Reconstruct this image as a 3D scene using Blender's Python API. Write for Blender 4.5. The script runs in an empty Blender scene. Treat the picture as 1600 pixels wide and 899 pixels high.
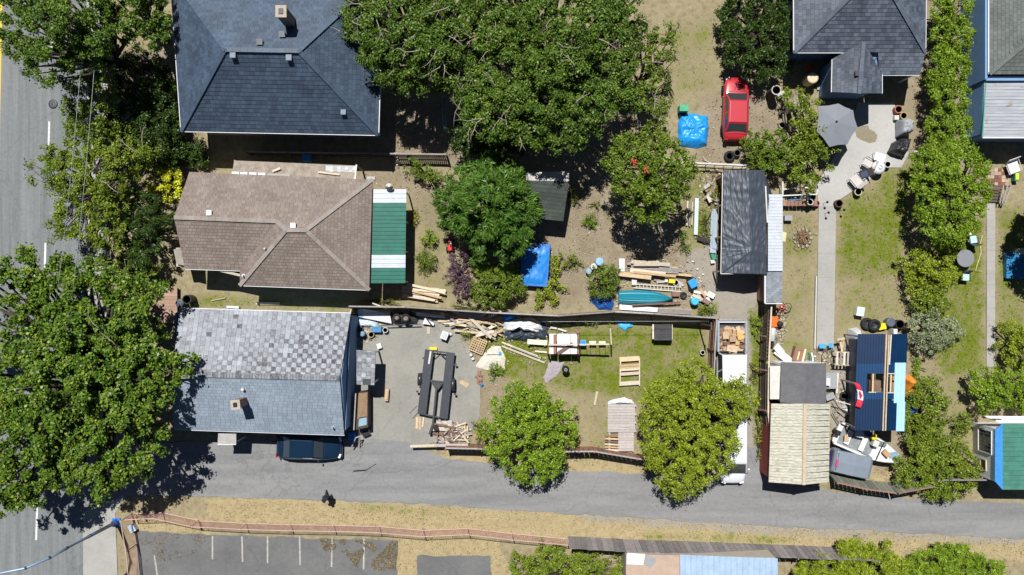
import bpy, bmesh, math, random
import numpy as np
from mathutils import Vector, Matrix, noise as mnoise

# ------------------------------------------------------------------ camera, sky, sun, exposure
scene = bpy.context.scene
COL = scene.collection
R = math.radians
CAM_H = 55.0          # drone height, metres
PPM = 22.5            # photograph pixels per metre on the ground
cam = bpy.data.objects.new('camera', bpy.data.cameras.new('camera'))
COL.objects.link(cam)
cam.location = (0, 0, CAM_H)
cam.data.sensor_width = 36.0
cam.data.lens = 36.0 * CAM_H / (1600 / PPM)
cam.data.clip_end = 2000
scene.camera = cam
SHX, SHY = 0.13, 0.48                      # shadow drift per metre of height (right, down)
sun_dir = Vector((-SHX, SHY, 1.0)).normalized()
elev = math.asin(sun_dir.z)
world = bpy.data.worlds.new('World')
scene.world = world
world.use_nodes = True
wn = world.node_tree.nodes; wl = world.node_tree.links
sky = wn.new('ShaderNodeTexSky'); sky.sky_type = 'NISHITA'; sky.sun_disc = False
sky.sun_elevation = elev; sky.sun_rotation = math.atan2(sun_dir.x, sun_dir.y)
sky.air_density = 0.5; sky.dust_density = 0.1; sky.ozone_density = 1.5
wl.new(sky.outputs[0], wn['Background'].inputs[0])
wn['Background'].inputs[1].default_value = 0.05
sun = bpy.data.objects.new('sun', bpy.data.lights.new('sun', 'SUN'))
COL.objects.link(sun)
sun.data.energy = 5.0; sun.data.angle = R(0.5); sun.data.color = (1.0, 0.975, 0.93)
sun.rotation_euler = sun_dir.to_track_quat('Z', 'Y').to_euler()
scene.view_settings.view_transform = 'Standard'
scene.view_settings.look = 'None'
scene.view_settings.exposure = 0.27
scene.view_settings.gamma = 1.0
scene.view_settings.use_curve_mapping = False

# ------------------------------------------------------------------ helpers
rng = np.random.default_rng(7)
rnd = random.Random(11)
def W(px, py, z=0.0):
    """ground-plan position of something at height z that the photograph shows at (px, py)"""
    k = (CAM_H - z) / CAM_H / PPM
    return Vector(((px - 800) * k, (449.5 - py) * k, z))
def M(px): return px / PPM
def nz(x, y, z=0.0): return mnoise.noise(Vector((x, y, z)))

INV = {}
def tag(o, label=None, cat=None, group=None, kind=None):
    if label: o['label'] = label
    if cat: o['category'] = cat
    if group: o['group'] = group
    if kind: o['kind'] = kind
    return o
def thing(name, label, cat, loc=(0, 0, 0), rz=0.0, group=None):
    o = bpy.data.objects.new(name, None); COL.objects.link(o)
    o.empty_display_size = 0.2
    o.location = loc; o.rotation_euler = (0, 0, rz)
    INV[o] = (Matrix.Translation(Vector(loc)) @ Matrix.Rotation(rz, 4, 'Z')).inverted()
    return tag(o, label, cat, group)
def rootof(o):
    while o.parent: o = o.parent
    return o

class MB:
    def __init__(s): s.v = []; s.f = []; s.val = []
    def add(s, vs, fs, val=None):
        o = len(s.v); s.v += [tuple(v) for v in vs]
        s.f += [tuple(i + o for i in f) for f in fs]
        if val is not None: s.val += [val] * len(fs)
        return s
    def hexa(s, b, t):
        return s.add(list(b) + list(t), [(3, 2, 1, 0), (4, 5, 6, 7), (0, 1, 5, 4), (1, 2, 6, 5), (2, 3, 7, 6), (3, 0, 4, 7)])
    def box(s, c, d, rz=0.0, rx=0.0, ry=0.0, taper=1.0):
        m = Matrix.Rotation(rz, 3, 'Z') @ Matrix.Rotation(ry, 3, 'Y') @ Matrix.Rotation(rx, 3, 'X')
        c = Vector(c); x, y, z = d[0] / 2, d[1] / 2, d[2] / 2
        b = [c + m @ Vector(p) for p in ((-x, -y, -z), (x, -y, -z), (x, y, -z), (-x, y, -z))]
        t = [c + m @ Vector((p[0] * taper, p[1] * taper, z)) for p in ((-x, -y), (x, -y), (x, y), (-x, y))]
        return s.hexa(b, t)
    def bar(s, a, b, w, h):
        a, b = Vector(a), Vector(b); d = b - a
        if d.length < 1e-6: return s
        q = d.to_track_quat('X', 'Z').to_matrix(); L = d.length / 2; c = (a + b) / 2
        pts = [c + q @ Vector(p) for p in ((-L, -w/2, -h/2), (L, -w/2, -h/2), (L, w/2, -h/2), (-L, w/2, -h/2),
                                           (-L, -w/2, h/2), (L, -w/2, h/2), (L, w/2, h/2), (-L, w/2, h/2))]
        return s.hexa(pts[:4], pts[4:])
    def prism(s, top, depth):
        n = len(top); bot = [Vector(p) - Vector((0, 0, depth)) for p in top]
        fs = [tuple(range(n)), tuple(range(2 * n - 1, n - 1, -1))]
        fs += [(i, i + n, (i + 1) % n + n, (i + 1) % n) for i in range(n)]
        return s.add(list(top) + bot, fs)
    def tube(s, pts, r, n=8, caps=True):
        pts = [Vector(p) for p in pts]; m = len(pts)
        rs = r if isinstance(r, (list, tuple)) else [r] * m
        vs = []
        for i, p in enumerate(pts):
            d = (pts[min(i + 1, m - 1)] - pts[max(i - 1, 0)])
            q = d.to_track_quat('Z', 'Y').to_matrix()
            for k in range(n):
                a = 2 * math.pi * k / n
                vs.append(p + q @ Vector((math.cos(a) * rs[i], math.sin(a) * rs[i], 0)))
        fs = [(i * n + k, i * n + (k + 1) % n, (i + 1) * n + (k + 1) % n, (i + 1) * n + k) for i in range(m - 1) for k in range(n)]
        if caps: fs += [tuple(range(n - 1, -1, -1)), tuple(range((m - 1) * n, m * n))]
        return s.add(vs, fs)
    def lathe(s, c, prof, n=18, m=None):
        c = Vector(c); vs = []; k = len(prof); m = m or Matrix.Identity(3)
        for r, z in prof:
            for j in range(n):
                a = 2 * math.pi * j / n
                vs.append(c + m @ Vector((r * math.cos(a), r * math.sin(a), z)))
        fs = [(i * n + j, i * n + (j + 1) % n, (i + 1) * n + (j + 1) % n, (i + 1) * n + j) for i in range(k - 1) for j in range(n)]
        if prof[0][0] > 1e-4: fs.append(tuple(range(n - 1, -1, -1)))
        if prof[-1][0] > 1e-4: fs.append(tuple(range((k - 1) * n, k * n)))
        return s.add(vs, fs)
    def grid(s, P, flip=False):
        m, n = len(P), len(P[0]); vs = [p for row in P for p in row]
        fs = [(i * n + j, i * n + j + 1, (i + 1) * n + j + 1, (i + 1) * n + j) for i in range(m - 1) for j in range(n - 1)]
        if flip: fs = [f[::-1] for f in fs]
        return s.add(vs, fs)
    def build(s, name, mat, parent=None, smooth=False, world=True, kind=None, bevel=0.0, label=None, cat=None, group=None, solid=0.0, sub=0):
        vs = s.v; loc = None
        if parent is not None:
            if world and rootof(parent) in INV:
                m = INV[rootof(parent)]; vs = [tuple(m @ Vector(v)) for v in vs]
        else:
            a = np.array(vs); loc = ((a[:, 0].min() + a[:, 0].max()) / 2, (a[:, 1].min() + a[:, 1].max()) / 2, a[:, 2].min())
            vs = (a - np.array(loc)).tolist()
        me = bpy.data.meshes.new(name); me.from_pydata(vs, [], s.f); me.update()
        if s.val and len(s.val) == len(me.polygons):
            at = me.attributes.new('val', 'FLOAT', 'FACE'); at.data.foreach_set('value', s.val)
        o = bpy.data.objects.new(name, me); COL.objects.link(o)
        if loc: o.location = loc
        if parent is not None: o.parent = parent
        if mat: me.materials.append(mat)
        if smooth: me.polygons.foreach_set('use_smooth', [True] * len(me.polygons))
        if solid:
            md = o.modifiers.new('solid', 'SOLIDIFY'); md.thickness = solid; md.offset = -1
        if bevel:
            md = o.modifiers.new('bevel', 'BEVEL'); md.width = bevel; md.segments = 2; md.limit_method = 'ANGLE'
        if sub:
            md = o.modifiers.new('sub', 'SUBSURF'); md.levels = sub; md.render_levels = sub
        return tag(o, label, cat, group, kind)

UNIT = {}
def unit_mesh(mat, variant=0):
    key = (mat.name, variant)
    if key not in UNIT:
        m = MB().box((0, 0, 0), (1, 1, 1)); me = bpy.data.meshes.new('piece'); me.from_pydata(m.v, [], m.f)
        me.materials.append(mat); UNIT[key] = me
    return UNIT[key]
def piece(name, parent, mat, c, d, rz=0.0, rx=0.0, ry=0.0, label=None):
    """a box-shaped piece (board, plank, brick); alike pieces share one mesh; c in world space"""
    o = bpy.data.objects.new(name, unit_mesh(mat)); COL.objects.link(o); o.parent = parent
    m = Matrix.Translation(Vector(c)) @ Matrix.Rotation(rz, 4, 'Z') @ Matrix.Rotation(ry, 4, 'Y') @ Matrix.Rotation(rx, 4, 'X')
    r = rootof(parent)
    m = (INV[r] if r in INV else r.matrix_basis.inverted()) @ m
    if parent is not r and parent.type == 'MESH': m = parent.matrix_basis.inverted() @ m
    o.matrix_basis = m @ Matrix.Diagonal((d[0], d[1], d[2], 1))
    return tag(o, label)
def pbar(name, parent, mat, a, b, w, h, label=None):
    a, b = Vector(a), Vector(b); d = b - a; L = max(d.length, 1e-3)
    rz = math.atan2(d.y, d.x); ry = -math.asin(max(-1, min(1, d.z / L)))
    return piece(name, parent, mat, (a + b) / 2, (L, w, h), rz, 0, ry, label)
def copy_tree(root, loc, rz, label=None, group=None, scale=1.0):
    r = root.copy(); COL.objects.link(r); r.location = loc; r.rotation_euler = (0, 0, rz); r.scale = (scale,) * 3
    if label: r['label'] = label
    if group: r['group'] = group
    for ch in list(root.children):
        c = ch.copy(); COL.objects.link(c); c.parent = r
        for g in list(ch.children):
            d = g.copy(); COL.objects.link(d); d.parent = c
    return r

# ------------------------------------------------------------------ materials
def newmat(name):
    m = bpy.data.materials.new(name); m.use_nodes = True
    nt = m.node_tree; b = nt.nodes['Principled BSDF']
    return m, nt, b
def c4(c): return (c[0], c[1], c[2], 1.0)
def noise_node(nt, scale, detail=5, rough=0.6, coord=None, stretch=None):
    n = nt.nodes.new('ShaderNodeTexNoise'); n.inputs['Scale'].default_value = scale
    n.inputs['Detail'].default_value = detail; n.inputs['Roughness'].default_value = rough
    g = coord or nt.nodes.new('ShaderNodeNewGeometry').outputs['Position']
    if stretch:
        mp = nt.nodes.new('ShaderNodeMapping'); mp.inputs['Scale'].default_value = stretch
        nt.links.new(g, mp.inputs[0]); g = mp.outputs[0]
    nt.links.new(g, n.inputs['Vector'])
    return n.outputs['Fac']
def ramp(nt, fac, stops):
    r = nt.nodes.new('ShaderNodeValToRGB'); e = r.color_ramp.elements
    while len(e) < len(stops): e.new(0.5)
    for i, (p, c) in enumerate(stops): e[i].position = p; e[i].color = c4(c)
    if fac is not None: nt.links.new(fac, r.inputs[0])
    return r.outputs[0]
def mixc(nt, fac, a, b, mode='MIX'):
    m = nt.nodes.new('ShaderNodeMix'); m.data_type = 'RGBA'; m.blend_type = mode
    if isinstance(fac, (int, float)): m.inputs[0].default_value = fac
    else: nt.links.new(fac, m.inputs[0])
    for s, x in ((6, a), (7, b)):
        if isinstance(x, tuple): m.inputs[s].default_value = c4(x)
        else: nt.links.new(x, m.inputs[s])
    return m.outputs[2]
def math_n(nt, op, a, b=None, clamp=False):
    m = nt.nodes.new('ShaderNodeMath'); m.operation = op; m.use_clamp = clamp
    for i, x in enumerate((a, b)):
        if x is None: continue
        if isinstance(x, (int, float)): m.inputs[i].default_value = x
        else: nt.links.new(x, m.inputs[i])
    return m.outputs[0]
def bump(nt, b, h, dist=0.02, strength=0.6):
    n = nt.nodes.new('ShaderNodeBump'); n.inputs['Distance'].default_value = dist; n.inputs['Strength'].default_value = strength
    nt.links.new(h, n.inputs['Height']); nt.links.new(n.outputs[0], b.inputs['Normal'])
MATS = {}
def mat(name, col, rough=0.8, var=0.25, scale=2.5, metal=0.0, spec=0.35, objvar=0.0, col2=None, bmp=0.0, coat=0.0, fine=18.0):
    if name in MATS: return MATS[name]
    m, nt, b = newmat(name)
    col2 = col2 or tuple(x * (1 - var) for x in col)
    f = math_n(nt, 'MULTIPLY', math_n(nt, 'ADD', noise_node(nt, scale, 6, 0.65), noise_node(nt, fine, 3, 0.6)), 0.5)
    c = ramp(nt, f, [(0.36, col2), (0.62, tuple(min(1, x * (1 + var * 0.4)) for x in col))])
    if objvar:
        oi = nt.nodes.new('ShaderNodeObjectInfo'); h = nt.nodes.new('ShaderNodeHueSaturation')
        mr = nt.nodes.new('ShaderNodeMapRange'); mr.inputs[3].default_value = 1 - objvar; mr.inputs[4].default_value = 1 + objvar * 0.7
        nt.links.new(oi.outputs['Random'], mr.inputs[0]); nt.links.new(mr.outputs[0], h.inputs['Value'])
        mr2 = nt.nodes.new('ShaderNodeMapRange'); mr2.inputs[3].default_value = 1 - objvar * 0.6; mr2.inputs[4].default_value = 1 + objvar * 0.6
        mm = math_n(nt, 'FRACT', math_n(nt, 'MULTIPLY', oi.outputs['Random'], 7.31))
        nt.links.new(mm, mr2.inputs[0]); nt.links.new(mr2.outputs[0], h.inputs['Saturation'])
        nt.links.new(c, h.inputs['Color']); c = h.outputs[0]
    nt.links.new(c, b.inputs['Base Color'])
    b.inputs['Roughness'].default_value = rough; b.inputs['Metallic'].default_value = metal
    b.inputs['Specular IOR Level'].default_value = spec
    if coat: b.inputs['Coat Weight'].default_value = coat; b.inputs['Coat Roughness'].default_value = 0.08
    if bmp: bump(nt, b, f, bmp, 0.7)
    MATS[name] = m
    return m
def glass_mat(name, col=(0.02, 0.03, 0.04), rough=0.05):
    if name in MATS: return MATS[name]
    m, nt, b = newmat(name)
    b.inputs['Base Color'].default_value = c4(col); b.inputs['Roughness'].default_value = rough
    b.inputs['Specular IOR Level'].default_value = 0.8; b.inputs['Coat Weight'].default_value = 0.5
    MATS[name] = m
    return m
def shingle_mat(name, dark, light, rough=0.75, spec=0.4, grain=60.0, stain=0.25, lichen=0.0):
    m, nt, b = newmat(name)
    a = nt.nodes.new('ShaderNodeAttribute'); a.attribute_name = 'val'
    c = ramp(nt, a.outputs['Fac'], [(0.0, dark), (1.0, light)])
    if lichen:
        c = mixc(nt, ramp(nt, noise_node(nt, 6.5, 6, 0.75), [(0.46, (0, 0, 0)), (0.60, (lichen,) * 3)]), c, light)
        c = mixc(nt, ramp(nt, noise_node(nt, 4.2, 6, 0.75), [(0.50, (0, 0, 0)), (0.64, (lichen * 0.8,) * 3)]), c, dark)
    g = ramp(nt, noise_node(nt, grain, 2), [(0.3, (0.7, 0.7, 0.7)), (0.7, (1.2, 1.2, 1.2))])
    c = mixc(nt, 0.6, c, g, 'MULTIPLY')
    s = ramp(nt, noise_node(nt, 0.7, 6, 0.7), [(0.35, (1 - stain,) * 3), (0.65, (1, 1, 1))])
    c = mixc(nt, 1.0, c, s, 'MULTIPLY')
    nt.links.new(c, b.inputs['Base Color']); b.inputs['Roughness'].default_value = rough
    b.inputs['Specular IOR Level'].default_value = spec
    return m
def leaf_mat(name, cols, trans=0.16, rough=0.42, spec=0.28, patch=0.8, gain=1.35):
    cols = [(c[0] * gain, c[1] * gain, c[2] * gain * (0.5 if gain > 1.2 and c[2] < 0.5 * c[1] else 1.0)) for c in cols]
    if gain > 1.2:
        cols = [tuple(x * (0.72 + 0.6 * i / (len(cols) - 1)) for x in c) for i, c in enumerate(cols)]
    m, nt, b = newmat(name)
    g = nt.nodes.new('ShaderNodeNewGeometry')
    f = math_n(nt, 'ADD', math_n(nt, 'MULTIPLY', g.outputs['Random Per Island'], 0.42), math_n(nt, 'MULTIPLY', math_n(nt, 'ADD', noise_node(nt, patch, 3), noise_node(nt, 3.2, 3)), 0.29))
    n = len(cols)
    c = ramp(nt, f, [(0.2 + 0.6 * i / (n - 1), cc) for i, cc in enumerate(cols)])
    nt.links.new(c, b.inputs['Base Color']); b.inputs['Roughness'].default_value = rough
    b.inputs['Specular IOR Level'].default_value = spec
    t = nt.nodes.new('ShaderNodeBsdfTranslucent')
    ht = nt.nodes.new('ShaderNodeHueSaturation'); ht.inputs['Value'].default_value = 1.15; ht.inputs['Hue'].default_value = 0.49
    nt.links.new(c, ht.inputs['Color']); nt.links.new(ht.outputs[0], t.inputs[0])
    mx = nt.nodes.new('ShaderNodeMixShader'); mx.inputs[0].default_value = trans
    nt.links.new(b.outputs[0], mx.inputs[1]); nt.links.new(t.outputs[0], mx.inputs[2])
    nt.links.new(mx.outputs[0], nt.nodes['Material Output'].inputs[0])
    return m

WOODS = dict(
    fresh=mat('wood_fresh', (0.56, 0.41, 0.25), 0.75, 0.25, 5, objvar=0.25),
    pale=mat('wood_pale', (0.60, 0.52, 0.41), 0.8, 0.22, 5, objvar=0.25),
    grey=mat('wood_grey', (0.34, 0.31, 0.29), 0.85, 0.3, 4, objvar=0.3),
    dark=mat('wood_dark', (0.10, 0.075, 0.06), 0.85, 0.3, 4, objvar=0.3),
    brown=mat('wood_brown', (0.22, 0.13, 0.10), 0.8, 0.3, 4, objvar=0.25),
    red=mat('wood_redbrown', (0.30, 0.16, 0.12), 0.8, 0.25, 4, objvar=0.22),
    deck=mat('wood_deck', (0.44, 0.40, 0.385), 0.85, 0.2, 4, objvar=0.12),
    weath=mat('wood_weathered', (0.26, 0.235, 0.235), 0.9, 0.35, 3, objvar=0.3),
)
PLY = mat('plywood', (0.50, 0.36, 0.22), 0.7, 0.2, 4)
WHITE = mat('white_paint', (0.66, 0.67, 0.68), 0.5, 0.08, 3)
OFFW = mat('off_white', (0.56, 0.55, 0.52), 0.6, 0.15, 4)
CREAM = mat('cream', (0.70, 0.66, 0.50), 0.6, 0.12, 4)
BLACK = mat('black_plastic', (0.018, 0.018, 0.02), 0.45, 0.2, 4)
RUBBER = mat('tyre_rubber', (0.022, 0.022, 0.023), 0.85, 0.3, 6)
DKMETAL = mat('dark_metal', (0.055, 0.06, 0.068), 0.5, 0.3, 4, metal=0.3, spec=0.5)
STEEL = mat('steel', (0.45, 0.47, 0.50), 0.35, 0.2, 4, metal=0.8)
GREYP = mat('grey_plastic', (0.30, 0.31, 0.33), 0.55, 0.15, 4)
BLUE = mat('blue_plastic', (0.02, 0.20, 0.62), 0.45, 0.15, 4)
LBLUE = mat('light_blue_plastic', (0.05, 0.36, 0.70), 0.5, 0.15, 4)
YELLOW = mat('yellow_plastic', (0.75, 0.58, 0.02), 0.5, 0.1, 4)
ORANGE = mat('orange_paint', (0.72, 0.14, 0.02), 0.5, 0.15, 4)
REDP = mat('red_paint', (0.55, 0.025, 0.03), 0.4, 0.15, 4)
GREENP = mat('green_plastic', (0.03, 0.25, 0.14), 0.5, 0.15, 4)
TERRA = mat('terracotta', (0.38, 0.15, 0.09), 0.8, 0.2, 5)
TIN = mat('galvanised', (0.50, 0.57, 0.66), 0.45, 0.15, 3, metal=0.35)
GLASS = glass_mat('dark_glass')
CARD = mat('cardboard', (0.46, 0.31, 0.19), 0.8, 0.15, 5, objvar=0.25)
BRICK = mat('brick_red', (0.32, 0.17, 0.12), 0.85, 0.3, 8, objvar=0.25)

# ------------------------------------------------------------------ ground
def inside(poly, X, Y):
    r = np.zeros(X.shape, bool); n = len(poly)
    for i in range(n):
        x1, y1 = poly[i]; x2, y2 = poly[(i + 1) % n]
        if y1 == y2: continue
        c = ((Y < y1) != (Y < y2)) & (X < (x2 - x1) * (Y - y1) / (y2 - y1) + x1)
        r ^= c
    return r
def edge_dist(poly, X, Y):
    d = np.full(X.shape, 1e9); n = len(poly)
    for i in range(n):
        x1, y1 = poly[i]; x2, y2 = poly[(i + 1) % n]
        dx, dy = x2 - x1, y2 - y1; L = dx * dx + dy * dy + 1e-9
        t = np.clip(((X - x1) * dx + (Y - y1) * dy) / L, 0, 1)
        d = np.minimum(d, np.hypot(X - x1 - t * dx, Y - y1 - t * dy))
    return d
def weight(poly, X, Y, feather):
    d = edge_dist(poly, X, Y); s = np.where(inside(poly, X, Y), d, -d)
    return np.clip(s / feather * 0.5 + 0.5, 0, 1)
# cover by kind, photograph pixels on the ground plane: (kind, polygon, feather, strength)
ZONES = [
    ('g', [(1306, 305), (1345, 300), (1400, 255), (1440, 250), (1430, 330), (1420, 400), (1425, 440), (1400, 440), (1370, 450), (1306, 440)], 18, 0.68),
    ('g', [(1306, 430), (1425, 430), (1425, 520), (1306, 520)], 20, 0.45),
    ('g', [(1222, 330), (1278, 330), (1278, 420), (1222, 400)], 14, 0.55),
    ('g', [(1222, 400), (1278, 400), (1278, 565), (1200, 565)], 16, 0.38),
    ('g', [(1425, 400), (1542, 330), (1542, 580), (1470, 600), (1440, 520)], 16, 0.72),
    ('g', [(1470, 590), (1540, 590), (1525, 700), (1460, 720)], 18, 0.45),
    ('g', [(1554, 320), (1640, 320), (1640, 600), (1554, 600)], 14, 0.6),
    ('g', [(752, 505), (1108, 500), (1110, 600), (1000, 640), (910, 620), (800, 600), (760, 580)], 16, 0.66),
    ('g', [(800, 580), (1000, 560), (1010, 720), (890, 725), (900, 640)], 30, 0.4),
    ('g', [(752, 530), (800, 505), (860, 508), (850, 545), (790, 590), (762, 580)], 10, 0.85),
    ('g', [(960, 505), (1100, 502), (1105, 560), (1000, 555)], 18, 0.72),
    ('g', [(640, 300), (700, 300), (720, 470), (640, 470)], 18, 0.4),
    ('g', [(1030, 40), (1130, 0), (1135, 150), (1040, 170)], 26, 0.42),
    ('g', [(860, 360), (900, 340), (960, 470), (850, 480)], 30, 0.25),
    ('g', [(1060, 290), (1120, 250), (1125, 380), (1070, 400)], 14, 0.6),
    ('g', [(1085, 470), (1125, 470), (1125, 500), (1085, 500)], 8, 0.7),
    ('g', [(1168, 480), (1200, 480), (1198, 760), (1176, 700), (1172, 560)], 6, 0.75),
    ('g', [(280, 455), (560, 462), (560, 490), (280, 482)], 8, 0.5),
    ('g', [(560, 785), (720, 795), (720, 812), (560, 802)], 12, 0.55),
    ('g', [(1000, 828), (1260, 838), (1240, 852), (1000, 846)], 9, 0.6),
    ('d', [(860, 268), (960, 258), (960, 420), (960, 480), (850, 480), (820, 350)], 20, 0.9),
    ('d', [(600, 150), (1000, 150), (1000, 262), (600, 262)], 20, 0.9),
    ('d', [(1095, 150), (1250, 130), (1250, 262), (1085, 262)], 16, 0.9),
    ('d', [(630, 290), (680, 280), (690, 330), (690, 450), (668, 360), (650, 330)], 12, 0.8),
    ('d', [(960, 330), (1060, 330), (1080, 420), (960, 480), (1130, 480), (940, 420)], 14, 0.8),
    ('d', [(560, 255), (660, 255), (660, 300), (560, 300)], 12, 0.7),
    ('d', [(170, 80), (300, 80), (300, 275), (170, 275)], 10, 0.9),
    ('d', [(1400, 120), (1450, 120), (1450, 260), (1400, 300)], 8, 0.6),
    ('d', [(1440, 0), (1530, 0), (1530, 380), (1440, 380)], 8, 0.9),
    ('d', [(738, 580), (800, 585), (780, 680), (740, 660)], 12, 0.6),
    ('d', [(1390, 590), (1470, 560), (1460, 780), (1300, 760)], 18, 0.6),
    ('s', [(360, 776), (540, 780), (1000, 806), (1600, 838), (1640, 880), (1200, 862), (880, 846), (600, 825), (330, 815), (320, 785)], 8, 1.0),
    ('s', [(610, 835), (780, 840), (800, 920), (610, 920)], 6, 1.0),
    ('s', [(690, 700), (1005, 722), (1005, 742), (880, 738), (690, 718)], 5, 1.0),
    ('s', [(1250, 735), (1420, 735), (1420, 760), (1300, 760)], 10, 0.8),
    ('s', [(205, 805), (330, 812), (330, 850), (260, 870), (215, 899)], 6, 0.8),
    ('v', [(1118, 395), (1190, 400), (1182, 520), (1192, 760), (1120, 760), (1112, 520), (1080, 410)], 10, 1.0),
    ('v', [(1296, 545), (1345, 522), (1340, 700), (1298, 705)], 6, 0.95),
    ('v', [(900, 800), (1000, 808), (1200, 820), (1400, 830), (1600, 840), (1600, 852), (1400, 842), (1230, 838), (1000, 822), (900, 812)], 8, 0.9),
    ('v', [(545, 780), (700, 788), (850, 799), (850, 804), (700, 794), (545, 786)], 4, 0.8),
    ('v', [(1060, 385), (1125, 380), (1125, 430), (1070, 430)], 12, 0.8),
]
axis_x = np.concatenate([np.linspace(-420, -42, 22)[:-1], np.arange(-42, 42.01, 0.3), np.linspace(42, 420, 22)[1:]])
axis_y = np.concatenate([np.linspace(-420, -26, 22)[:-1], np.arange(-26, 26.01, 0.3), np.linspace(26, 420, 22)[1:]])
GX, GY = np.meshgrid(axis_x, axis_y)
PXg, PYg = GX * PPM + 800, 449.5 - GY * PPM
def zone_weights(PX, PY):
    w = {k: np.zeros(PX.shape) for k in 'gdsv'}
    for k, poly, fe, st in ZONES:
        w[k] = np.maximum(w[k], weight(poly, PX, PY, fe) * st)
    return w
zw = zone_weights(PXg, PYg)
GZ = 0.015 * np.sin(GX * 1.7 + GY * 0.6) + 0.012 * np.sin(GY * 2.3 - GX * 0.9) - 0.035
me = bpy.data.meshes.new('ground')
nyg, nxg = GX.shape
vs = np.stack([GX, GY, GZ], -1).reshape(-1, 3)
idx = np.arange(nxg * nyg).reshape(nyg, nxg)
fs = np.stack([idx[:-1, :-1], idx[:-1, 1:], idx[1:, 1:], idx[1:, :-1]], -1).reshape(-1, 4)
me.from_pydata(vs.tolist(), [], fs.tolist())
ca = me.color_attributes.new('cover', 'FLOAT_COLOR', 'POINT')
ca.data.foreach_set('color', np.stack([zw['g'], zw['d'], zw['s'], zw['v']], -1).reshape(-1).astype(np.float32))
m, nt, b = newmat('ground_cover')
at = nt.nodes.new('ShaderNodeAttribute'); at.attribute_name = 'cover'
sp = nt.nodes.new('ShaderNodeSeparateColor'); nt.links.new(at.outputs['Color'], sp.inputs[0])
n_big = noise_node(nt, 0.55, 6, 0.7); n_mid = noise_node(nt, 2.2, 8, 0.75); n_fine = noise_node(nt, 16, 4, 0.7); n_vf = noise_node(nt, 55, 2, 0.6)
def wmask(w, a=0.5):
    s = math_n(nt, 'ADD', math_n(nt, 'MULTIPLY', math_n(nt, 'SUBTRACT', math_n(nt, 'ADD', math_n(nt, 'ADD', math_n(nt, 'MULTIPLY', n_big, 0.35), math_n(nt, 'MULTIPLY', n_mid, 0.4)), math_n(nt, 'MULTIPLY', n_fine, 0.3)), 0.53), 3.2), w)
    r = nt.nodes.new('ShaderNodeMapRange'); r.inputs[1].default_value = a - 0.22; r.inputs[2].default_value = a + 0.22
    nt.links.new(s, r.inputs[0]); return r.outputs[0]
base = ramp(nt, n_mid, [(0.30, (0.20, 0.165, 0.095)), (0.5, (0.32, 0.27, 0.165)), (0.7, (0.41, 0.355, 0.23))])
green = ramp(nt, n_fine, [(0.25, (0.06, 0.095, 0.006)), (0.5, (0.135, 0.18, 0.012)), (0.8, (0.29, 0.285, 0.055))])
dirt = ramp(nt, math_n(nt, 'ADD', math_n(nt, 'MULTIPLY', n_big, 0.5), math_n(nt, 'MULTIPLY', n_fine, 0.5)), [(0.3, (0.15, 0.115, 0.08)), (0.5, (0.285, 0.235, 0.165)), (0.72, (0.46, 0.40, 0.30))])
straw = ramp(nt, math_n(nt, 'ADD', math_n(nt, 'MULTIPLY', n_mid, 0.5), math_n(nt, 'MULTIPLY', n_vf, 0.5)), [(0.32, (0.24, 0.175, 0.09)), (0.5, (0.42, 0.34, 0.19)), (0.7, (0.52, 0.44, 0.27))])
grav = ramp(nt, math_n(nt, 'ADD', math_n(nt, 'MULTIPLY', n_mid, 0.35), math_n(nt, 'MULTIPLY', n_vf, 0.65)), [(0.3, (0.20, 0.18, 0.15)), (0.5, (0.34, 0.31, 0.26)), (0.72, (0.46, 0.42, 0.36))])
c = mixc(nt, wmask(sp.outputs[1]), base, dirt)
c = mixc(nt, wmask(sp.outputs[2]), c, straw)
c = mixc(nt, wmask(at.outputs['Alpha']), c, grav)
c = mixc(nt, wmask(sp.outputs[0], 0.55), c, green)
nt.links.new(c, b.inputs['Base Color']); b.inputs['Roughness'].default_value = 0.95; b.inputs['Specular IOR Level'].default_value = 0.1
bump(nt, b, math_n(nt, 'ADD', n_fine, n_vf), 0.05, 0.8)
me.materials.append(m)
me.polygons.foreach_set('use_smooth', [True] * len(me.polygons))
go = bpy.data.objects.new('ground', me); COL.objects.link(go); tag(go, kind='structure')

# ------------------------------------------------------------------ paved sheets
def ragged(poly, amp, step=7.0):
    out = []
    for i in range(len(poly)):
        (x0, y0), (x1, y1) = poly[i], poly[(i + 1) % len(poly)]; L = math.hypot(x1 - x0, y1 - y0); n = max(1, int(L / step)) if L < 1400 else 1
        for k in range(n):
            t = k / n; x, y = x0 + (x1 - x0) * t, y0 + (y1 - y0) * t
            a = amp * (1.4 * nz(x * .03, y * .03, 5) + nz(x * .11, y * .11, 2) + .6 * nz(x * .4, y * .4, 8)) if 0 < k else 0
            dx, dy = (x1 - x0) / L, (y1 - y0) / L
            out.append((x - dy * a, y + dx * a))
    return out
def sheet(name, poly, mt, z, parent=None, kind='structure', thick=0.0, rag=0.0):
    if rag: poly = ragged(poly, rag)
    b = MB(); pts = [W(x, y) + Vector((0, 0, z)) for x, y in poly]
    if thick: b.prism(pts, thick)
    else: b.add(pts, [tuple(range(len(pts)))])
    o = b.build(name, mt, parent)
    if parent is None: tag(o, kind=kind)
    return o
def fix_up(o):
    bm = bmesh.new(); bm.from_mesh(o.data); bmesh.ops.recalc_face_normals(bm, faces=bm.faces)
    bm.to_mesh(o.data); bm.free()
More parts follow.
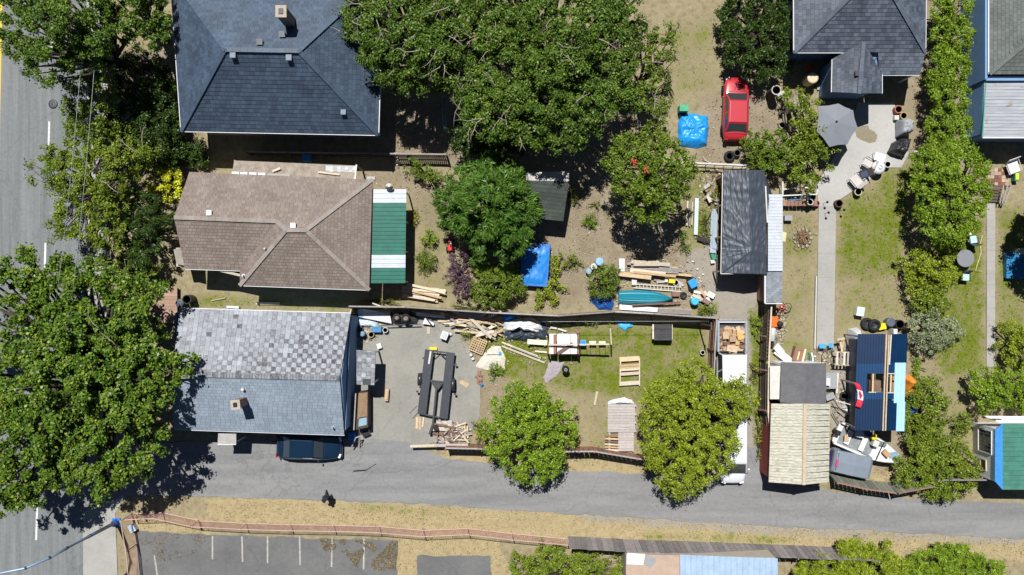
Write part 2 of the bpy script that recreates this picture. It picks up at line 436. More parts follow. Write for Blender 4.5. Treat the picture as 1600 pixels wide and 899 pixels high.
def asphalt_mat(name, a, bcol, patch, crack=True, streak=None):
    m, nt, b = newmat(name)
    n1 = noise_node(nt, 0.45, 5, 0.65, stretch=streak); n2 = noise_node(nt, 40, 2, 0.7); n3 = noise_node(nt, 4, 5, 0.7)
    c = ramp(nt, math_n(nt, 'ADD', math_n(nt, 'MULTIPLY', n1, 0.65), math_n(nt, 'MULTIPLY', n3, 0.35)), [(0.36, a), (0.62, bcol)])
    c = mixc(nt, 0.5, c, ramp(nt, n2, [(0.3, (0.72,) * 3), (0.7, (1.22,) * 3)]), 'MULTIPLY')
    c = mixc(nt, ramp(nt, noise_node(nt, 0.9, 6, 0.75), [(0.57, (0, 0, 0)), (0.72, (0.7,) * 3)]), c, patch)
    if crack:
        v = nt.nodes.new('ShaderNodeTexVoronoi'); v.feature = 'DISTANCE_TO_EDGE'; v.inputs['Scale'].default_value = 0.13
        g = nt.nodes.new('ShaderNodeNewGeometry'); va = nt.nodes.new('ShaderNodeVectorMath'); va.operation = 'ADD'
        nn = nt.nodes.new('ShaderNodeTexNoise'); nn.inputs['Scale'].default_value = 1.3; nn.inputs['Detail'].default_value = 5
        nt.links.new(g.outputs['Position'], nn.inputs['Vector']); nt.links.new(g.outputs['Position'], va.inputs[0]); nt.links.new(nn.outputs['Color'], va.inputs[1])
        nt.links.new(va.outputs[0], v.inputs['Vector'])
        ck = ramp(nt, v.outputs['Distance'], [(0.0, (0.28,) * 3), (0.005, (0, 0, 0))])
        c = mixc(nt, ck, c, (0.05, 0.048, 0.045))
    nt.links.new(c, b.inputs['Base Color']); b.inputs['Roughness'].default_value = 0.85; b.inputs['Specular IOR Level'].default_value = 0.3
    bump(nt, b, n2, 0.01, 0.5)
    return m
ASPH = asphalt_mat('asphalt_road', (0.135, 0.145, 0.15), (0.205, 0.218, 0.222), (0.115, 0.118, 0.12), True, (6.0, 0.25, 1))
LANE = asphalt_mat('asphalt_lane', (0.165, 0.166, 0.17), (0.25, 0.25, 0.25), (0.185, 0.18, 0.175), True, (0.3, 2.2, 1))
LOT = asphalt_mat('asphalt_lot', (0.11, 0.11, 0.113), (0.165, 0.165, 0.164), (0.075, 0.073, 0.07), True)
CONC = asphalt_mat('concrete_pad', (0.215, 0.21, 0.188), (0.30, 0.29, 0.26), (0.165, 0.155, 0.14), True)
CONCL = asphalt_mat('concrete_light', (0.35, 0.345, 0.33), (0.43, 0.425, 0.405), (0.32, 0.305, 0.28), False)
CONCM = asphalt_mat('concrete_mid', (0.29, 0.285, 0.265), (0.37, 0.365, 0.345), (0.26, 0.25, 0.225), False)
sheet('road', [(-560, -700), (131, -700), (136, 0), (133, 400), (132, 700), (130, 899), (128, 1600), (-560, 1600)], ASPH, 0.004)
sheet('sidewalk', [(142, -700), (168, -700), (170, 0), (172, 690), (145, 690)], CONCM, 0.12, thick=0.16)
kb = MB(); kb.bar(W(137, -700, 0.05), W(140, 700, 0.05), 0.16, 0.16); tag(kb.build('kerb', CONCL), kind='structure')
sheet('gutter_apron', [(130, 702), (180, 700), (196, 775), (180, 802), (196, 1200), (130, 1200)], CONCM, 0.008)
sheet('lane', [(131, 700), (190, 694), (300, 690), (430, 688), (548, 684), (585, 686), (645, 691), (660, 702), (700, 716), (760, 724), (890, 736),
               (1000, 740), (1118, 742), (1132, 700), (1190, 700), (1198, 748), (1300, 768), (1420, 780), (1640, 788), (2600, 820), (2600, 900), (1640, 845), (1600, 842),
               (1400, 832), (1200, 822), (1000, 810), (800, 797), (700, 790), (520, 782), (360, 777), (190, 774), (150, 790), (131, 800)], LANE, 0.012, rag=2.2)
sheet('parking_lot', [(214, 830), (330, 836), (470, 840), (622, 845), (620, 900), (612, 1300), (214, 1300)], LOT, 0.004, rag=2.0)
sheet('parking_pad', [(652, 868), (766, 868), (768, 1300), (648, 1300)], LOT, 0.008, rag=1.6)
sheet('driveway', [(545, 492), (705, 500), (722, 530), (745, 566), (752, 590), (750, 650), (738, 672), (650, 700), (640, 691), (585, 686), (545, 686)], CONC, 0.02, rag=1.2)
sheet('patio', [(1340, 160), (1398, 160), (1398, 215), (1420, 240), (1408, 262), (1388, 262), (1330, 300), (1306, 316), (1306, 322), (1278, 322), (1278, 285), (1300, 250), (1322, 215)], CONCL, 0.02, rag=0.7)
def path(name, p0, p1, w, n, mt):
    r = tag(bpy.data.objects.new(name, None), kind='structure'); COL.objects.link(r)
    INV[r] = Matrix.Identity(4)
    a, bb = W(*p0), W(*p1); d = bb - a; ang = math.atan2(d.y, d.x); L = d.length / n
    for i in range(n):
        piece('slab', r, mt, a + d * ((i + 0.5) / n) + Vector((0, 0, 0.01)), (L - 0.006, w, 0.07), ang)
    return r
path('garden_path', (1292.5, 322), (1289, 546), M(27), 6, CONCM)
path('side_path', (1548, 318), (1547.5, 574), M(13), 14, CONCM)
SAND = mat('patio_sand', (0.24, 0.205, 0.14), 0.9, 0.2, 5)
sheet('sand_patch', [(1336, 205), (1342, 198), (1356, 196), (1358, 202), (1366, 206), (1371, 212), (1368, 222), (1358, 224), (1345, 219), (1338, 214)], SAND, 0.026)
sheet('house_walk', [(1508, -60), (1518, -60), (1516, 222), (1506, 222)], CONCL, 0.02)
WPAINT = mat('line_paint_white', (0.72, 0.72, 0.70), 0.7, 0.3, 6, col2=(0.40, 0.40, 0.40))
YPAINT = mat('line_paint_yellow', (0.78, 0.52, 0.03), 0.7, 0.15, 6)
pm = MB()
for y0 in (0, 190, 380, 570, 764):
    f = lambda y: 83 - 0.0315 * y
    pm.bar(W(f(y0), y0, 0.006), W(f(y0 + 80), y0 + 80, 0.006), 0.13, 0.004)
tag(pm.build('lane_marking', WPAINT), kind='structure')
pm = MB(); pm.bar(W(8.5, -300, 0.006), W(-6, 400, 0.006), 0.14, 0.004); pm.bar(W(2.5, -300, 0.006), W(-12, 400, 0.006), 0.14, 0.004)
tag(pm.build('centre_line', YPAINT), kind='structure')
WORNP = mat('line_paint_worn', (0.42, 0.41, 0.37), 0.8, 0.5, 9, col2=(0.19, 0.185, 0.175))
pm = MB()
for x0, x1, y0, y1 in ((332, 332, 838, 874), (378, 379, 838, 878), (418, 418, 838, 880), (468, 469, 838, 883), (519, 518, 840, 886), (569, 568, 842, 890), (241, 246, 868, 900)):
    pm.bar(W(x0, y0, 0.008), W(x1, y1, 0.008), 0.11, 0.004)
tag(pm.build('stall_lines', WORNP), kind='structure')

# ------------------------------------------------------------------ roofs and houses
def clip2(sub, clip):
    out = sub; n = len(clip)
    area = sum(clip[i][0] * clip[(i + 1) % n][1] - clip[(i + 1) % n][0] * clip[i][1] for i in range(n))
    cl = clip if area > 0 else clip[::-1]
    for i in range(n):
        ax, ay = cl[i]; bx, by = cl[(i + 1) % n]; inp = out; out = []
        if not inp: return []
        for j in range(len(inp)):
            p, q = inp[j - 1], inp[j]
            sp_ = (bx - ax) * (p[1] - ay) - (by - ay) * (p[0] - ax); sq = (bx - ax) * (q[1] - ay) - (by - ay) * (q[0] - ax)
            if (sp_ >= 0) != (sq >= 0):
                t = sp_ / (sp_ - sq); out.append((p[0] + t * (q[0] - p[0]), p[1] + t * (q[1] - p[1])))
            if sq >= 0: out.append(q)
    return out
def height_fn(face):
    tris = [(face[0], face[i], face[i + 1]) for i in range(1, len(face) - 1)]
    def h(x, y):
        best, bz = -1e9, 0
        for a, b, c in tris:
            d = (b.y - c.y) * (a.x - c.x) + (c.x - b.x) * (a.y - c.y)
            if abs(d) < 1e-9: continue
            l1 = ((b.y - c.y) * (x - c.x) + (c.x - b.x) * (y - c.y)) / d
            l2 = ((c.y - a.y) * (x - c.x) + (a.x - c.x) * (y - c.y)) / d
            l3 = 1 - l1 - l2; mn = min(l1, l2, l3)
            if mn > best: best, bz = mn, l1 * a.z + l2 * b.z + l3 * c.z
        return bz
    return h
def shingle(mb, face, rh, tw, valfn, lift=0.03, eave=None, stag=0.5, jit=1.0):
    """face: eave edge first (v0->v1); courses of tabs as real, slightly raised pieces"""
    p0, p1 = eave or (face[0], face[1]); u = Vector((p1.x - p0.x, p1.y - p0.y)).normalized(); v = Vector((-u.y, u.x))
    cen = sum((Vector((p.x, p.y)) for p in face), Vector((0, 0))) / len(face)
    if (cen - Vector((p0.x, p0.y))).dot(v) < 0: v = -v
    pol = [((Vector((p.x, p.y)) - Vector((p0.x, p0.y))).dot(u), (Vector((p.x, p.y)) - Vector((p0.x, p0.y))).dot(v)) for p in face]
    hf = height_fn(face); umin, umax = min(p[0] for p in pol), max(p[0] for p in pol); vmin, vmax = min(p[1] for p in pol), max(p[1] for p in pol)
    r = 0; y = vmin
    while y < vmax:
        x = umin - tw * (stag * (r % 2)) - rnd.random() * tw * 0.12 * jit; k = 0
        while x < umax:
            w = tw * (1 + jit * (0.14 * rnd.random() - 0.07))
            q = clip2([(x, y), (x + w - 0.012, y), (x + w - 0.012, y + rh), (x, y + rh)], pol)
            if len(q) >= 3:
                vs = []
                for a, c in q:
                    X = p0.x + u.x * a + v.x * c; Y = p0.y + u.y * a + v.y * c
                    vs.append((X, Y, hf(X, Y) + lift - lift * 0.75 * (c - y) / rh))
                ar = sum(q[i][0] * q[(i + 1) % len(q)][1] - q[(i + 1) % len(q)][0] * q[i][1] for i in range(len(q)))
                f = tuple(range(len(vs)))
                nrm = (Vector(vs[1]) - Vector(vs[0])).cross(Vector(vs[2]) - Vector(vs[0]))
                if nrm.z < 0: f = f[::-1]
                X = p0.x + u.x * (x + w / 2) + v.x * y; Y = p0.y + u.y * (x + w / 2) + v.y * y
                mb.add(vs, [f], valfn(r, k, X, Y))
            x += w; k += 1
        y += rh; r += 1
def deck_mesh(faces, thick):
    b = MB()
    for f in faces:
        n = len(f); tri = [(0, i, i + 1) for i in range(1, n - 1)]
        nrm = (f[1] - f[0]).cross(f[2] - f[0])
        if nrm.z < 0: tri = [t[::-1] for t in tri]
        b.add(f, tri); low = [p - Vector((0, 0, thick)) for p in f]
        b.add(low, [t[::-1] for t in tri])
        b.add(list(f) + low, [(i, i + n, (i + 1) % n + n, (i + 1) % n) for i in range(n)])
    return b
def rv(lo=0.25, hi=0.75): return lambda r, k, X, Y: min(1, max(0, lo + (hi - lo) * rnd.random() + 0.25 * nz(X * 0.6, Y * 0.6, 3.1)))
def make_roof(root, faces, deckmat, shmat=None, rh=0.22, tw=0.33, vals=None, caps=(), capmat=None, gutters=(), thick=0.10, capw=0.26):
    eaves = [(W(*f[-1][0]), W(*f[-1][1])) if len(f[-1]) == 2 else None for f in faces]
    faces = [[W(*p) for p in f if len(p) == 3] for f in faces]
    roof = deck_mesh(faces, thick).build('roof', deckmat, root)
    if shmat:
        sh = MB()
        for i, f in enumerate(faces):
            shingle(sh, f, rh, tw, vals[i] if isinstance(vals, (list, tuple)) else (vals or rv()), eave=eaves[i])
        sh.build('shingles', shmat, roof, kind='stuff')
    for a, b in caps:
        a, b = W(*a), W(*b); d = b - a; n = max(2, int(d.length / 0.42)); mb = MB()
        for i in range(n):
            p, q = a + d * (i / n), a + d * ((i + 1.08) / n)
            mb.bar(p + Vector((0, 0, 0.045)), q + Vector((0, 0, 0.06)), capw, 0.02)
        mb.val = [v for i in range(n) for v in [0.45 + 0.5 * rnd.random()] * 6]
        mb.build('ridge_cap', capmat or shmat or deckmat, roof)
    for a, b in gutters:
        a, b = W(*a), W(*b); mb = MB(); mb.bar(a + Vector((0, 0, -0.06)), b + Vector((0, 0, -0.06)), 0.11, 0.10); mb.build('gutter', WHITE, roof)
    return roof
def make_walls(root, poly, z0, z1, mt, name='wall'):
    """one wall slab per side"""
    n = len(poly)
    for i in range(n):
        a, b = poly[i], poly[(i + 1) % n]
        mb = MB(); mb.bar(Vector((a.x, a.y, (z0 + z1) / 2)), Vector((b.x, b.y, (z0 + z1) / 2)), 0.16, z1 - z0); mb.build(name, mt, root)
def inset(pts, d):
    c = sum(pts, Vector((0, 0, 0))) / len(pts); out = []
    n = len(pts)
    area = sum(pts[i].x * pts[(i + 1) % n].y - pts[(i + 1) % n].x * pts[i].y for i in range(n)); sg = 1 if area > 0 else -1
    for i in range(n):
        p, q, r = pts[i - 1], pts[i], pts[(i + 1) % n]
        d1 = (q - p).to_2d().normalized(); d2 = (r - q).to_2d().normalized()
        n1 = Vector((-d1.y, d1.x)) * sg; n2 = Vector((-d2.y, d2.x)) * sg
        bis = (n1 + n2); l = bis.length
        off = bis / l * (d / max(0.4, l / 2)) if l > 1e-3 else n1 * d
        out.append(Vector((q.x + off.x, q.y + off.y, q.z)))
    return out
def vent_box(root, px, py, z, mt, s=0.3, h=0.25, name='roof_vent'):
    p = W(px, py, z); mb = MB(); mb.box(p + Vector((0, 0, h / 2)), (s, s, h), taper=0.8); mb.box(p + Vector((0, 0, h + 0.02)), (s * 1.15, s * 1.15, 0.05))
    return mb.build(name, mt, root)
def pipe(root, px, py, z, h=0.4, r=0.05, mt=None, name='vent_pipe'):
    p = W(px, py, z); mb = MB(); mb.tube([p - Vector((0, 0, 0.1)), p + Vector((0, 0, h))], r, 8); mb.lathe(p + Vector((0, 0, 0.02)), [(0.14, 0), (0.05, 0.06)], 10)
    return mb.build(name, mt or GREYP, root)
def chimney(root, px, py, z, w, l, h, mt, rz=0.0, name='chimney'):
    p = W(px, py, z); ch = MB(); ch.box(p + Vector((0, 0, h / 2 - 0.4)), (w, l, h + 0.8), rz); o = ch.build(name, mt, root)
    t = MB(); t.box(p + Vector((0, 0, h + 0.05)), (w * 1.2, l * 1.2, 0.1), rz); t.build('cap', mat('chimney_cap', (0.42, 0.36, 0.30), 0.9), o)
    t = MB(); t.box(p + Vector((0, 0, h + 0.12)), (w * 0.5, l * 0.55, 0.06), rz); t.build('flue', BLACK, o)
    return o
def window(root, c, w, h, nrm, panes=(1, 1), frame=None, glass=None):
    """window on a vertical wall: c centre, nrm outward 2-D direction"""
    n = Vector((nrm[0], nrm[1], 0)).normalized(); t = Vector((-n.y, n.x, 0)); up = Vector((0, 0, 1)); c = Vector(c)
    f = MB()
    for s in (-1, 1):
        f.bar(c + t * (s * w / 2) - up * (h / 2) + n * 0.03, c + t * (s * w / 2) + up * (h / 2) + n * 0.03, 0.07, 0.07)
        f.bar(c + up * (s * h / 2) - t * (w / 2) + n * 0.033, c + up * (s * h / 2) + t * (w / 2) + n * 0.033, 0.07, 0.07)
    fo = f.build('window', frame or WHITE, root)
    pw, ph = w / panes[0], h / panes[1]
    for i in range(panes[0]):
        for j in range(panes[1]):
            pc = c + t * (-w / 2 + (i + 0.5) * pw) + up * (-h / 2 + (j + 0.5) * ph) + n * 0.02
            a = [pc + t * (x * (pw / 2 - 0.035)) + up * (y * (ph / 2 - 0.035)) for x, y in ((-1, -1), (1, -1), (1, 1), (-1, 1))]
            mb = MB(); mb.hexa([q - n * 0.01 for q in a], [q + n * 0.01 for q in a]); mb.build('pane', glass or GLASS, fo)
    return fo
def corr(mb, a, b, c, d, n, amp=0.025, duty=0.25, segs=6):
    """ribbed sheet a-b (along), a-d (across, ribs counted along a->b)"""
    a, b, c, d = map(Vector, (a, b, c, d)); nr = (b - a).cross(d - a).normalized()
    if nr.z < 0: nr = -nr
    ts = []
    for i in range(n):
        for t, h in ((0, 0), (1 - 2 * duty, 0), (1 - 1.5 * duty, amp), (1 - 0.5 * duty, amp)): ts.append(((i + t) / n, h))
    ts.append((1.0, 0))
    rows = [[a + (d - a) * v + (b + (c - b) * v - a - (d - a) * v) * t + nr * h for t, h in ts] for v in (0, 1)]
    flip = ((rows[0][1] - rows[0][0]).cross(rows[1][0] - rows[0][0])).z < 0
    mb.grid(rows, flip)
    return mb

BLUEWALL = mat('wall_blue', (0.13, 0.24, 0.42), 0.75, 0.12, 2)
GREYWALL = mat('wall_grey', (0.36, 0.37, 0.38), 0.8, 0.15, 2)
TANWALL = mat('wall_tan', (0.45, 0.40, 0.33), 0.8, 0.15, 2)
WHITEWALL = mat('wall_white', (0.78, 0.78, 0.79), 0.7, 0.1, 2)
REDWALL = mat('wall_red', (0.28, 0.06, 0.05), 0.75, 0.2, 2)
UNDER = mat('roof_deck', (0.06, 0.06, 0.06), 0.9)
ZE = 2.8
# --- slate-blue hip roof house, top left
r = thing('house', 'house with large slate-blue hip roof and tall chimney beside the oaks', 'house', W(430, 90, 0))
SH_BLUE = shingle_mat('shingle_slate', (0.036, 0.055, 0.09), (0.078, 0.122, 0.185), 0.6, 0.55)
z1 = 7.0
NW, NE, SW, SE, RW, RE = (266, -40, 3.7), (598, -40, 3.7), (283, 205, 3.7), (591, 211, 3.7), (352, 78, z1), (467, 80, z1)
make_roof(r, [[SW, SE, RE, RW], [SE, NE, RE], [NE, NW, RW, RE], [NW, SW, RW]], UNDER, SH_BLUE, 0.22, 0.32, rv(0.2, 0.8),
          caps=((SW, RW), (SE, RE), (RW, RE), (NW, RW), (NE, RE)), gutters=((SW, SE), (SE, NE), (NW, SW)))
make_walls(r, inset([W(*p) for p in (NW, NE, SE, SW)], 0.55), 0, 3.65, GREYWALL)
chimney(r, 455, 37, 5.8, 0.55, 0.6, 2.1, mat('chimney_grey', (0.17, 0.15, 0.13), 0.9))
vent_box(r, 407, 67, 6.75, DKMETAL, 0.32, 0.16); vent_box(r, 442, 55, 6.45, DKMETAL, 0.32, 0.16)
vent_box(r, 366, 88, 6.72, mat('vent_blue', (0.16, 0.20, 0.26), 0.5), 0.3, 0.25); vent_box(r, 453, 92, 6.66, MATS['vent_blue'], 0.3, 0.25); vent_box(r, 538, 177, 4.45, MATS['vent_blue'], 0.28, 0.3)
# --- brown shingle house
r = thing('house', 'brown shingled house with green and white awning on its end', 'house', W(440, 360, 0))
SH_BROWN = shingle_mat('shingle_brown', (0.185, 0.148, 0.128), (0.31, 0.26, 0.23), 0.85, 0.2, stain=0.18)
CAPB = shingle_mat('shingle_brown_cap', (0.26, 0.22, 0.195), (0.36, 0.32, 0.29), 0.85, 0.2)
A, B, C, D, E, F, G, Hh, I, J = (296, 269, 2.8), (582, 281, 2.8), (577, 453, 2.7), (375, 446, 2.7), (375, 423, 2.9), (289, 420, 2.8), (272, 340, 4.25), (432, 346, 4.3), (447, 360, 4.5), (478, 360, 4.55)
make_roof(r, [[A, B, Hh, G], [B, J, Hh, (A, B)], [Hh, J, I, (A, B)], [B, C, J], [D, C, J, I], [E, D, I, Hh], [F, E, Hh, G]], UNDER, SH_BROWN, 0.2, 0.28, rv(0.25, 0.75),
          caps=((G, Hh), (Hh, I), (I, J), (J, B), (J, C), (I, D)), capmat=CAPB, gutters=((D, C), (F, E)))
make_walls(r, inset([W(*p) for p in (A, B, C, D, (375, 440, 2.7), F)], 0.4), 0, 2.72, TANWALL)
gm = MB(); pa, pb, pc = W(299, 275, 2.75), W(291, 415, 2.75), W(277, 341, 4.15)
gm.hexa([pa, pb, pc, pc], [p + Vector((0.1, 0, 0)) for p in (pa, pb, pc, pc)]); gm.build('gable_wall', TANWALL, r)
vent_box(r, 328, 333, 4.1, WHITE, 0.3, 0.15); vent_box(r, 459, 353, 4.45, WHITE, 0.3, 0.15)
pipe(r, 381, 431, 2.95, 0.35, 0.06, OFFW); pipe(r, 416, 389, 3.7, 0.4, 0.06, OFFW)
mb = MB(); p = W(281, 402, 2.2); mb.box((p.x + 0.1, p.y, 1.1), (0.7, 1.25, 2.2)); mb.build('bay', TANWALL, r)
mb = MB(); mb.prism([W(271, 390, 2.4), W(290, 386, 2.5), W(292, 416, 2.5), W(276, 413, 2.4)], 0.08); mb.build('bay_roof', mat('bay_roof', (0.30, 0.27, 0.24), 0.9), r)
# lean-to along its north side
lt = [(366, 251, 2.25), (557, 259, 2.25), (555, 280, 2.45), (362, 274, 2.45)]
LEANM = mat('leanto_felt', (0.31, 0.26, 0.22), 0.95, 0.5, 2.2, col2=(0.17, 0.15, 0.12))
mb = MB(); mb.prism([W(*p) for p in lt], 0.08); lo = mb.build('lean_to_roof', LEANM, r)
for p in lt:
    q = W(*p); mb = MB(); mb.box((q.x, q.y, 1.08), (0.1, 0.1, 2.16)); mb.build('post', WOODS['grey'], r)
TABS = shingle_mat('tabs_white', (0.32, 0.33, 0.34), (0.62, 0.63, 0.65), 0.8)
for i in range(8):
    for j in range(2):
        c = W(512 + i * 6, 262 + j * 6 + i * 0.15, 2.3); piece('tile', lo, mat('grey_tile', (0.52, 0.53, 0.54), 0.8, 0.2, 6, objvar=0.25), c + Vector((0, 0, 0.03 + 0.01 * (i % 2))), (0.25, 0.25, 0.03))
for a, b, w in (((426, 268, 2.5), (438, 263, 2.5), 0.14), ((497, 269, 2.5), (531, 273, 2.5), 0.12), ((418, 272.5, 2.5), (454, 274, 2.5), 0.14)):
    pbar('plank', lo, WOODS['pale'] if w < .13 or b[0] < 440 else WOODS['grey'], W(*a), W(*b), w, 0.05)
for i, x in enumerate((368, 381, 395, 409)):
    piece('panel', lo, WHITE, W(x, 271.5 + i * 0.6, 2.5) , (0.5, 0.26, 0.04), 0.05 * (i % 2))
mb = MB(); mb.bar(W(557, 258, 2.33), W(555, 281, 2.53), 0.08, 0.12); mb.build('fascia', WHITE, lo)
# awning
GREENM = mat('awning_green', (0.012, 0.135, 0.10), 0.5, 0.35, 1.3); WHITEM = mat('awning_white', (0.52, 0.56, 0.61), 0.45, 0.2, 1.6)
r = thing('metal_awning', 'green and white striped metal awning on posts beside brown roof', 'awning', W(620, 370, 0))
def xy(t): return 583.5 - 3.8 * t, 635 - 1.8 * t
ys = [296, 317.5, 338, 398.5, 419, 443]
for i in range(5):
    y0, y1 = ys[i], ys[i + 1]; (l0, r0), (l1, r1) = xy((y0 - 296) / 147), xy((y1 - 296) / 147)
    mb = MB(); corr(mb, W(l0, y0, 2.55), W(l1, y1, 2.55), W(r1, y1, 2.35), W(r0, y0, 2.35), max(3, round((y1 - y0) / 6.3)), 0.03, 0.1)
    mb.build('panel', WHITEM if i in (0, 3) else GREENM, r, solid=0.02)
for px, py in ((632, 299), (631, 345), (630, 392), (630, 440)):
    p = W(px, py, 2.3); mb = MB(); mb.box((p.x, p.y, 1.13), (0.09, 0.09, 2.26)); mb.build('post', WHITE, r)
mb = MB(); mb.bar(W(633, 297, 2.28), W(631, 442, 2.28), 0.08, 0.1); mb.build('beam', WHITE, r)
# --- speckled roof house
r = thing('house', 'house with lichen-speckled shingle roof and small brick chimney by the lane', 'house', W(420, 590, 0))
SH_CHK = shingle_mat('shingle_speckled', (0.075, 0.068, 0.072), (0.43, 0.46, 0.51), 0.85, 0.25, stain=0.1, lichen=0.42)
SH_PALE = shingle_mat('shingle_pale', (0.19, 0.235, 0.295), (0.28, 0.335, 0.40), 0.75, 0.35, stain=0.15)
def chk(rw, k, X, Y):
    px, py = X * PPM * 1.06 + 800, 449.5 - Y * PPM * 1.06
    n = nz(X * 0.5, Y * 0.5, 1.0); n2 = nz(X * 1.7, Y * 1.7, 4.0)
    reg = 1 / (1 + math.exp(-((px - 400) / 35 + (py - 545) / 18 + 3 * n)))
    ck = ((k + rw) % 2)
    mott = 0.70 + 0.55 * n + 0.55 * n2 + 0.35 * (rnd.random() - 0.5)
    if rnd.random() < 0.22: mott -= 0.4
    v = reg * (0.14 + 0.58 * ck + 0.3 * (rnd.random() - 0.5)) + (1 - reg) * (0.35 + 0.5 * mott)
    if rnd.random() < 0.06: v = rnd.random()
    return min(1, max(0, v))
TL, TR, RL, RR, BL, BR = (281, 482, 2.75), (548, 490, 2.75), (269, 585, 4.05), (531, 592, 4.05), (272, 671, 2.75), (538, 680, 2.75)
rf = [[W(*p) for p in f] for f in ([TR, TL, RL, RR], [BL, BR, RR, RL])]
roof = deck_mesh(rf, 0.10).build('roof', UNDER, r)
sh = MB(); shingle(sh, rf[0], 0.295, 0.32, chk, stag=0.0, jit=0.0); sh.build('shingles', SH_CHK, roof, kind='stuff', label='mottled dark and whitish square shingle tabs')
sh = MB(); shingle(sh, rf[1], 0.2, 0.32, rv(0.2, 0.8)); sh.build('shingles', SH_PALE, roof, kind='stuff', label='pale blue-grey shingle courses')
a, b = W(*RL), W(*RR); mb = MB(); n = 58
for i in range(n):
    mb.bar(a.lerp(b, i / n) + Vector((0, 0.05, 0.05)), a.lerp(b, (i + 0.93) / n) + Vector((0, 0.05, 0.05)), 0.36, 0.03)
mb.val = [v for i in range(n) for v in [0.05 + 0.45 * rnd.random()] * 6]; mb.build('ridge_cap', SH_CHK, roof)
for a, b in ((TL, TR), (BL, BR)):
    mb = MB(); mb.bar(W(*a) + Vector((0, 0, -0.06)), W(*b) + Vector((0, 0, -0.06)), 0.1, 0.1); mb.build('gutter', WHITE, roof)
wl_ = [W(*p) for p in ((275, 490, 2.7), (546, 497, 2.7), (538, 672, 2.7), (275, 663, 2.7))]
make_walls(r, wl_, 0, 2.68, BLUEWALL)
for x0, x1, s in ((541, 535.5, -1), (277, 277, 1)):
    pa, pb, pc = W(545 if s < 0 else 280, 500, 2.66), W(539 if s < 0 else 280, 668, 2.66), W(534 if s < 0 else 276, 590, 3.9)
    mb = MB(); mb.hexa([pa, pb, pc, pc], [p + Vector((s * 0.12, 0, 0)) for p in (pa, pb, pc, pc)]); mb.build('gable_wall', BLUEWALL, r)
CHB = mat('chimney_brick', (0.27, 0.17, 0.14), 0.9, 0.3, 9)
chimney(r, 381, 627, 3.45, 0.5, 0.5, 1.5, CHB, 0.12)
pipe(r, 381, 608, 3.75, 0.3, 0.1, OFFW); pipe(r, 521, 668, 2.95, 0.35, 0.05)
mb = MB(); mb.prism([W(341, 677, 2.3), W(369, 677, 2.35), W(369, 694, 2.25), W(340, 694, 2.2)], 0.07); ca_ = mb.build('door_canopy', mat('canopy_grey', (0.40, 0.38, 0.37), 0.9), r)
mb = MB(); mb.bar(W(369, 694.5, 2.21), W(340, 694.5, 2.17), 0.05, 0.12); mb.build('fascia', WHITE, ca_)
for px in (343, 366):
    p = W(px, 692, 2.2); mb = MB(); mb.box((p.x, p.y, 1.06), (0.08, 0.08, 2.12)); mb.build('post', WHITE, r)
# porch roof on its east end
PT = [(557, 547, 2.5), (587, 549, 2.35), (585, 602, 2.35), (557, 601, 2.5)]
f = [W(*p) for p in (PT[1], PT[2], PT[3], PT[0])]
po = deck_mesh([f], 0.09).build('porch_roof', UNDER, r)
sh = MB(); shingle(sh, f, 0.29, 0.31, lambda rw, k, X, Y: 0.2 + 0.75 * rnd.random() * ((k + rw) % 2 * 0.7 + 0.3)); sh.build('shingles', SH_CHK, po, kind='stuff')
mb = MB(); mb.box(W(572.5, 597, 2.47), (0.5, 0.4, 0.08)); mb.build('skylight', DKMETAL, po)
for px, py in ((583, 552), (582, 599)):
    p = W(px, py, 2.2); mb = MB(); mb.box((p.x, p.y, 1.1), (0.1, 0.1, 2.2)); mb.build('post', WHITE, r)
window(r, (W(540.5, 530, 1.6).x + 0.1, W(0, 530, 1.6).y, 1.6), 1.2, 1.0, (1, 0.05), (2, 1))
# --- top right slate house
r = thing('house', 'slate-blue house with small gabled porch above the pale patio', 'house', W(1345, 30, 0))
SH_SL2 = shingle_mat('shingle_slate_dark', (0.045, 0.057, 0.082), (0.125, 0.15, 0.195), 0.65, 0.5)
ze = 3.2
NW, SW, S1, S2, SE2, NE = (1240, -180, ze), (1241, 82, ze), (1325, 82, ze), (1446, 82, ze), (1437, 117, 2.75), (1448, -180, ze)
RW, RE = (1370, -52, 5.6), (1372, -53, 5.6)
RS = (1371, -48, 5.6); RN = (1371, -60, 5.6)
make_roof(r, [[SW, S2, RS], [S2, NE, RN, RS], [NW, SW, RS, RN], [NE, NW, RN], [(1373, 117, 2.78), SE2, (1446, 82.5, ze), (1372, 82.5, ze)]], UNDER, SH_SL2, 0.22, 0.33, rv(0.1, 0.9),
          caps=((SW, RS), (S2, RS), (NW, RN)), gutters=((SW, S1), (NW, SW), (S2, NE), ((1373, 117, 2.76), SE2)))
make_walls(r, inset([W(*p) for p in (NW, NE, S2, SW)], 0.5), 0, ze - 0.06, BLUEWALL)
PK, PB = (1349, 66, 4.0), (1342, 146, 3.75)
make_roof(r, [[(1378, 146, 2.95), (1378, 114, 2.95), PK, PB], [(1301, 92, 2.95), (1300, 144, 2.95), PB, PK]], UNDER, SH_SL2, 0.22, 0.33, rv(0.1, 0.9), gutters=(((1378, 146, 2.93), (1378, 116, 2.93)), ((1301, 93, 2.93), (1300, 144, 2.93))), caps=((PK, PB),))
make_walls(r, inset([W(*p) for p in ((1301, 84, 2.9), (1377, 84, 2.9), (1377, 144, 2.9), (1301, 143, 2.9))], 0.3), 0, 2.85, BLUEWALL)
vent_box(r, 1338, 116, 3.65, DKMETAL, 0.3, 0.2)
for px in (1376, 1434):
    p = W(px, 113, 2.6); mb = MB(); mb.box((p.x, p.y, 1.3), (0.12, 0.12, 2.6)); mb.build('porch_post', WHITE, r)
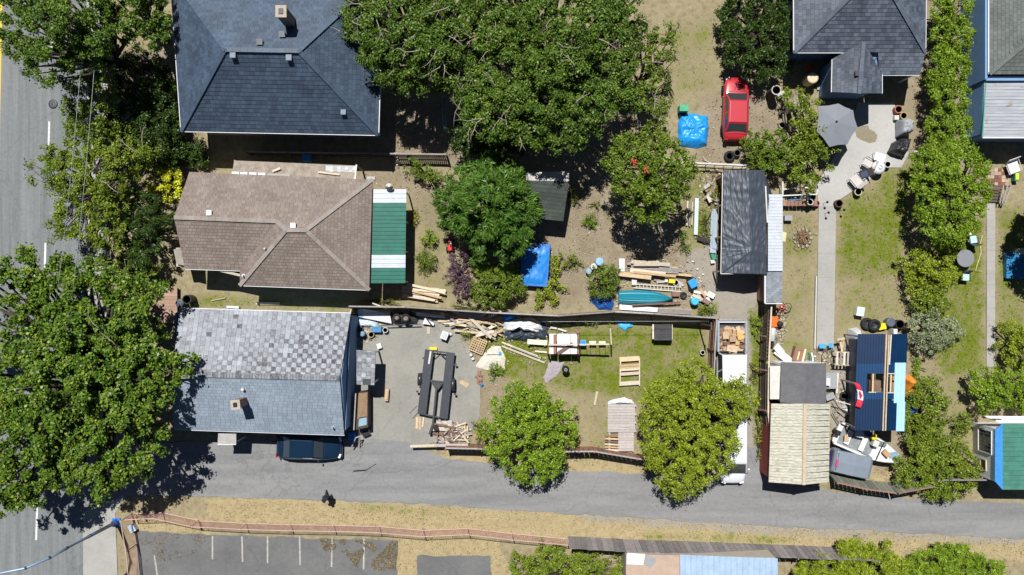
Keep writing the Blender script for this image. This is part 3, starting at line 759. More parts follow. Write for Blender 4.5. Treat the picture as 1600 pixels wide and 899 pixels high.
# --- right edge house with flat lower roof
r = thing('house', 'blue-walled house at the right edge with rust-stained flat lower roof', 'house', W(1560, 100, 0))
SH_GRN = shingle_mat('shingle_greygreen', (0.10, 0.115, 0.11), (0.19, 0.21, 0.195), 0.8, 0.35)
make_roof(r, [[(1546, 116, 3.0), (1546, -120, 3.0), (1760, -120, 5.0), (1680, 4, 5.0)], [(1810, 116, 3.0), (1546, 116.5, 3.0), (1680, 4, 5.02)]], UNDER, SH_GRN, 0.22, 0.33, rv(), caps=(((1546, 116, 3.0), (1680, 4, 5.0)),), gutters=(((1545.5, 116, 3.0), (1545.5, -120, 3.0)),))
RUST = mat('rust_tin', (0.50, 0.52, 0.54), 0.55, 0.2, 1.1, col2=(0.36, 0.36, 0.37)); 
m, nt, b = newmat('rusty_sheet')
n1 = noise_node(nt, 0.9, 6, 0.7); n2 = noise_node(nt, 3.0, 5, 0.7, stretch=(0.2, 2, 1))
c = ramp(nt, n2, [(0.35, (0.26, 0.275, 0.30)), (0.65, (0.38, 0.40, 0.43))])
c = mixc(nt, ramp(nt, n1, [(0.62, (0, 0, 0)), (0.68, (0.8, 0.8, 0.8))]), c, (0.20, 0.135, 0.075))
nt.links.new(c, b.inputs['Base Color']); b.inputs['Roughness'].default_value = 0.6
RUSTY = m
lowr = None
for i in range(9):
    y0, y1 = 119 + i * 10.7, 119 + (i + 1) * 10.7
    mb = MB(); corr(mb, W(1535.5 + 0.6 * (8 - i) * 0.6, y0, 2.6), W(1535.5 + 0.6 * (7 - i) * 0.6, y1, 2.6), W(1720, y1, 2.7), W(1720, y0, 2.7), 2, 0.02, 0.2)
    mb.build('roof_panel', RUSTY, r, solid=0.02)
mb = MB(); mb.bar(W(1534.5, 215.6, 2.58), W(1720, 215.6, 2.66), 0.08, 0.14); mb.build('gutter', WHITE, r)
mb = MB(); mb.bar(W(1540.5, 118, 2.58), W(1534.5, 215, 2.58), 0.07, 0.16); mb.build('fascia', mat('fascia_green', (0.10, 0.34, 0.27), 0.6), r)
BW = mat('wall_bright_blue', (0.16, 0.30, 0.52), 0.7, 0.1, 2)
make_walls(r, [W(1537, 126, 2.55), W(1537, -120, 2.55), W(1700, -120, 2.55), W(1700, 126, 2.55)], 0, 2.85, BW)
make_walls(r, [W(1534, 210, 2.4), W(1538, 112, 2.4), W(1690, 112, 2.4), W(1690, 210, 2.4)], 0, 2.5, BW)
for py in (75, 128, 186):
    c = W(1535 if py < 100 else 1532.6, py, 1.75); window(r, (c.x - (0.0 if py < 100 else -0.12), c.y, 1.75), 1.0, 0.9, (-1, 0), (1, 1), frame=BW)
# --- green roof outbuilding, lower right
r = thing('outbuilding', 'white outbuilding with green ribbed roof and bright blue eave', 'shed', W(1590, 706, 0))
GRS = mat('green_sheet', (0.06, 0.20, 0.155), 0.5, 0.35, 1.6)
for i in range(14):
    y0, y1 = 662 + i * 7.4, 662 + (i + 1) * 7.4
    mb = MB(); corr(mb, W(1567, y0, 2.7), W(1567, y1, 2.7), W(1700, y1, 3.0), W(1700, y0, 3.0), 1, 0.03, 0.15); mb.build('roof_panel', GRS, r, solid=0.02)
mb = MB(); a4 = [W(1555, 672, 2.62), W(1567, 662, 2.70), W(1567, 766, 2.70), W(1554.5, 752, 2.62)]
mb.prism(a4, 0.05); mb.build('eave', mat('eave_blue', (0.04, 0.24, 0.62), 0.5), r)
wx = W(1556, 0, 2.6).x; wy0, wy1 = W(0, 672, 2.6).y, W(0, 752, 2.6).y
mb = MB(); mb.box((wx + 0.1, (wy0 + wy1) / 2, 1.3), (0.14, wy0 - wy1, 2.6)); mb.build('wall', WHITEWALL, r)
for i in range(26):
    piece('siding_board', r, WHITEWALL, (wx + 0.02, wy0 - (i + 0.5) * (wy0 - wy1) / 26, 1.29), (0.03, (wy0 - wy1) / 26 - 0.015, 2.56))
mb = MB(); mb.box((wx + 3, wy1, 1.3), (6, 0.14, 2.6)); mb.build('wall', WHITEWALL, r)
mb = MB(); mb.box((wx + 3, wy0, 1.3), (6, 0.14, 2.6)); mb.build('wall', WHITEWALL, r)
window(r, (wx - 0.01, wy0 - 0.95, 1.45), 1.55, 1.5, (-1, 0), (6, 3))
window(r, (wx - 0.01, wy1 + 0.8, 1.25), 0.7, 0.65, (-1, 0), (1, 1), frame=WOODS['pale'], glass=mat('board_window', (0.16, 0.10, 0.06), 0.7))
mb = MB(); mb.prism([W(1537, 650, 2.4), W(1700, 652, 2.4), W(1700, 660, 2.5), W(1562, 661, 2.5)], 0.06); mb.build('rear_roof', WHITE, r)
for px in (1546, 1552):
    p = W(px, 655, 2.4); mb = MB(); mb.tube([p, p + Vector((0.02, 0.1, 0.8))], 0.05, 8); mb.build('flue_pipe', STEEL, r)
# --- cream shed with grey shed in front
r = thing('shed', 'long shed with cream weathered ribbed gable roof by the lane', 'shed', W(1250, 690, 0))
m, nt, b = newmat('cream_sheet')
n1 = noise_node(nt, 1.6, 6, 0.75, stretch=(0.5, 3.0, 1)); n2 = noise_node(nt, 9, 5, 0.7, stretch=(0.25, 3, 1))
c = ramp(nt, n1, [(0.35, (0.42, 0.405, 0.33)), (0.6, (0.55, 0.535, 0.45))])
c = mixc(nt, ramp(nt, n2, [(0.50, (0, 0, 0)), (0.62, (0.8,) * 3)]), c, (0.17, 0.17, 0.12))
nt.links.new(c, b.inputs['Base Color']); b.inputs['Roughness'].default_value = 0.6
CRS = m
def lerp(a, b, t): return a + (b - a) * t
for side in (0, 1):
    for i in range(14):
        t0, t1 = i / 14, (i + 1) / 14 - 0.0012
        ya0, ya1 = 631 + 123 * t0, 631 + 123 * t1; yb0, yb1 = 631 + 127 * t0, 631 + 127 * t1
        xr = lambda t: lerp(1258, 1256, t)
        if side == 0:
            xe = lambda t: lerp(1205, 1201, t); P = [W(xe(t0), ya0, 2.35), W(xe(t1), ya1, 2.35), W(xr(t1), yb1, 2.95), W(xr(t0), yb0, 2.95)]
        else:
            xe = lambda t: lerp(1297, 1295, t); P = [W(xe(t0), ya0 + 1, 2.35), W(xe(t1), ya1, 2.35), W(xr(t1), yb1, 2.95), W(xr(t0), yb0, 2.95)]
        mb = MB(); corr(mb, P[0], P[1], P[2], P[3], 2, 0.025, 0.2); mb.build('roof_panel', CRS, r, solid=0.015)
mb = MB(); mb.bar(W(1258, 631, 3.0), W(1256, 758, 3.0), 0.22, 0.04); mb.build('ridge_cap', mat('ridge_tan', (0.50, 0.40, 0.30), 0.7), r)
wp = [W(1208, 636, 2.3), W(1294, 636, 2.3), W(1291, 748, 2.3), W(1205, 748, 2.3)]
make_walls(r, wp, 0, 2.25, REDWALL)
pa, pb, pc = W(1206, 748, 2.25), W(1290, 749, 2.25), W(1256, 752, 2.9)
mb = MB(); mb.hexa([pa, pb, pc, pc], [p + Vector((0, 0.1, 0)) for p in (pa, pb, pc, pc)]); mb.build('gable_wall', REDWALL, r)
r = thing('shed', 'small shed with dark grey felt gable roof joined to cream shed', 'shed', W(1256, 600, 0))
FELT = mat('grey_felt', (0.135, 0.135, 0.145), 0.9, 0.3, 2.0, bmp=0.01)
for P in ([(1221, 566, 2.45), (1258, 568, 2.9), (1258, 632, 2.9), (1219, 629, 2.45)], [(1258, 568, 2.9), (1291, 568, 2.45), (1291, 631, 2.45), (1258, 632, 2.9)]):
    mb = MB(); mb.prism([W(*p) for p in P], 0.06); mb.build('roof', FELT, r)
make_walls(r, [W(1223, 571, 2.4), W(1289, 571, 2.4), W(1289, 627, 2.4), W(1223, 627, 2.4)], 0, 2.36, WHITEWALL)
mb = MB(); mb.prism([W(1203, 572, 2.1), W(1219, 572, 2.15), W(1219, 624, 2.15), W(1203, 624, 2.1)], 0.06); mb.build('side_roof', OFFW, r)
for px, py in ((1206, 575), (1206, 621)):
    p = W(px, py, 2.0); mb = MB(); mb.box((p.x, p.y, 1.0), (0.1, 0.1, 2.0)); mb.build('post', WOODS['dark'], r)
# --- roof at the bottom edge
r = thing('outbuilding', 'bottom-edge building, tan flat roof beside pale blue ribbed roof', 'shed', W(1100, 930, 0))
TANR = mat('tan_felt', (0.44, 0.33, 0.26), 0.95, 0.18, 2)
mb = MB(); mb.prism([W(978, 866, 2.6), W(1062, 868, 2.6), W(1062, 1000, 2.6), W(978, 1000, 2.6)], 0.1); t_ = mb.build('flat_roof', TANR, r)
mb = MB(); mb.prism([W(980, 864, 2.65), W(1008, 866, 2.65), W(1005, 883, 2.65), W(979, 882, 2.65)], 0.03); mb.build('white_sheet', WHITE, t_)
mb = MB(); mb.prism([W(1012, 866, 2.65), W(1026, 876, 2.65), W(1016, 889, 2.65), W(1006, 880, 2.65)], 0.03); mb.build('grey_sheet', GREYP, t_)
LBS = mat('pale_blue_sheet', (0.34, 0.46, 0.60), 0.45, 0.2, 1.5)
for i in range(17):
    x0, x1 = 1062.5 + i * 9, 1062.5 + (i + 1) * 9
    mb = MB(); corr(mb, W(x0, 867 + i * 0.35, 2.75), W(x1, 867 + i * 0.35, 2.75), W(x1, 1000, 2.75), W(x0, 1000, 2.75), 1, 0.03, 0.12); mb.build('roof_panel', LBS, r, solid=0.02)
make_walls(r, [W(981, 870, 2.55), W(1212, 874, 2.55), W(1212, 1000, 2.55), W(981, 1000, 2.55)], 0, 2.5, TANWALL)
# --- dark shed under the conifer
r = thing('shed', 'garden shed with dark green-grey shingles half under the conifer', 'shed', W(858, 312, 0))
SH_DG = shingle_mat('shingle_darkgreen', (0.045, 0.055, 0.05), (0.085, 0.10, 0.088), 0.9, 0.2); SH_LI = shingle_mat('shingle_lichen', (0.42, 0.40, 0.37), (0.66, 0.65, 0.63), 0.9, 0.2)
a, b2, c2, d2, e2, f2 = (822, 270, 2.4), (889, 268, 2.4), (889, 284, 2.6), (822, 282, 2.6), (880, 346, 2.0), (822, 340, 2.0)
rr = make_roof(r, [[b2, a, d2, c2]], UNDER, SH_LI, 0.2, 0.25, rv())
make_roof(r, [[f2, e2, c2, d2]], UNDER, SH_DG, 0.25, 0.33, rv())
make_walls(r, inset([W(*p) for p in (a, b2, e2, f2)], 0.3), 0, 1.95, WOODS['grey'])
# --- playhouse / kennel
r = thing('dog_kennel', 'small kennel with dark grey shingled lid on the lawn', 'kennel', W(1034, 520, 0))
c_ = W(1035.5, 518, 0)
mb = MB(); mb.box((c_.x, c_.y, 0.35), (1.1, 1.0, 0.7)); mb.build('body', WOODS['pale'], r)
f = [W(1022, 532, 0.8), W(1050, 532, 0.8), W(1050, 507, 0.95), W(1022, 507, 0.95)]
rr = deck_mesh([f], 0.05).build('roof', UNDER, r); sh = MB(); shingle(sh, f, 0.2, 0.3, rv()); sh.build('shingles', shingle_mat('kennel_shingle', (0.06, 0.06, 0.066), (0.085, 0.085, 0.092), 0.9), rr, kind='stuff')
mb = MB(); mb.bar(W(1020.5, 507, 0.7), W(1020.5, 530, 0.7), 0.12, 0.1); mb.build('side_trim', WOODS['pale'], r)
# --- carport with black tarp
r = thing('carport', 'carport shed covered with a wrinkled black tarpaulin roof', 'carport', W(1164, 345, 0))
TARPK = mat('black_tarp', (0.05, 0.063, 0.085), 0.5, 0.3, 2, spec=0.5)
def tarp_pt(s, t):
    px = lerp(lerp(1131, 1127, t), lerp(1194, 1199, t), s); py = lerp(266, 427, t) + (2 * s if t > .95 else 0)
    ridge = 1 - abs(s - 0.62) / 0.62 if s < 0.62 else 1 - abs(s - 0.62) / 0.55
    z = 2.35 + 0.55 * ridge
    ax, ay = px - 1180, py - 391; rr_ = math.hypot(ax, ay); th = math.atan2(ay, ax)
    w = 0.035 * min(1, rr_ / 30) * math.exp(-rr_ / 80) * (0.55 + 0.9 * nz(px * .07, py * .05, 11)) * (1.6 * max(0, 1 - 3.2 * abs(nz(th * 4.5, rr_ * .012, 21))) ** 2 + 1.2 * max(0, 1 - 3 * abs(nz(th * 9, rr_ * .02, 31))) ** 2 - .5)
    w += 0.03 * nz(px * 0.06, py * 0.11, 2) + 0.035 * nz(px * 0.22, py * 0.07, 5) + 0.02 * nz(px * 0.45, py * 0.12, 15) + 0.05 * math.exp(-rr_ / 9)
    if py > 391 and abs(ax) < (py - 391) * 1.3 + 4: z -= 0.10 * min(1, (py - 391) / 20)
    return W(px, py, z + w)
P = [[tarp_pt(i / 90, j / 170) for i in range(91)] for j in range(171)]
mb = MB(); mb.grid(P, True); mb.build('tarp', TARPK, r, smooth=True, solid=0.01)
side = [[W(lerp(1194, 1199, t) + u * (13 * max(0, 1 - abs(t - 0.28) / 0.3)), lerp(266, 427, t), 2.55 - 0.5 * u + 0.03 * nz(t * 30, u * 4)) for u in (0, 0.3, 0.6, 1)] for t in [i / 60 for i in range(61)]]
mb = MB(); mb.grid(side, True); mb.build('tarp_flap', TARPK, r, smooth=True, solid=0.01)
make_walls(r, [W(1132, 272, 2.3), W(1192, 272, 2.3), W(1197, 420, 2.3)], 0, 2.2, WOODS['brown'])
for py in (275, 320, 370, 424):
    for px in (1130, 1196):
        p = W(px - (py - 275) * 0.02, py, 2.2); mb = MB(); mb.box((p.x, p.y, 1.1), (0.1, 0.1, 2.2)); mb.build('post', WOODS['pale'], r)
mb = MB(); mb.bar(W(1129, 270, 2.34), W(1126, 428, 2.34), 0.05, 0.09); mb.build('edge_rail', OFFW, r)
mb = MB(); mb.bar(W(1126, 428, 2.34), W(1196, 428, 2.4), 0.05, 0.09); mb.build('edge_rail', OFFW, r)
pbar('batten', r, OFFW, W(1196, 291, 2.62), W(1199, 348, 2.62), 0.09, 0.05)
r = thing('lean_to_shed', 'lean-to with white ribbed metal roof along the tarped carport', 'shed', W(1212, 380, 0))
for i in range(12):
    y0, y1 = 304 + i * 10, 304 + (i + 1) * 10
    mb = MB(); corr(mb, W(1200, y0, 2.3), W(1200, y1, 2.3), W(1223, y1, 2.15), W(1223, y0, 2.15), 2, 0.02, 0.15); mb.build('roof_panel', WHITEM, r, solid=0.015)
f = [W(1222, 473, 2.0), W(1222, 425, 2.0), W(1196, 425, 2.2), W(1196, 473, 2.2)]
rr = deck_mesh([f], 0.06).build('end_roof', UNDER, r); sh = MB(); shingle(sh, f, 0.2, 0.3, rv()); sh.build('shingles', shingle_mat('leanto_shingle', (0.17, 0.19, 0.22), (0.36, 0.39, 0.43), 0.8), rr, kind='stuff')
mb = MB(); mb.bar(W(1195, 424, 2.2), W(1195, 474, 2.2), 0.08, 0.12); mb.build('fascia', WHITE, r)
mb = MB(); mb.bar(W(1195, 474.5, 2.2), W(1222, 474.5, 2.0), 0.06, 0.12); mb.build('fascia', WHITE, r)
make_walls(r, [W(1202, 306, 2.1), W(1221, 306, 2.1), W(1220, 470, 1.9), W(1198, 470, 1.9)], 0, 1.95, WOODS['brown'])
# --- blue panel canopy
r = thing('canopy_shelter', 'open shelter with dark blue ribbed sheets and exposed timber ridge', 'shelter', W(1372, 598, 0))
DBS = mat('dark_blue_sheet', (0.003, 0.024, 0.075), 0.4, 0.2, 1.5, spec=0.35); MBS = mat('mid_blue_sheet', (0.004, 0.045, 0.13), 0.4, 0.2, 1.5, spec=0.35)
def shx(t, x): return x - 5 * t
def can(x0, x1, y0, y1, z0, z1, n, mt):
    t0, t1 = (y0 - 522) / 151, (y1 - 522) / 151
    mb = MB(); corr(mb, W(shx(t0, x0), y0, z0), W(shx(t0, x1), y0, z1), W(shx(t1, x1), y1, z1), W(shx(t1, x0), y1, z0), n, 0.025, 0.12)
    mb.build('roof_panel', mt, r, solid=0.012)
for k in range(5):
    x0, x1 = 1340 + k * 8.6, 1340 + (k + 1) * 8.6; z0, z1 = 2.3 + k * 0.07, 2.3 + (k + 1) * 0.07
    can(x0, x1, 522, 568, z0 + 0.02, z1 + 0.02, 2, DBS)
    if k < 2: can(x0, x1, 568, 624, z0, z1, 2, MBS)
    else:
        can(x0, x1, 568, 584, z0, z1, 2, MBS); can(x0, x1, 613, 624, z0, z1, 2, MBS)
    can(x0, x1, 624, 673, z0 + 0.02, z1 + 0.02, 2, DBS)
for k in range(3):
    x0, x1 = 1391 + k * 9, 1391 + (k + 1) * 9; z0, z1 = 2.6 - k * 0.08, 2.6 - (k + 1) * 0.08
    can(x0, x1, 522, 567, z0, z1, 2, DBS)
    if k == 0: can(x0, x1, 613, 624, z0, z1, 2, MBS)
    if k < 1: can(x0, x1, 567, 584, z0, z1, 2, MBS)
    if k < 2: can(x0, x1, 626, 673, z0 + .02, z1 + .02, 2, DBS)
LBP = mat('light_blue_sheet', (0.38, 0.60, 0.80), 0.4, 0.08, 2)
can(1400, 1417, 567, 630, 2.56, 2.48, 3, LBP); can(1405, 1418, 628, 674, 2.58, 2.5, 3, LBP)
for a, b, mt in (((1384.5, 523, 2.66), (1379, 673, 2.66), 'fresh'), ((1388.5, 523, 2.70), (1383, 673, 2.70), 'pale'), ((1392, 523, 2.60), (1389, 570, 2.60), 'pale')):
    pbar('ridge_beam', r, WOODS[mt], W(*a), W(*b), 0.08, 0.12)
pbar('rafter', r, WOODS['fresh'], W(1364, 583, 2.45), W(1363, 613, 2.45), 0.10, 0.1); pbar('rafter', r, WOODS['fresh'], W(1392, 584, 2.52), W(1391, 613, 2.52), 0.10, 0.1)
pbar('purlin', r, WOODS['pale'], W(1357, 613, 2.5), W(1397, 614, 2.6), 0.06, 0.06); pbar('purlin', r, OFFW, W(1386, 584, 2.64), W(1400, 584, 2.6), 0.05, 0.05)
mb = MB(); mb.box(W(1365, 604, 1.9), (0.75, 0.85, 0.5)); mb.build('shelf_box', mat('box_brown', (.17, .12, .09), .8, .3, 4), r)
for px, py in ((1342, 526), (1415, 526), (1338, 600), (1412, 600), (1336, 668), (1409, 668)):
    p = W(px, py, 2.3); mb = MB(); mb.box((p.x, p.y, 1.14), (0.1, 0.1, 2.28)); mb.build('post', WOODS['grey'], r)
tp = [[W(lerp(1326, 1341, u), lerp(530, 672, t), 0.4 + 1.9 * u ** 0.6 + 0.06 * nz(t * 9, u * 3, 8)) for u in (0, .2, .4, .6, .8, 1)] for t in [i / 40 for i in range(41)]]
mb = MB(); mb.grid(tp, True); mb.build('side_tarp', mat('navy_tarp', (0.012, 0.028, 0.09), 0.45, 0.3, 2), r, smooth=True, solid=0.01)

# ------------------------------------------------------------------ trees, hedges, shrubs
BARK = mat('bark', (0.065, 0.052, 0.04), 0.95, 0.4, 5, bmp=0.02)
BARKL = mat('bark_pale', (0.34, 0.29, 0.24), 0.95, 0.3, 5)
LEAF = dict(
    maple=leaf_mat('leaf_maple', [(0.03, 0.066, 0.014), (0.056, 0.112, 0.024), (0.092, 0.155, 0.034), (0.18, 0.195, 0.04)]),
    oak=leaf_mat('leaf_oak', [(0.024, 0.056, 0.014), (0.05, 0.10, 0.024), (0.082, 0.138, 0.035), (0.135, 0.172, 0.05)]),
    mid=leaf_mat('leaf_mid', [(0.045, 0.085, 0.016), (0.09, 0.14, 0.028), (0.14, 0.185, 0.034)]),
    light=leaf_mat('leaf_light', [(0.06, 0.10, 0.018), (0.11, 0.16, 0.028), (0.18, 0.215, 0.045)]),
    bright=leaf_mat('leaf_bright', [(0.06, 0.11, 0.016), (0.125, 0.20, 0.026), (0.20, 0.27, 0.04)]),
    lime=leaf_mat('leaf_lime', [(0.24, 0.28, 0.025), (0.38, 0.40, 0.04), (0.50, 0.50, 0.07)]),
    yellow=leaf_mat('leaf_yellowgreen', [(0.085, 0.125, 0.016), (0.16, 0.21, 0.026), (0.25, 0.28, 0.045)]),
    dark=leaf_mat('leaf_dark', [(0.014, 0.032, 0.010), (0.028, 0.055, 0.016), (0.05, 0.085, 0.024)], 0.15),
    conif=leaf_mat('leaf_conifer', [(0.028, 0.07, 0.018), (0.055, 0.12, 0.03), (0.095, 0.165, 0.045)], 0.2),
    olive=leaf_mat('leaf_olive', [(0.13, 0.16, 0.085), (0.20, 0.235, 0.13), (0.28, 0.31, 0.19)], 0.2),
    purple=leaf_mat('leaf_purple', [(0.045, 0.022, 0.040), (0.085, 0.045, 0.07), (0.16, 0.11, 0.11)], 0.15),
    weed=leaf_mat('leaf_weed', [(0.10, 0.12, 0.03), (0.17, 0.19, 0.05), (0.26, 0.24, 0.09)]),
)
def quads_object(name, C, N, T, L, Wd, mt, parent=None, kind=None, tri=False):
    """many leaf-sized faces: centre, normal, long axis, length, width"""
    n = len(C); B = np.cross(N, T)
    a = C - T * L[:, None] * 0.5; c = C + T * L[:, None] * 0.5
    b = C + B * Wd[:, None] * 0.5 + N * Wd[:, None] * 0.12; d = C - B * Wd[:, None] * 0.5 + N * Wd[:, None] * 0.12
    V = np.stack([a, d, c, b], 1).reshape(-1, 3)
    if parent is not None and parent in INV:
        m = np.array(INV[parent]); V = V @ m[:3, :3].T + m[:3, 3]
    me = bpy.data.meshes.new(name); me.vertices.add(4 * n); me.vertices.foreach_set('co', V.reshape(-1).astype(np.float32))
    me.loops.add(4 * n); me.loops.foreach_set('vertex_index', np.arange(4 * n, dtype=np.int32))
    me.polygons.add(n); me.polygons.foreach_set('loop_start', np.arange(0, 4 * n, 4, dtype=np.int32))
    me.update(calc_edges=True); me.materials.append(mt)
    o = bpy.data.objects.new(name, me); COL.objects.link(o)
    if parent is not None: o.parent = parent
    return tag(o, kind=kind)
def unit(v): return v / np.maximum(np.linalg.norm(v, axis=-1, keepdims=True), 1e-9)
def lobes_in(poly, n, rmin, rmax, zlo, ztop, seed, pack=0.52):
    g = np.random.default_rng(seed); P = np.array(poly, float); lo, hi = P.min(0), P.max(0)
    q = g.uniform(lo, hi, (6000, 2)); q = q[inside(poly, q[:, 0], q[:, 1])]
    d = edge_dist(poly, q[:, 0], q[:, 1]); dm = d.max(); out = []
    for (x, y), dd in zip(q, d):
        r = rmin + (rmax - rmin) * g.random()
        r = min(r, max(rmin * 0.6, dd * 1.05))
        if dd < r * 0.75: continue
        if any(math.hypot(x - a, y - b_) < (r + rr) * pack for a, b_, rr, _ in out): continue
        z = zlo + (ztop - zlo) * (min(1, dd / (dm * 0.9)) ** 0.55) * (0.66 + 0.46 * g.random()) - r / PPM * 0.75
        out.append((x, y, r, max(z, r / PPM * 0.5)))
        if len(out) >= n: break
    for _ in range(max(2, len(poly) // 2)):      # small sprays that break the outline
        i = g.integers(len(poly)); (x0, y0), (x1, y1) = poly[i], poly[(i + 1) % len(poly)]; t = g.random()
        out.append((x0 + (x1 - x0) * t + g.normal() * 2, y0 + (y1 - y0) * t + g.normal() * 2, rmin * g.uniform(.4, .75), max(.3, zlo * g.uniform(.75, 1.1))))
    return out
def plant(name, label, cat, poly, ztop, leaf, n=14, r=(16, 30), zlo=None, size=0.2, asp=0.55, dens=150, base=None, bark=None, group=None, seed=1,
          style='broad', clump=0.42, trunk_r=0.16, bare=0, gap=0.0, flat=0.8, up=0.4, pack=0.48):
    g = np.random.default_rng(seed); zlo = ztop * 0.45 if zlo is None else zlo
    lob = lobes_in(poly, int(n * 1.3), r[0], r[1], zlo, ztop, seed, pack)
    if not lob: lob = [(sum(p[0] for p in poly) / len(poly), sum(p[1] for p in poly) / len(poly), r[0], ztop * 0.6)]
    cx, cy = np.mean([l[0] for l in lob]), np.mean([l[1] for l in lob])
    b0 = W(*base) if base else W(cx, cy, ztop * 0.55).to_2d().to_3d(); b0.z = 0
    root = thing(name, label, cat, b0, 0, group)
    C, N, T, L_, W_ = [], [], [], [], []
    limb = MB(); fork = Vector((b0.x + 0.1, b0.y - 0.1, ztop * 0.3))
    if ztop > 2.0: limb.tube([b0 - Vector((0, 0, 0.2)), b0 + Vector((0.03, 0.02, 0.15)), (b0 + fork) / 2, fork], [trunk_r * 1.5, trunk_r * 1.15, trunk_r, trunk_r * 0.85], 9)
    for lx, ly, lr, lz in lob:
        c = np.array(W(lx, ly, lz)); rad = lr / PPM * (CAM_H - lz) / CAM_H; area = math.pi * rad * rad
        ncl = max(4, int(area / (math.pi * clump * clump) * 1.95 * (1 - gap)))
        dirs = unit(g.normal(size=(ncl, 3))); dirs[:, 2] = np.where(dirs[:, 2] < -0.35, -dirs[:, 2], dirs[:, 2])
        rf = np.where(g.random(ncl) < 0.72, g.uniform(0.78, 1.08, ncl), g.uniform(0.25, 0.75, ncl))
        cc = c + dirs * rf[:, None] * np.array([rad, rad, rad * flat])
        cc[:, 2] = np.maximum(cc[:, 2], 0.12)
        m = max(4, int(dens * area * 4.4 / ncl))
        k = ncl * m
        ctr = np.repeat(cc, m, 0); dr = np.repeat(dirs, m, 0)
        csz = np.repeat(clump * g.uniform(0.5, 1.35, ncl), m)
        off = g.normal(size=(k, 3)) * 0.36 * csz[:, None] * np.array([1, 1, 0.6])
        pos = ctr + off; pos[:, 2] = np.maximum(pos[:, 2], 0.05)
        nrm = unit(dr * 0.45 + np.array([0, 0, up]) + g.normal(size=(k, 3)) * 0.62 + off / np.maximum(csz[:, None], 1e-3) * 0.35)
        if style == 'conifer':
            ax = np.array([b0.x, b0.y, 0]); out = pos - ax; out[:, 2] = 0; out = unit(out + g.normal(size=(k, 3)) * 0.7 * np.linalg.norm(out, axis=1, keepdims=True)); out[:, 2] = -0.25
            t = unit(out)
        elif style == 'spiky':
            t = unit(g.normal(size=(k, 3)) * np.array([1, 1, 0.5]) + off * 2)
        else: t = unit(g.normal(size=(k, 3)))
        t = unit(t - nrm * (t * nrm).sum(1, keepdims=True))
        s = size * 0.68 * g.uniform(0.5, 1.45, k)
        C.append(pos); N.append(nrm); T.append(t); L_.append(s); W_.append(s * asp)
        if ztop > 2.0:
            e = Vector(c); mid = fork.lerp(e, 0.5) + Vector((g.normal() * .3, g.normal() * .3, -0.25 + g.normal() * .15)); tr = trunk_r * (0.45 + 0.2 * g.random())
            limb.tube([fork, mid, e], [tr, tr * 0.6, tr * 0.25], 6)
            for q in cc[:max(2, min(7, ncl // 3))]:
                e2 = Vector(q); limb.tube([e, e.lerp(e2, 0.5) + Vector((0, 0, 0.06)), e2], [tr * 0.25, tr * 0.16, tr * 0.06], 4, False)
        else:
            for q in cc[:max(2, min(5, ncl // 3))]:
                limb.tube([b0, b0.lerp(Vector(q), 0.6) + Vector((0, 0, 0.05)), Vector(q)], [0.04, 0.025, 0.01], 4, False)
    twig = MB()
    for k in range(bare):     # pale bare twigs that stand out of the crown
        lx, ly, lr, lz = lob[g.integers(len(lob))]; c = W(lx, ly, lz + lr / PPM * 0.75); an = g.uniform(0, 6.28); ln = g.uniform(0.7, 1.9)
        p = [c]
        for s in range(4): an += g.normal() * 0.35; p.append(p[-1] + Vector((math.cos(an) * ln / 4, math.sin(an) * ln / 4, 0.05 + g.normal() * 0.05)))
        rr_ = 0.03 * g.uniform(0.6, 1.3); twig.tube(p, [rr_, rr_ * .85, rr_ * .7, rr_ * .5, rr_ * .2], 5)
        q = p[2]; an2 = an + 0.8; twig.tube([q, q + Vector((math.cos(an2) * 0.35, math.sin(an2) * 0.35, .05)), q + Vector((math.cos(an2) * 0.6, math.sin(an2 + .2) * 0.6, .1))], [rr_ * .5, rr_ * .35, rr_ * .15], 4)
    if bare: twig.build('bare_branches', BARKL, root, smooth=True, kind='stuff')
    limb.build('trunk' if ztop > 2.0 else 'stem', BARK, root, smooth=True)
    quads_object('crown' if ztop > 2.0 else 'foliage', *[np.concatenate(x) for x in (C, N, T, L_, W_)], LEAF[leaf], root)
    return root
P_ = plant
P_('maple_tree', 'huge maple overhanging the street in front of the speckled-roof house', 'tree',
   [(-70, 430), (0, 415), (25, 383), (48, 400), (62, 428), (88, 398), (140, 400), (168, 422), (232, 432), (256, 456), (240, 482), (250, 520), (266, 548), (312, 568), (286, 582), (268, 612), (274, 640), (262, 690), (240, 735), (190, 760), (150, 775), (125, 770), (92, 764), (62, 788), (30, 812), (-40, 800), (-90, 700), (-95, 520)],
   9.0, 'maple', 95, (14, 40), 5.2, 0.27, 0.7, 105, (196, 588), seed=3, clump=0.46, trunk_r=0.34, bare=6, gap=0.05, pack=.44)
P_('street_tree', 'loose light green tree over the pavement beside the brown house', 'tree', [(74, 222), (130, 205), (190, 205), (250, 236), (228, 270), (205, 300), (198, 360), (186, 404), (160, 395), (112, 378), (84, 345), (96, 300), (72, 280)], 5.2, 'light', 40, (12, 26), 2.6, 0.2, 0.6, 110, (170, 305), seed=4, clump=0.38, gap=0.05, bark=BARKL, bare=6)
P_('street_tree', 'sparse sapling leaning over the street lane line', 'tree', [(40, 238), (75, 222), (100, 240), (90, 300), (100, 370), (80, 400), (68, 350), (75, 300), (40, 290)], 4.2, 'mid', 16, (6, 12), 2.8, 0.2, 0.6, 45, (128, 315), seed=5, clump=0.35, gap=0.45, trunk_r=.08)
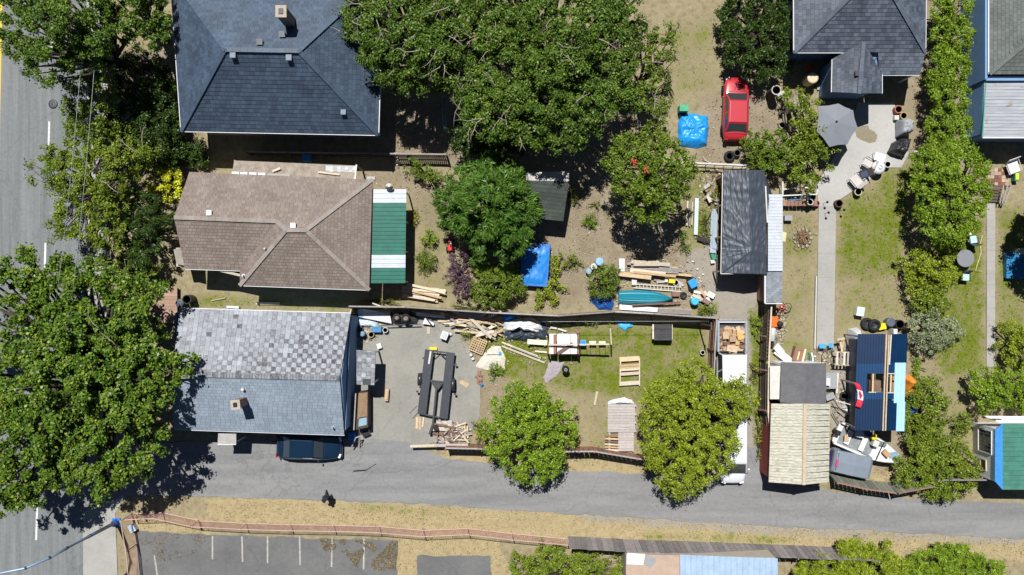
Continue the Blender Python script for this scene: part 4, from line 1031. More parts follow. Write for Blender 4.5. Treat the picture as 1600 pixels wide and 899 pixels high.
P_('shrub', 'lime-yellow rounded shrub at the corner of the brown house', 'shrub', [(225, 278), (238, 264), (262, 262), (290, 268), (290, 300), (278, 316), (255, 314), (240, 302)], 2.0, 'lime', 9, (10, 18), 1.0, 0.2, 0.7, 150, seed=6, clump=.3)
P_('conifer_tree', 'dark green conifer between the lime shrub and the pavement', 'tree', [(198, 300), (225, 292), (255, 310), (268, 335), (250, 400), (225, 425), (198, 410), (188, 360)], 4.0, 'dark', 16, (12, 24), 1.5, 0.3, 0.3, 130, (232, 352), seed=7, style='conifer', clump=.35)
P_('shrub', 'leafy green bush beside the front deck', 'shrub', [(150, 400), (200, 398), (245, 412), (262, 440), (240, 452), (180, 440), (150, 430)], 2.6, 'mid', 12, (11, 20), 1.2, 0.2, 0.6, 120, seed=8, clump=.32)
P_('street_tree', 'broad dark tree over the street in the top left corner', 'tree', [(-10, -60), (120, -60), (172, 0), (182, 55), (168, 108), (122, 100), (78, 146), (55, 122), (34, 95), (6, 84)], 10.0, 'oak', 44, (14, 32), 6.5, 0.22, 0.6, 130, (210, 110), seed=9, clump=.45, trunk_r=.28, gap=.08)
P_('yard_tree', 'dense tree beside the slate-blue roof in the top left', 'tree', [(150, -70), (262, -70), (268, 0), (262, 40), (238, 82), (205, 78), (178, 62), (160, 20)], 7.2, 'oak', 20, (16, 30), 4.5, 0.2, 0.6, 150, (258, 62), seed=10, clump=.4, trunk_r=.25)
P_('street_tree', 'thin young tree with pale leaves beside the top left tree', 'tree', [(96, 160), (112, 125), (150, 105), (182, 120), (186, 190), (176, 226), (130, 230), (104, 210)], 5.0, 'mid', 40, (9, 18), 3.0, 0.2, 0.6, 85, (196, 215), seed=11, clump=.35, gap=.12, trunk_r=.09, pack=.45)
P_('yard_tree', 'tree at the left slate-blue eave, widened and dark-leaved to deepen the shade', 'tree', [(172, 90), (230, 82), (262, 90), (274, 150), (284, 205), (284, 258), (240, 262), (205, 250), (174, 225)], 3.4, 'dark', 40, (13, 26), 1.6, 0.2, 0.6, 110, (240, 165), seed=12, clump=.4)  # crown widened and leaf colour darkened to stand in for deep shade
P_('shrub', 'low dark shrub added to darken the gap below the slate-blue eave', 'shrub', [(236, 246), (280, 214), (322, 222), (330, 250), (318, 264), (285, 262), (250, 262)], 1.3, 'dark', 26, (9, 18), .5, 0.18, 0.55, 110, seed=61, clump=.3, pack=.42)  # added foliage, its dark leaves fill in for shade on bare ground
P_('oak_tree', 'oak with bare pale twigs overhanging the right end of slate-blue roof', 'tree', [(530, 10), (560, -40), (760, -60), (768, 60), (758, 128), (722, 152), (690, 132), (662, 146), (640, 152), (602, 132), (566, 102), (545, 72)], 8.6, 'oak', 70, (14, 34), 5.2, 0.2, 0.6, 125, (668, 118), bark=BARKL, seed=13, clump=.42, trunk_r=.36, bare=38, pack=.4)
P_('oak_tree', 'largest dark oak in the middle of the top edge', 'tree', [(742, -60), (1008, -60), (1006, 55), (990, 105), (992, 160), (952, 195), (928, 220), (885, 240), (800, 222), (722, 212), (702, 192), (712, 150), (746, 110)], 8.8, 'oak', 85, (14, 36), 5.0, 0.21, 0.6, 125, (850, 160), bark=BARKL, seed=14, clump=.45, trunk_r=.42, bare=30, pack=.4)
P_('oak_tree', 'thin outer oak with sparse sprays over the dry lawn', 'tree', [(985, 35), (1040, 25), (1064, 45), (1058, 80), (1042, 110), (1052, 160), (1038, 195), (1020, 215), (990, 195), (985, 120)], 6.0, 'mid', 24, (8, 17), 3.0, 0.2, 0.6, 75, (990, 140), seed=15, clump=.34, gap=.3, bark=BARKL, bare=8)
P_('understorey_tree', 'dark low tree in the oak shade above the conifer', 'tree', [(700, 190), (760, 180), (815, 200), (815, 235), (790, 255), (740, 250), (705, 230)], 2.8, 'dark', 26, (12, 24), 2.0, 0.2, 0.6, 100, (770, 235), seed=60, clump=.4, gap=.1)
P_('conifer_tree', 'feathery green conifer beside the dark garden shed', 'tree', [(745, 252), (762, 232), (785, 245), (808, 248), (822, 285), (848, 332), (830, 350), (822, 390), (790, 412), (770, 400), (745, 410), (738, 380), (712, 365), (690, 350), (676, 312), (700, 298), (700, 270)], 6.4, 'conif', 54, (11, 27), 1.8, 0.46, 0.22, 130, (771, 330), seed=16, style='conifer', clump=.42, trunk_r=.18, pack=.4)
P_('rhododendron', 'glossy rhododendron with a few red blooms behind the timber stack', 'tree', [(945, 252), (958, 216), (1010, 198), (1062, 222), (1086, 255), (1078, 292), (1056, 322), (1030, 352), (998, 346), (972, 312), (946, 282)], 7.0, 'mid', 44, (10, 24), 4.6, 0.24, 0.5, 120, (1004, 300), seed=17, clump=.38, trunk_r=.15)
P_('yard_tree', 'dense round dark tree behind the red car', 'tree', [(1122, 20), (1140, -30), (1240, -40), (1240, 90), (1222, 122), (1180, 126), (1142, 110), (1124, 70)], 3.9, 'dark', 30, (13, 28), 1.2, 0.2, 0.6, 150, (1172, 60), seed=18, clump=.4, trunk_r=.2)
P_('shrub', 'tall yellow-green shrub beside the grey patio umbrella', 'shrub', [(1222, 150), (1250, 138), (1285, 160), (1300, 200), (1312, 240), (1296, 275), (1262, 300), (1235, 292), (1222, 262), (1232, 215)], 2.9, 'light', 22, (11, 20), 1.3, 0.2, 0.6, 125, seed=19, clump=.33)
P_('shrub', 'rounded green shrub over the tarped carport corner', 'shrub', [(1158, 225), (1185, 202), (1225, 205), (1236, 240), (1225, 275), (1195, 272), (1170, 262)], 2.6, 'mid', 14, (11, 20), 1.2, 0.2, 0.6, 130, seed=20, clump=.33)
hb = [(1485, 14), (1484, 58), (1482, 104), (1482, 150), (1482, 196)]
for i, (hx, hy) in enumerate(hb):
    P_('hedge_shrub', ['narrow hedge shrub at the top edge, first of the right-hand row', 'second hedge shrub from the top edge beside blue wall', 'third hedge shrub from the top edge, mid row', 'fourth hedge shrub from the top edge beside flat roof', 'fifth hedge shrub, nearest the big rounded hedge tree'][i], 'hedge',
       [(hx - 28, hy - 25), (hx, hy - 29), (hx + 30, hy - 25), (hx + 33, hy + 5), (hx + 28, hy + 26), (hx, hy + 30), (hx - 30, hy + 24), (hx - 31, hy)], 3.2, 'bright', 13, (12, 20), 1.6, 0.2, 0.45, 130, group='hedge row between the right-hand houses', seed=30 + i, clump=.34, style='spiky')
P_('hedge_tree', 'big rounded bright hedge tree at the end of the hedge row', 'tree', [(1432, 240), (1452, 222), (1510, 216), (1532, 240), (1546, 280), (1542, 330), (1520, 368), (1480, 390), (1445, 372), (1425, 320), (1422, 275)], 4.4, 'bright', 42, (14, 27), 2.2, 0.2, 0.5, 140, (1470, 305), seed=36, clump=.38, trunk_r=.2)
P_('shrub', 'loose yellow-green bush beside the round garden table', 'shrub', [(1412, 398), (1440, 385), (1475, 384), (1494, 400), (1492, 440), (1460, 470), (1425, 468), (1408, 435)], 2.3, 'yellow', 20, (10, 19), 1.0, 0.19, 0.5, 105, seed=37, clump=.32, gap=.12)
P_('shrub', 'small olive bush above the grey-green one', 'shrub', [(1420, 450), (1470, 448), (1490, 475), (1470, 496), (1425, 490)], 2.0, 'light', 12, (10, 16), .9, 0.18, 0.5, 110, seed=38, clump=.3)
P_('shrub', 'grey-green silvery bush beside the blue sheet shelter', 'shrub', [(1418, 495), (1450, 480), (1490, 490), (1502, 520), (1478, 545), (1445, 556), (1420, 535)], 2.3, 'olive', 16, (11, 18), 1.0, 0.16, 0.45, 150, seed=39, clump=.3)
P_('hedge_shrub', 'clipped bright green hedge above the green-roofed outbuilding', 'hedge', [(1508, 585), (1540, 574), (1605, 576), (1640, 590), (1635, 640), (1570, 648), (1530, 640), (1512, 615)], 2.4, 'bright', 22, (12, 20), 1.4, 0.17, 0.6, 150, seed=40, clump=.3)
P_('shrub', 'yellowish shrub beside the right-hand path', 'shrub', [(1556, 505), (1585, 500), (1625, 520), (1620, 570), (1580, 572), (1558, 545)], 2.0, 'yellow', 14, (10, 17), .8, 0.18, 0.5, 110, seed=41, clump=.3)
P_('bramble', 'sprawling bramble bush beside the white boat', 'shrub', [(1408, 632), (1425, 600), (1462, 590), (1484, 630), (1470, 690), (1440, 725), (1414, 700)], 1.9, 'light', 30, (9, 17), .8, 0.2, 0.5, 105, seed=42, clump=.32, gap=.1)
P_('bramble', 'bramble thicket leaning over the fence toward the lane', 'shrub', [(1396, 715), (1440, 680), (1500, 680), (1530, 725), (1520, 768), (1470, 790), (1440, 768), (1398, 762)], 2.0, 'light', 38, (10, 18), .9, 0.2, 0.5, 115, seed=43, clump=.32, gap=.1)
P_('shrub', 'low bush on the grass left of the green-roofed outbuilding', 'shrub', [(1488, 650), (1510, 640), (1522, 660), (1515, 680), (1492, 678)], 1.0, 'light', 7, (7, 11), .5, 0.16, 0.5, 110, seed=44, clump=.25)
P_('yard_tree', 'rounded light tree on the lawn nearest the trailer', 'tree', [(750, 660), (770, 620), (800, 600), (840, 598), (868, 625), (900, 640), (905, 680), (890, 715), (870, 745), (830, 758), (795, 745), (768, 720), (752, 690)], 4.4, 'bright', 60, (8, 21), 2.2, 0.2, 0.55, 130, (823, 655), seed=45, clump=.36, trunk_r=.16)
P_('yard_tree', 'spreading yellow-green tree over the white van', 'tree', [(1000, 640), (1010, 600), (1050, 585), (1075, 562), (1105, 565), (1120, 595), (1160, 590), (1185, 620), (1175, 650), (1150, 665), (1160, 700), (1130, 745), (1085, 768), (1052, 780), (1020, 750), (998, 700)], 5.0, 'yellow', 100, (8, 22), 2.6, 0.19, 0.5, 135, (1078, 650), seed=46, clump=.33, trunk_r=.2, pack=.46, gap=.1)
P_('shrub', 'dense green shrub between the purple bush and blue pool cover', 'shrub', [(732, 438), (750, 415), (785, 412), (815, 428), (818, 460), (790, 480), (752, 480), (735, 462)], 2.2, 'mid', 18, (11, 19), 1.0, 0.18, 0.55, 140, seed=47, clump=.3)
P_('shrub', 'dusky purple-leaved shrub beside the pale lumber stack', 'shrub', [(696, 400), (720, 388), (738, 405), (745, 440), (735, 468), (712, 466), (700, 440)], 1.9, 'purple', 14, (8, 14), .8, 0.16, 0.5, 120, seed=48, clump=.26, gap=.1)
P_('shrub', 'small bright green bush on the grass by the awning', 'shrub', [(656, 372), (668, 362), (684, 370), (684, 382), (660, 384)], 0.9, 'bright', 6, (6, 10), .4, 0.17, 0.45, 120, seed=49, clump=.22)
P_('shrub', 'low dull green bush below the bright bush by the awning', 'shrub', [(650, 400), (662, 388), (680, 395), (684, 415), (668, 428), (653, 420)], 1.0, 'mid', 8, (6, 11), .4, 0.16, 0.4, 110, seed=50, clump=.25)
P_('shrub', 'clipped round green shrub beside the timber stack', 'shrub', [(918, 432), (930, 415), (950, 412), (968, 425), (970, 448), (955, 466), (932, 468), (918, 452)], 1.7, 'mid', 14, (9, 16), .7, 0.15, 0.5, 190, seed=51, clump=.26)
P_('shrub', 'leafy weeds along the right side of the blue pool cover', 'shrub', [(860, 392), (872, 390), (884, 410), (872, 440), (886, 455), (862, 478), (836, 480), (832, 462), (858, 440)], 1.0, 'yellow', 14, (7, 12), .4, 0.18, 0.5, 100, seed=52, clump=.26, gap=.15)
P_('fern', 'small fern clump on the bare dirt', 'fern', [(910, 342), (918, 330), (930, 332), (937, 345), (925, 354), (914, 350)], 0.7, 'bright', 5, (6, 9), .3, 0.3, 0.2, 90, seed=53, clump=.22, style='spiky')
P_('shrub', 'tiny grey weed clump above the fern', 'shrub', [(922, 318), (932, 310), (940, 316), (936, 326), (925, 326)], 0.5, 'weed', 4, (5, 7), .2, 0.16, 0.3, 80, seed=54, clump=.2)
P_('shrub', 'shaded bush beside the wire fence at top of the yard', 'shrub', [(634, 245), (655, 240), (672, 262), (695, 275), (680, 290), (650, 280), (636, 265)], 1.5, 'mid', 10, (8, 13), .6, 0.2, 0.5, 90, seed=55, clump=.28)
P_('vine_bank', 'light green bramble bank below the pink fence', 'shrub', [(795, 862), (850, 852), (890, 858), (935, 862), (975, 866), (978, 940), (795, 940)], 1.4, 'light', 46, (9, 18), .7, 0.19, 0.5, 130, seed=56, clump=.3, pack=.42)
P_('conifer_shrub', 'feathery yellow-green conifer shrub at the bottom edge', 'shrub', [(1240, 885), (1290, 862), (1330, 840), (1365, 855), (1400, 850), (1425, 880), (1430, 940), (1240, 940)], 2.4, 'yellow', 46, (10, 22), 1.1, 0.34, 0.22, 170, seed=57, clump=.36, style='conifer', base=(1320, 890), pack=.42)
P_('bamboo_shrub', 'lance-leaved green thicket in the bottom right corner', 'shrub', [(1415, 870), (1450, 855), (1500, 850), (1545, 865), (1575, 890), (1580, 950), (1415, 950)], 2.2, 'bright', 48, (10, 20), 1.1, 0.42, 0.16, 160, seed=58, clump=.34, style='spiky', pack=.42)
P_('yard_tree', 'tree just beyond the right edge shading the side lawn', 'tree', [(1625, 285), (1760, 260), (1800, 360), (1770, 470), (1660, 450), (1612, 390), (1608, 340)], 6.0, 'mid', 60, (16, 34), 3, 0.24, 0.6, 110, (1642, 345), seed=59, clump=.42, pack=.4)
for i, (poly, lb) in enumerate([([(1100, 290), (1118, 262), (1124, 300), (1112, 330)], 'weeds behind the left wall of the tarped carport'), ([(1092, 335), (1112, 330), (1110, 368), (1094, 370)], 'tall grass clump between the sheet metal stacks'), ([(1170, 490), (1192, 495), (1190, 530), (1172, 525)], 'ivy weeds at the top of the driveway fence'), ([(1172, 560), (1188, 560), (1184, 600), (1172, 600)], 'weeds at the foot of the driveway fence mid-way'),
        ([(720, 512), (738, 512), (738, 530), (722, 528)], 'weed tuft beside the wooden lattice'), ([(760, 570), (785, 565), (790, 585), (768, 592)], 'green weeds below the cream carpet sheet'), ([(735, 655), (760, 640), (765, 690), (745, 700)], 'weeds beside the broken fence and bicycle frame'), ([(1086, 475), (1118, 476), (1116, 492), (1090, 492)], 'weeds below the round blue drum'),
        ([(1415, 560), (1440, 555), (1450, 590), (1430, 600)], 'young green shrub above the orange heap'),
        ([(560, 466), (620, 468), (622, 476), (560, 474)], 'strip of weeds above the left end of the dark fence'), ([(700, 476), (760, 480), (758, 487), (702, 484)], 'weeds along the dark fence below the purple shrub'), ([(860, 502), (950, 500), (950, 508), (862, 509)], 'grass strip in the fence shadow above the swings'), ([(1178, 640), (1192, 640), (1194, 745), (1182, 720)], 'strip of weeds beside the dark red shed wall'),
        ([(880, 400), (905, 392), (912, 415), (890, 425)], 'sparse weeds on the dirt right of the blue tub'), ([(1060, 360), (1078, 358), (1080, 395), (1062, 398)], 'weed patch below the pale planks left of the carport'), ([(640, 330), (655, 326), (652, 350), (640, 352)], 'thin weeds beside the awning shadow'), ([(870, 300), (900, 296), (905, 318), (880, 325)], 'dry weeds right of the dark garden shed')]):
    P_('weeds', lb, 'weeds', poly, 0.6, ['weed', 'light', 'bright'][i % 3], 7, (6, 10), .25, 0.16, 0.35, 75, seed=70 + i, clump=.22, gap=.2)
# red blooms on the rhododendron belong to it
rh = [o for o in COL.objects if o.name.startswith('rhododendron')][0]
for px, py in ((992, 252), (1010, 266)):
    mb = MB()
    for k in range(9): mb.box(W(px, py, 6.9) + Vector((rnd.gauss(0, .1), rnd.gauss(0, .1), rnd.gauss(0, .06))), (.09, .09, .05), rnd.random() * 3, rnd.random(), rnd.random())
    mb.build('bloom', mat('bloom_red', (0.6, 0.05, 0.06), 0.6), rh)

# grass, litter (stuff)
def scatter(name, label, cat, n, wkeys, size, mt, seed, hgt, thr=0.3):
    g = np.random.default_rng(seed); px = g.uniform(-20, 1620, n); py = g.uniform(-20, 920, n)
    w = zone_weights(px, py); ww = sum(w[k] * s for k, s in wkeys.items())
    # keep off paving
    for poly in PAVED: ww = np.where(inside(poly, px, py), 0, ww)
    keep = ww > g.uniform(thr, 1.0, n); px, py = px[keep], py[keep]; k = len(px)
    C = np.stack([(px - 800) / PPM, (449.5 - py) / PPM, g.uniform(0.0, hgt, k)], 1)
    N = unit(g.normal(size=(k, 3)) * 0.8 + np.array([0, 0, 0.7])); T = unit(np.cross(N, g.normal(size=(k, 3))))
    s = size * g.uniform(0.5, 1.4, k)
    o = quads_object(name, C, N, T, s, s * 0.3, mt, None, 'stuff'); return tag(o, label, cat)
PAVED = [[(545, 492), (705, 500), (752, 590), (750, 650), (650, 700), (545, 686)], [(1340, 160), (1398, 160), (1420, 240), (1330, 300), (1306, 320), (1278, 320), (1322, 215)],
         [(1277, 320), (1306, 320), (1303, 548), (1275, 548)], [(1541, 316), (1555, 316), (1554, 576), (1540, 576)], [(130, 690), (650, 690), (1000, 740), (1200, 750), (1620, 790), (1620, 842), (1200, 822), (800, 797), (360, 777), (130, 790)], [(214, 832), (620, 845), (620, 920), (214, 920)], [(652, 868), (766, 868), (768, 920), (650, 920)]]
scatter('lawn_grass', 'patchy green lawn grass across the yards', 'grass', 240000, {'g': 0.9}, 0.12, leaf_mat('blade_green', [(0.05, 0.085, 0.008), (0.14, 0.18, 0.018), (0.31, 0.305, 0.08)], 0.2, gain=1.05), 5, 0.07)
scatter('dry_grass', 'dry straw grass along the lane verge', 'grass', 170000, {'s': 0.9, 'g': 0.25}, 0.11, leaf_mat('blade_dry', [(0.13, 0.10, 0.045), (0.33, 0.27, 0.15), (0.52, 0.46, 0.31)], 0.2, gain=1.0), 6, 0.06)
scatter('leaf_litter', 'fallen pale leaves on the bare dirt', 'leaf litter', 95000, {'d': 0.8, 'v': 0.12, 'g': 0.05}, 0.16, leaf_mat('dead_leaf', [(0.14, 0.10, 0.06), (0.38, 0.31, 0.20), (0.64, 0.58, 0.46)], 0.1, gain=1.0), 8, 0.03)
def litter(name, label, poly, n, size, mt, seed):
    g = np.random.default_rng(seed); P = np.array(poly, float); q = g.uniform(P.min(0), P.max(0), (n, 2)); q = q[inside(poly, q[:, 0], q[:, 1])]
    f = np.array([nz(x * .05, y * .05, 7) for x, y in q]); q = q[f > -0.05]; k = len(q)
    C = np.stack([(q[:, 0] - 800) / PPM, (449.5 - q[:, 1]) / PPM, g.uniform(.012, .03, k)], 1); N = unit(g.normal(size=(k, 3)) * .25 + np.array([0, 0, 1])); T = unit(np.cross(N, g.normal(size=(k, 3))))
    s = size * g.uniform(.5, 1.4, k); tag(quads_object(name, C, N, T, s, s * .6, mt, None, 'stuff'), label, 'leaf litter')
litter('brown_litter', 'brown leaf litter along the parking lot edge', [(500, 842), (622, 846), (618, 890), (560, 892), (540, 865), (505, 860)], 3800, .11, leaf_mat('litter_brown', [(0.07, 0.052, 0.022), (0.13, 0.098, 0.042), (0.20, 0.16, 0.08)], 0.05, gain=1.0), 21)
litter('corner_litter', 'leaf debris beside the pink fence corner', [(215, 830), (330, 836), (300, 870), (230, 880)], 700, .1, bpy.data.materials['litter_brown'], 22)

def debris(name, label, polys, n, seed):
    g = np.random.default_rng(seed); C = []
    for poly in polys:
        P = np.array(poly, float); q = g.uniform(P.min(0), P.max(0), (n, 2)); C.append(q[inside(poly, q[:, 0], q[:, 1])])
    q = np.concatenate(C); k = len(q); C = np.stack([(q[:, 0] - 800) / PPM, (449.5 - q[:, 1]) / PPM, g.uniform(.03, .07, k)], 1)
    N = unit(g.normal(size=(k, 3)) * .5 + np.array([0, 0, 1])); T = unit(np.cross(N, g.normal(size=(k, 3)))); s = g.uniform(.06, .32, k) ** 1.15
    tag(quads_object(name, C, N, T, s, s * g.uniform(.15, .8, k), leaf_mat('debris_bits', [(.05, .04, .035), (.24, .19, .14), (.42, .36, .28), (.62, .60, .57)], 0, gain=1.0, patch=5), None, 'stuff'), label, 'debris')
debris('small_debris', 'small scraps and splinters scattered around the junk piles', [[(556, 500), (600, 502), (590, 530), (560, 540)], [(700, 490), (790, 490), (780, 560), (730, 560)], [(960, 402), (1085, 405), (1118, 440), (1118, 480), (960, 490)],
       [(1298, 545), (1345, 525), (1340, 690), (1300, 690)], [(680, 660), (735, 660), (735, 694), (684, 694)], [(1090, 265), (1125, 265), (1122, 400), (1100, 400)], [(1205, 470), (1232, 480), (1225, 545), (1205, 545)], [(1230, 560), (1300, 540), (1300, 570), (1230, 570)], [(785, 500), (905, 510), (900, 570), (790, 570)]], 420, 91)

# ------------------------------------------------------------------ vehicles
CARGLASS = glass_mat('car_glass', (0.035, 0.045, 0.05), 0.08)
def paint(name, col, rough=0.25): return mat(name, col, rough, 0.05, 1.5, spec=0.5, coat=0.8)
def loft(mb, rings, cap=True):
    n = len(rings[0]); vs = [p for r_ in rings for p in r_]
    fs = [(i * n + k, i * n + (k + 1) % n, (i + 1) * n + (k + 1) % n, (i + 1) * n + k) for i in range(len(rings) - 1) for k in range(n)]
    if cap: fs += [tuple(range(n - 1, -1, -1)), tuple(range((len(rings) - 1) * n, len(rings) * n))]
    mb.add(vs, fs)
def wheel(root, x, y, rad=0.31, w=0.2, name='wheel'):
    m = Matrix.Rotation(math.pi / 2, 3, 'Y')
    t = MB(); t.lathe((x, y, rad), [(rad * .62, -w / 2), (rad * .93, -w / 2), (rad, -w * .3), (rad, w * .3), (rad * .93, w / 2), (rad * .62, w / 2)], 20, m)
    o = t.build(name, RUBBER, root, world=False, smooth=True)
    t = MB(); t.lathe((x, y, rad), [(0.02, -w * .42), (rad * .3, -w * .45), (rad * .62, -w * .35), (rad * .62, w * .35), (rad * .3, w * .45), (0.02, w * .42)], 16, m); t.build('rim', STEEL, o, world=False)
    return o
STY = dict(
    sedan=dict(st=[(0, .66, .60), (.025, .84, .80), (.12, .98, .90), (.3, 1, .92), (.5, 1, .91), (.68, 1, .88), (.8, .97, .83), (.92, .89, .74), (.975, .76, .64), (1, .60, .52)], cab=(.11, .74, .25, .60, 1.33, .90, .74), wh=(.19, .81)),
    van=dict(st=[(0, .86, .70), (.02, .95, .95), (.1, 1, 1.0), (.4, 1, 1.0), (.7, 1, .99), (.8, .99, .95), (.92, .92, .84), (.98, .82, .70), (1, .72, .58)], cab=(.015, .84, .05, .66, 1.72, .95, .78), wh=(.17, .83)),
    pickup=dict(st=[(.37, .99, 1.0), (.5, 1, 1.02), (.7, 1, 1.02), (.8, .99, 1.0), (.93, .96, .92), (.98, .92, .8), (1, .88, .6)], cab=(.375, .84, .395, .74, 1.72, .95, .84), wh=(.18, .82)),
)
def car(name, label, cat, px, py, z, rz, L, Wd, style, pt, roofpt=None):
    """local frame: +Y is the front"""
    s = STY[style]; c = W(px, py, z); root = thing(name, label, cat, (c.x, c.y, 0.0), rz); hw = Wd / 2
    rings = []
    for t, f, zt in s['st']:
        y = -L / 2 + L * t; w = hw * f; zb = 0.24 if .06 < t < .94 else 0.32
        half = [(0.0, zb), (.8 * w, zb), (.97 * w, zb + .12), (w, zb + .55 * (zt - zb)), (.97 * w, zt - .06), (.86 * w, zt + .01), (.45 * w, zt + .035), (0.0, zt + .045)]
        rings.append([Vector((x, y, zz)) for x, zz in half] + [Vector((-x, y, zz)) for x, zz in half[-2:0:-1]])
    mb = MB(); loft(mb, rings); mb.build('body', pt, root, world=False, smooth=True, sub=1)
    y0, y1, yr0, yr1, zr, fb, fr = s['cab']; Y = lambda t: -L / 2 + L * t
    zb = s['st'][len(s['st']) // 2][2] - 0.03
    bot = [(-hw * fb, Y(y0)), (hw * fb, Y(y0)), (hw * fb, Y(y1)), (-hw * fb, Y(y1))]; top = [(-hw * fr, Y(yr0)), (hw * fr, Y(yr0)), (hw * fr * .96, Y(yr1)), (-hw * fr * .96, Y(yr1))]
    mb = MB(); B4 = [Vector((x, y, zb)) for x, y in bot]; T4 = [Vector((x, y, zr - .05)) for x, y in top]
    mid = [Vector((x * .9, Y(yr0) + (y - Y(yr0)) * 0.97 + (0.03 if y < 0 else -0.03), zr)) for x, y in top]
    mb.hexa(B4, T4); mb.hexa(T4, mid); mb.build('cabin', roofpt or pt, root, world=False, bevel=0.14)
    def pane(a, b_, c_, d, nm, ins=0.10, off=0.014):
        a, b_, c_, d = map(Vector, (a, b_, c_, d)); ce = (a + b_ + c_ + d) / 4; n = (b_ - a).cross(d - a).normalized()
        if n.dot(ce - Vector((0, 0, zb + .1))) < 0: n = -n
        q = [p + (ce - p).normalized() * ins for p in (a, b_, c_, d)]
        m2 = MB(); m2.hexa([p + n * 0.002 for p in q], [p + n * off for p in q]); m2.build(nm, CARGLASS, root, world=False)
    pane(B4[3], B4[2], T4[2], T4[3], 'windshield'); pane(B4[0], B4[1], T4[1], T4[0], 'rear_window')
    for a, b_, ta, tb in ((B4[1], B4[2], T4[1], T4[2]), (B4[0], B4[3], T4[0], T4[3])):
        m0, m1 = (a + b_) / 2, (ta + tb) / 2; pane(a, m0, m1, ta, 'side_window', .06); pane(m0, b_, tb, m1, 'side_window', .06)
    for t in s['wh']:
        for sx in (-1, 1): wheel(root, sx * (hw - .1), Y(t))
    tf = s['st'][-2]
    for sx in (-1, 1):
        mb = MB(); mb.box((sx * hw * .66, L / 2 - .10, tf[2] - .06), (.30, .16, .12), -sx * .35); mb.build('headlight', mat('headlamp', (.75, .78, .8), .15, .05), root, world=False, bevel=.03)
        mb = MB(); mb.box((sx * hw * .72, -L / 2 + .045, .72), (.26, .10, .14), sx * .15); mb.build('tail_light', mat('tail_lamp', (.4, .015, .015), .25, .05), root, world=False, bevel=.02)
        mb = MB(); mb.box((sx * (hw + .06), Y(y1) - .32, zb + .08), (.17, .10, .11)); mb.build('mirror', pt, root, world=False, bevel=.03)
    if style == 'sedan':
        for nm_, yy, zz in (('bonnet_seam', Y(y1) + .10, s['st'][6][2] + .055), ('boot_seam', Y(y0) - .06, s['st'][2][2] + .03)):
            mb = MB(); mb.box((0, yy, zz), (Wd * .74, .018, .012)); mb.build(nm_, BLACK, root, world=False)
    mb = MB(); mb.box((0, L / 2 - .02, .42), (Wd * .8, .12, .16)); mb.build('front_bumper', BLACK if style != 'sedan' else pt, root, world=False, bevel=.04)
    if style != 'pickup':
        mb = MB(); mb.box((0, -L / 2 + .02, .45), (Wd * .84, .12, .18)); mb.build('rear_bumper', pt, root, world=False, bevel=.04)
    else:
        yb0, yb1 = -L / 2, Y(.37) - .01; ym = (yb0 + yb1) / 2; bl = yb1 - yb0
        mb = MB(); mb.box((0, ym, .62), (Wd - .1, bl, .10)); mb.build('bed_floor', DKMETAL, root, world=False)
        for sx in (-1, 1):
            mb = MB(); mb.box((sx * (hw - .06), ym, .68), (.11, bl, .72)); w_ = mb.build('bed_side', pt, root, world=False, bevel=.03)
            mb = MB(); mb.box((sx * (hw - .07), ym, 1.06), (.10, bl - .04, .03)); mb.build('bed_rail', mat('rail_bluegrey', (.30, .38, .48), .4), w_, world=False)
        mb = MB(); mb.box((0, yb0 + .04, .70), (Wd - .26, .07, .62)); mb.build('tailgate', pt, root, world=False, bevel=.02)
        mb = MB(); mb.box((0, yb1 - .04, .75), (Wd - .26, .06, .62)); mb.build('bed_front', DKMETAL, root, world=False)
        mb = MB(); mb.box((0, yb0 - .08, .45), (Wd * .9, .14, .14)); mb.build('rear_bumper', STEEL, root, world=False, bevel=.03)
    return root
car('red_car', 'bright red coupe parked beside the blue tarp', 'car', 1151.5, 169, .9, R(-1.5), 4.35, 1.78, 'sedan', paint('paint_red', (.46, .02, .035), .38))
car('dark_car', 'dark blue hatchback parked against the speckled-roof house', 'car', 481, 700, .9, R(-91.5), 4.45, 1.74, 'sedan', paint('paint_navy', (.006, .02, .045), .18))
PW = paint('paint_white', (.70, .72, .76), .3)
pk = car('pickup_truck', 'white pickup truck with its bed full of firewood and boxes', 'pickup', 1144, 567, 1.0, R(180), 5.6, 2.0, 'pickup', PW)
car('white_van', 'white minivan half under the spreading yellow-green tree', 'van', 1147, 704, 1.0, R(180), 4.7, 1.85, 'van', PW)
# load in the pickup bed: every chunk is its own thing
k = 0
fw_lab = ['firewood', 'pile of split firewood chunks in the pickup bed']
fl = thing('firewood_load', 'heap of orange-brown firewood chunks filling the pickup bed', 'firewood', W(1144, 532, 0))
for i in range(6):
    for j in range(7):
        px = 1127 + i * 6.4 + rnd.uniform(-1.5, 1.5); py = 514.5 + j * 5.4 + rnd.uniform(-1, 1)
        piece('log', fl, (CARD, WOODS['fresh'], WOODS['brown'], PLY)[rnd.choice((0, 0, 1, 2, 3))], W(px, py, .82 + rnd.uniform(-.08, .18)), (rnd.uniform(.22, .45), rnd.uniform(.14, .3), rnd.uniform(.12, .24)), rnd.uniform(0, 3.1), rnd.uniform(-.4, .4), rnd.uniform(-.3, .3))
for px, py, d, mt in ((1133, 524, (.40, .5, .34), PLY), (1156, 525, (.4, .5, .3), mat('box_yellow', (.62, .40, .12), .7)), (1144, 530, (.42, .36, .3), CARD), (1143, 545, (.7, .42, .28), mat('box_tan', (.6, .45, .3), .8))):
    piece('box', fl, mt, W(px, py, 1.0), d, rnd.uniform(-.2, .2))
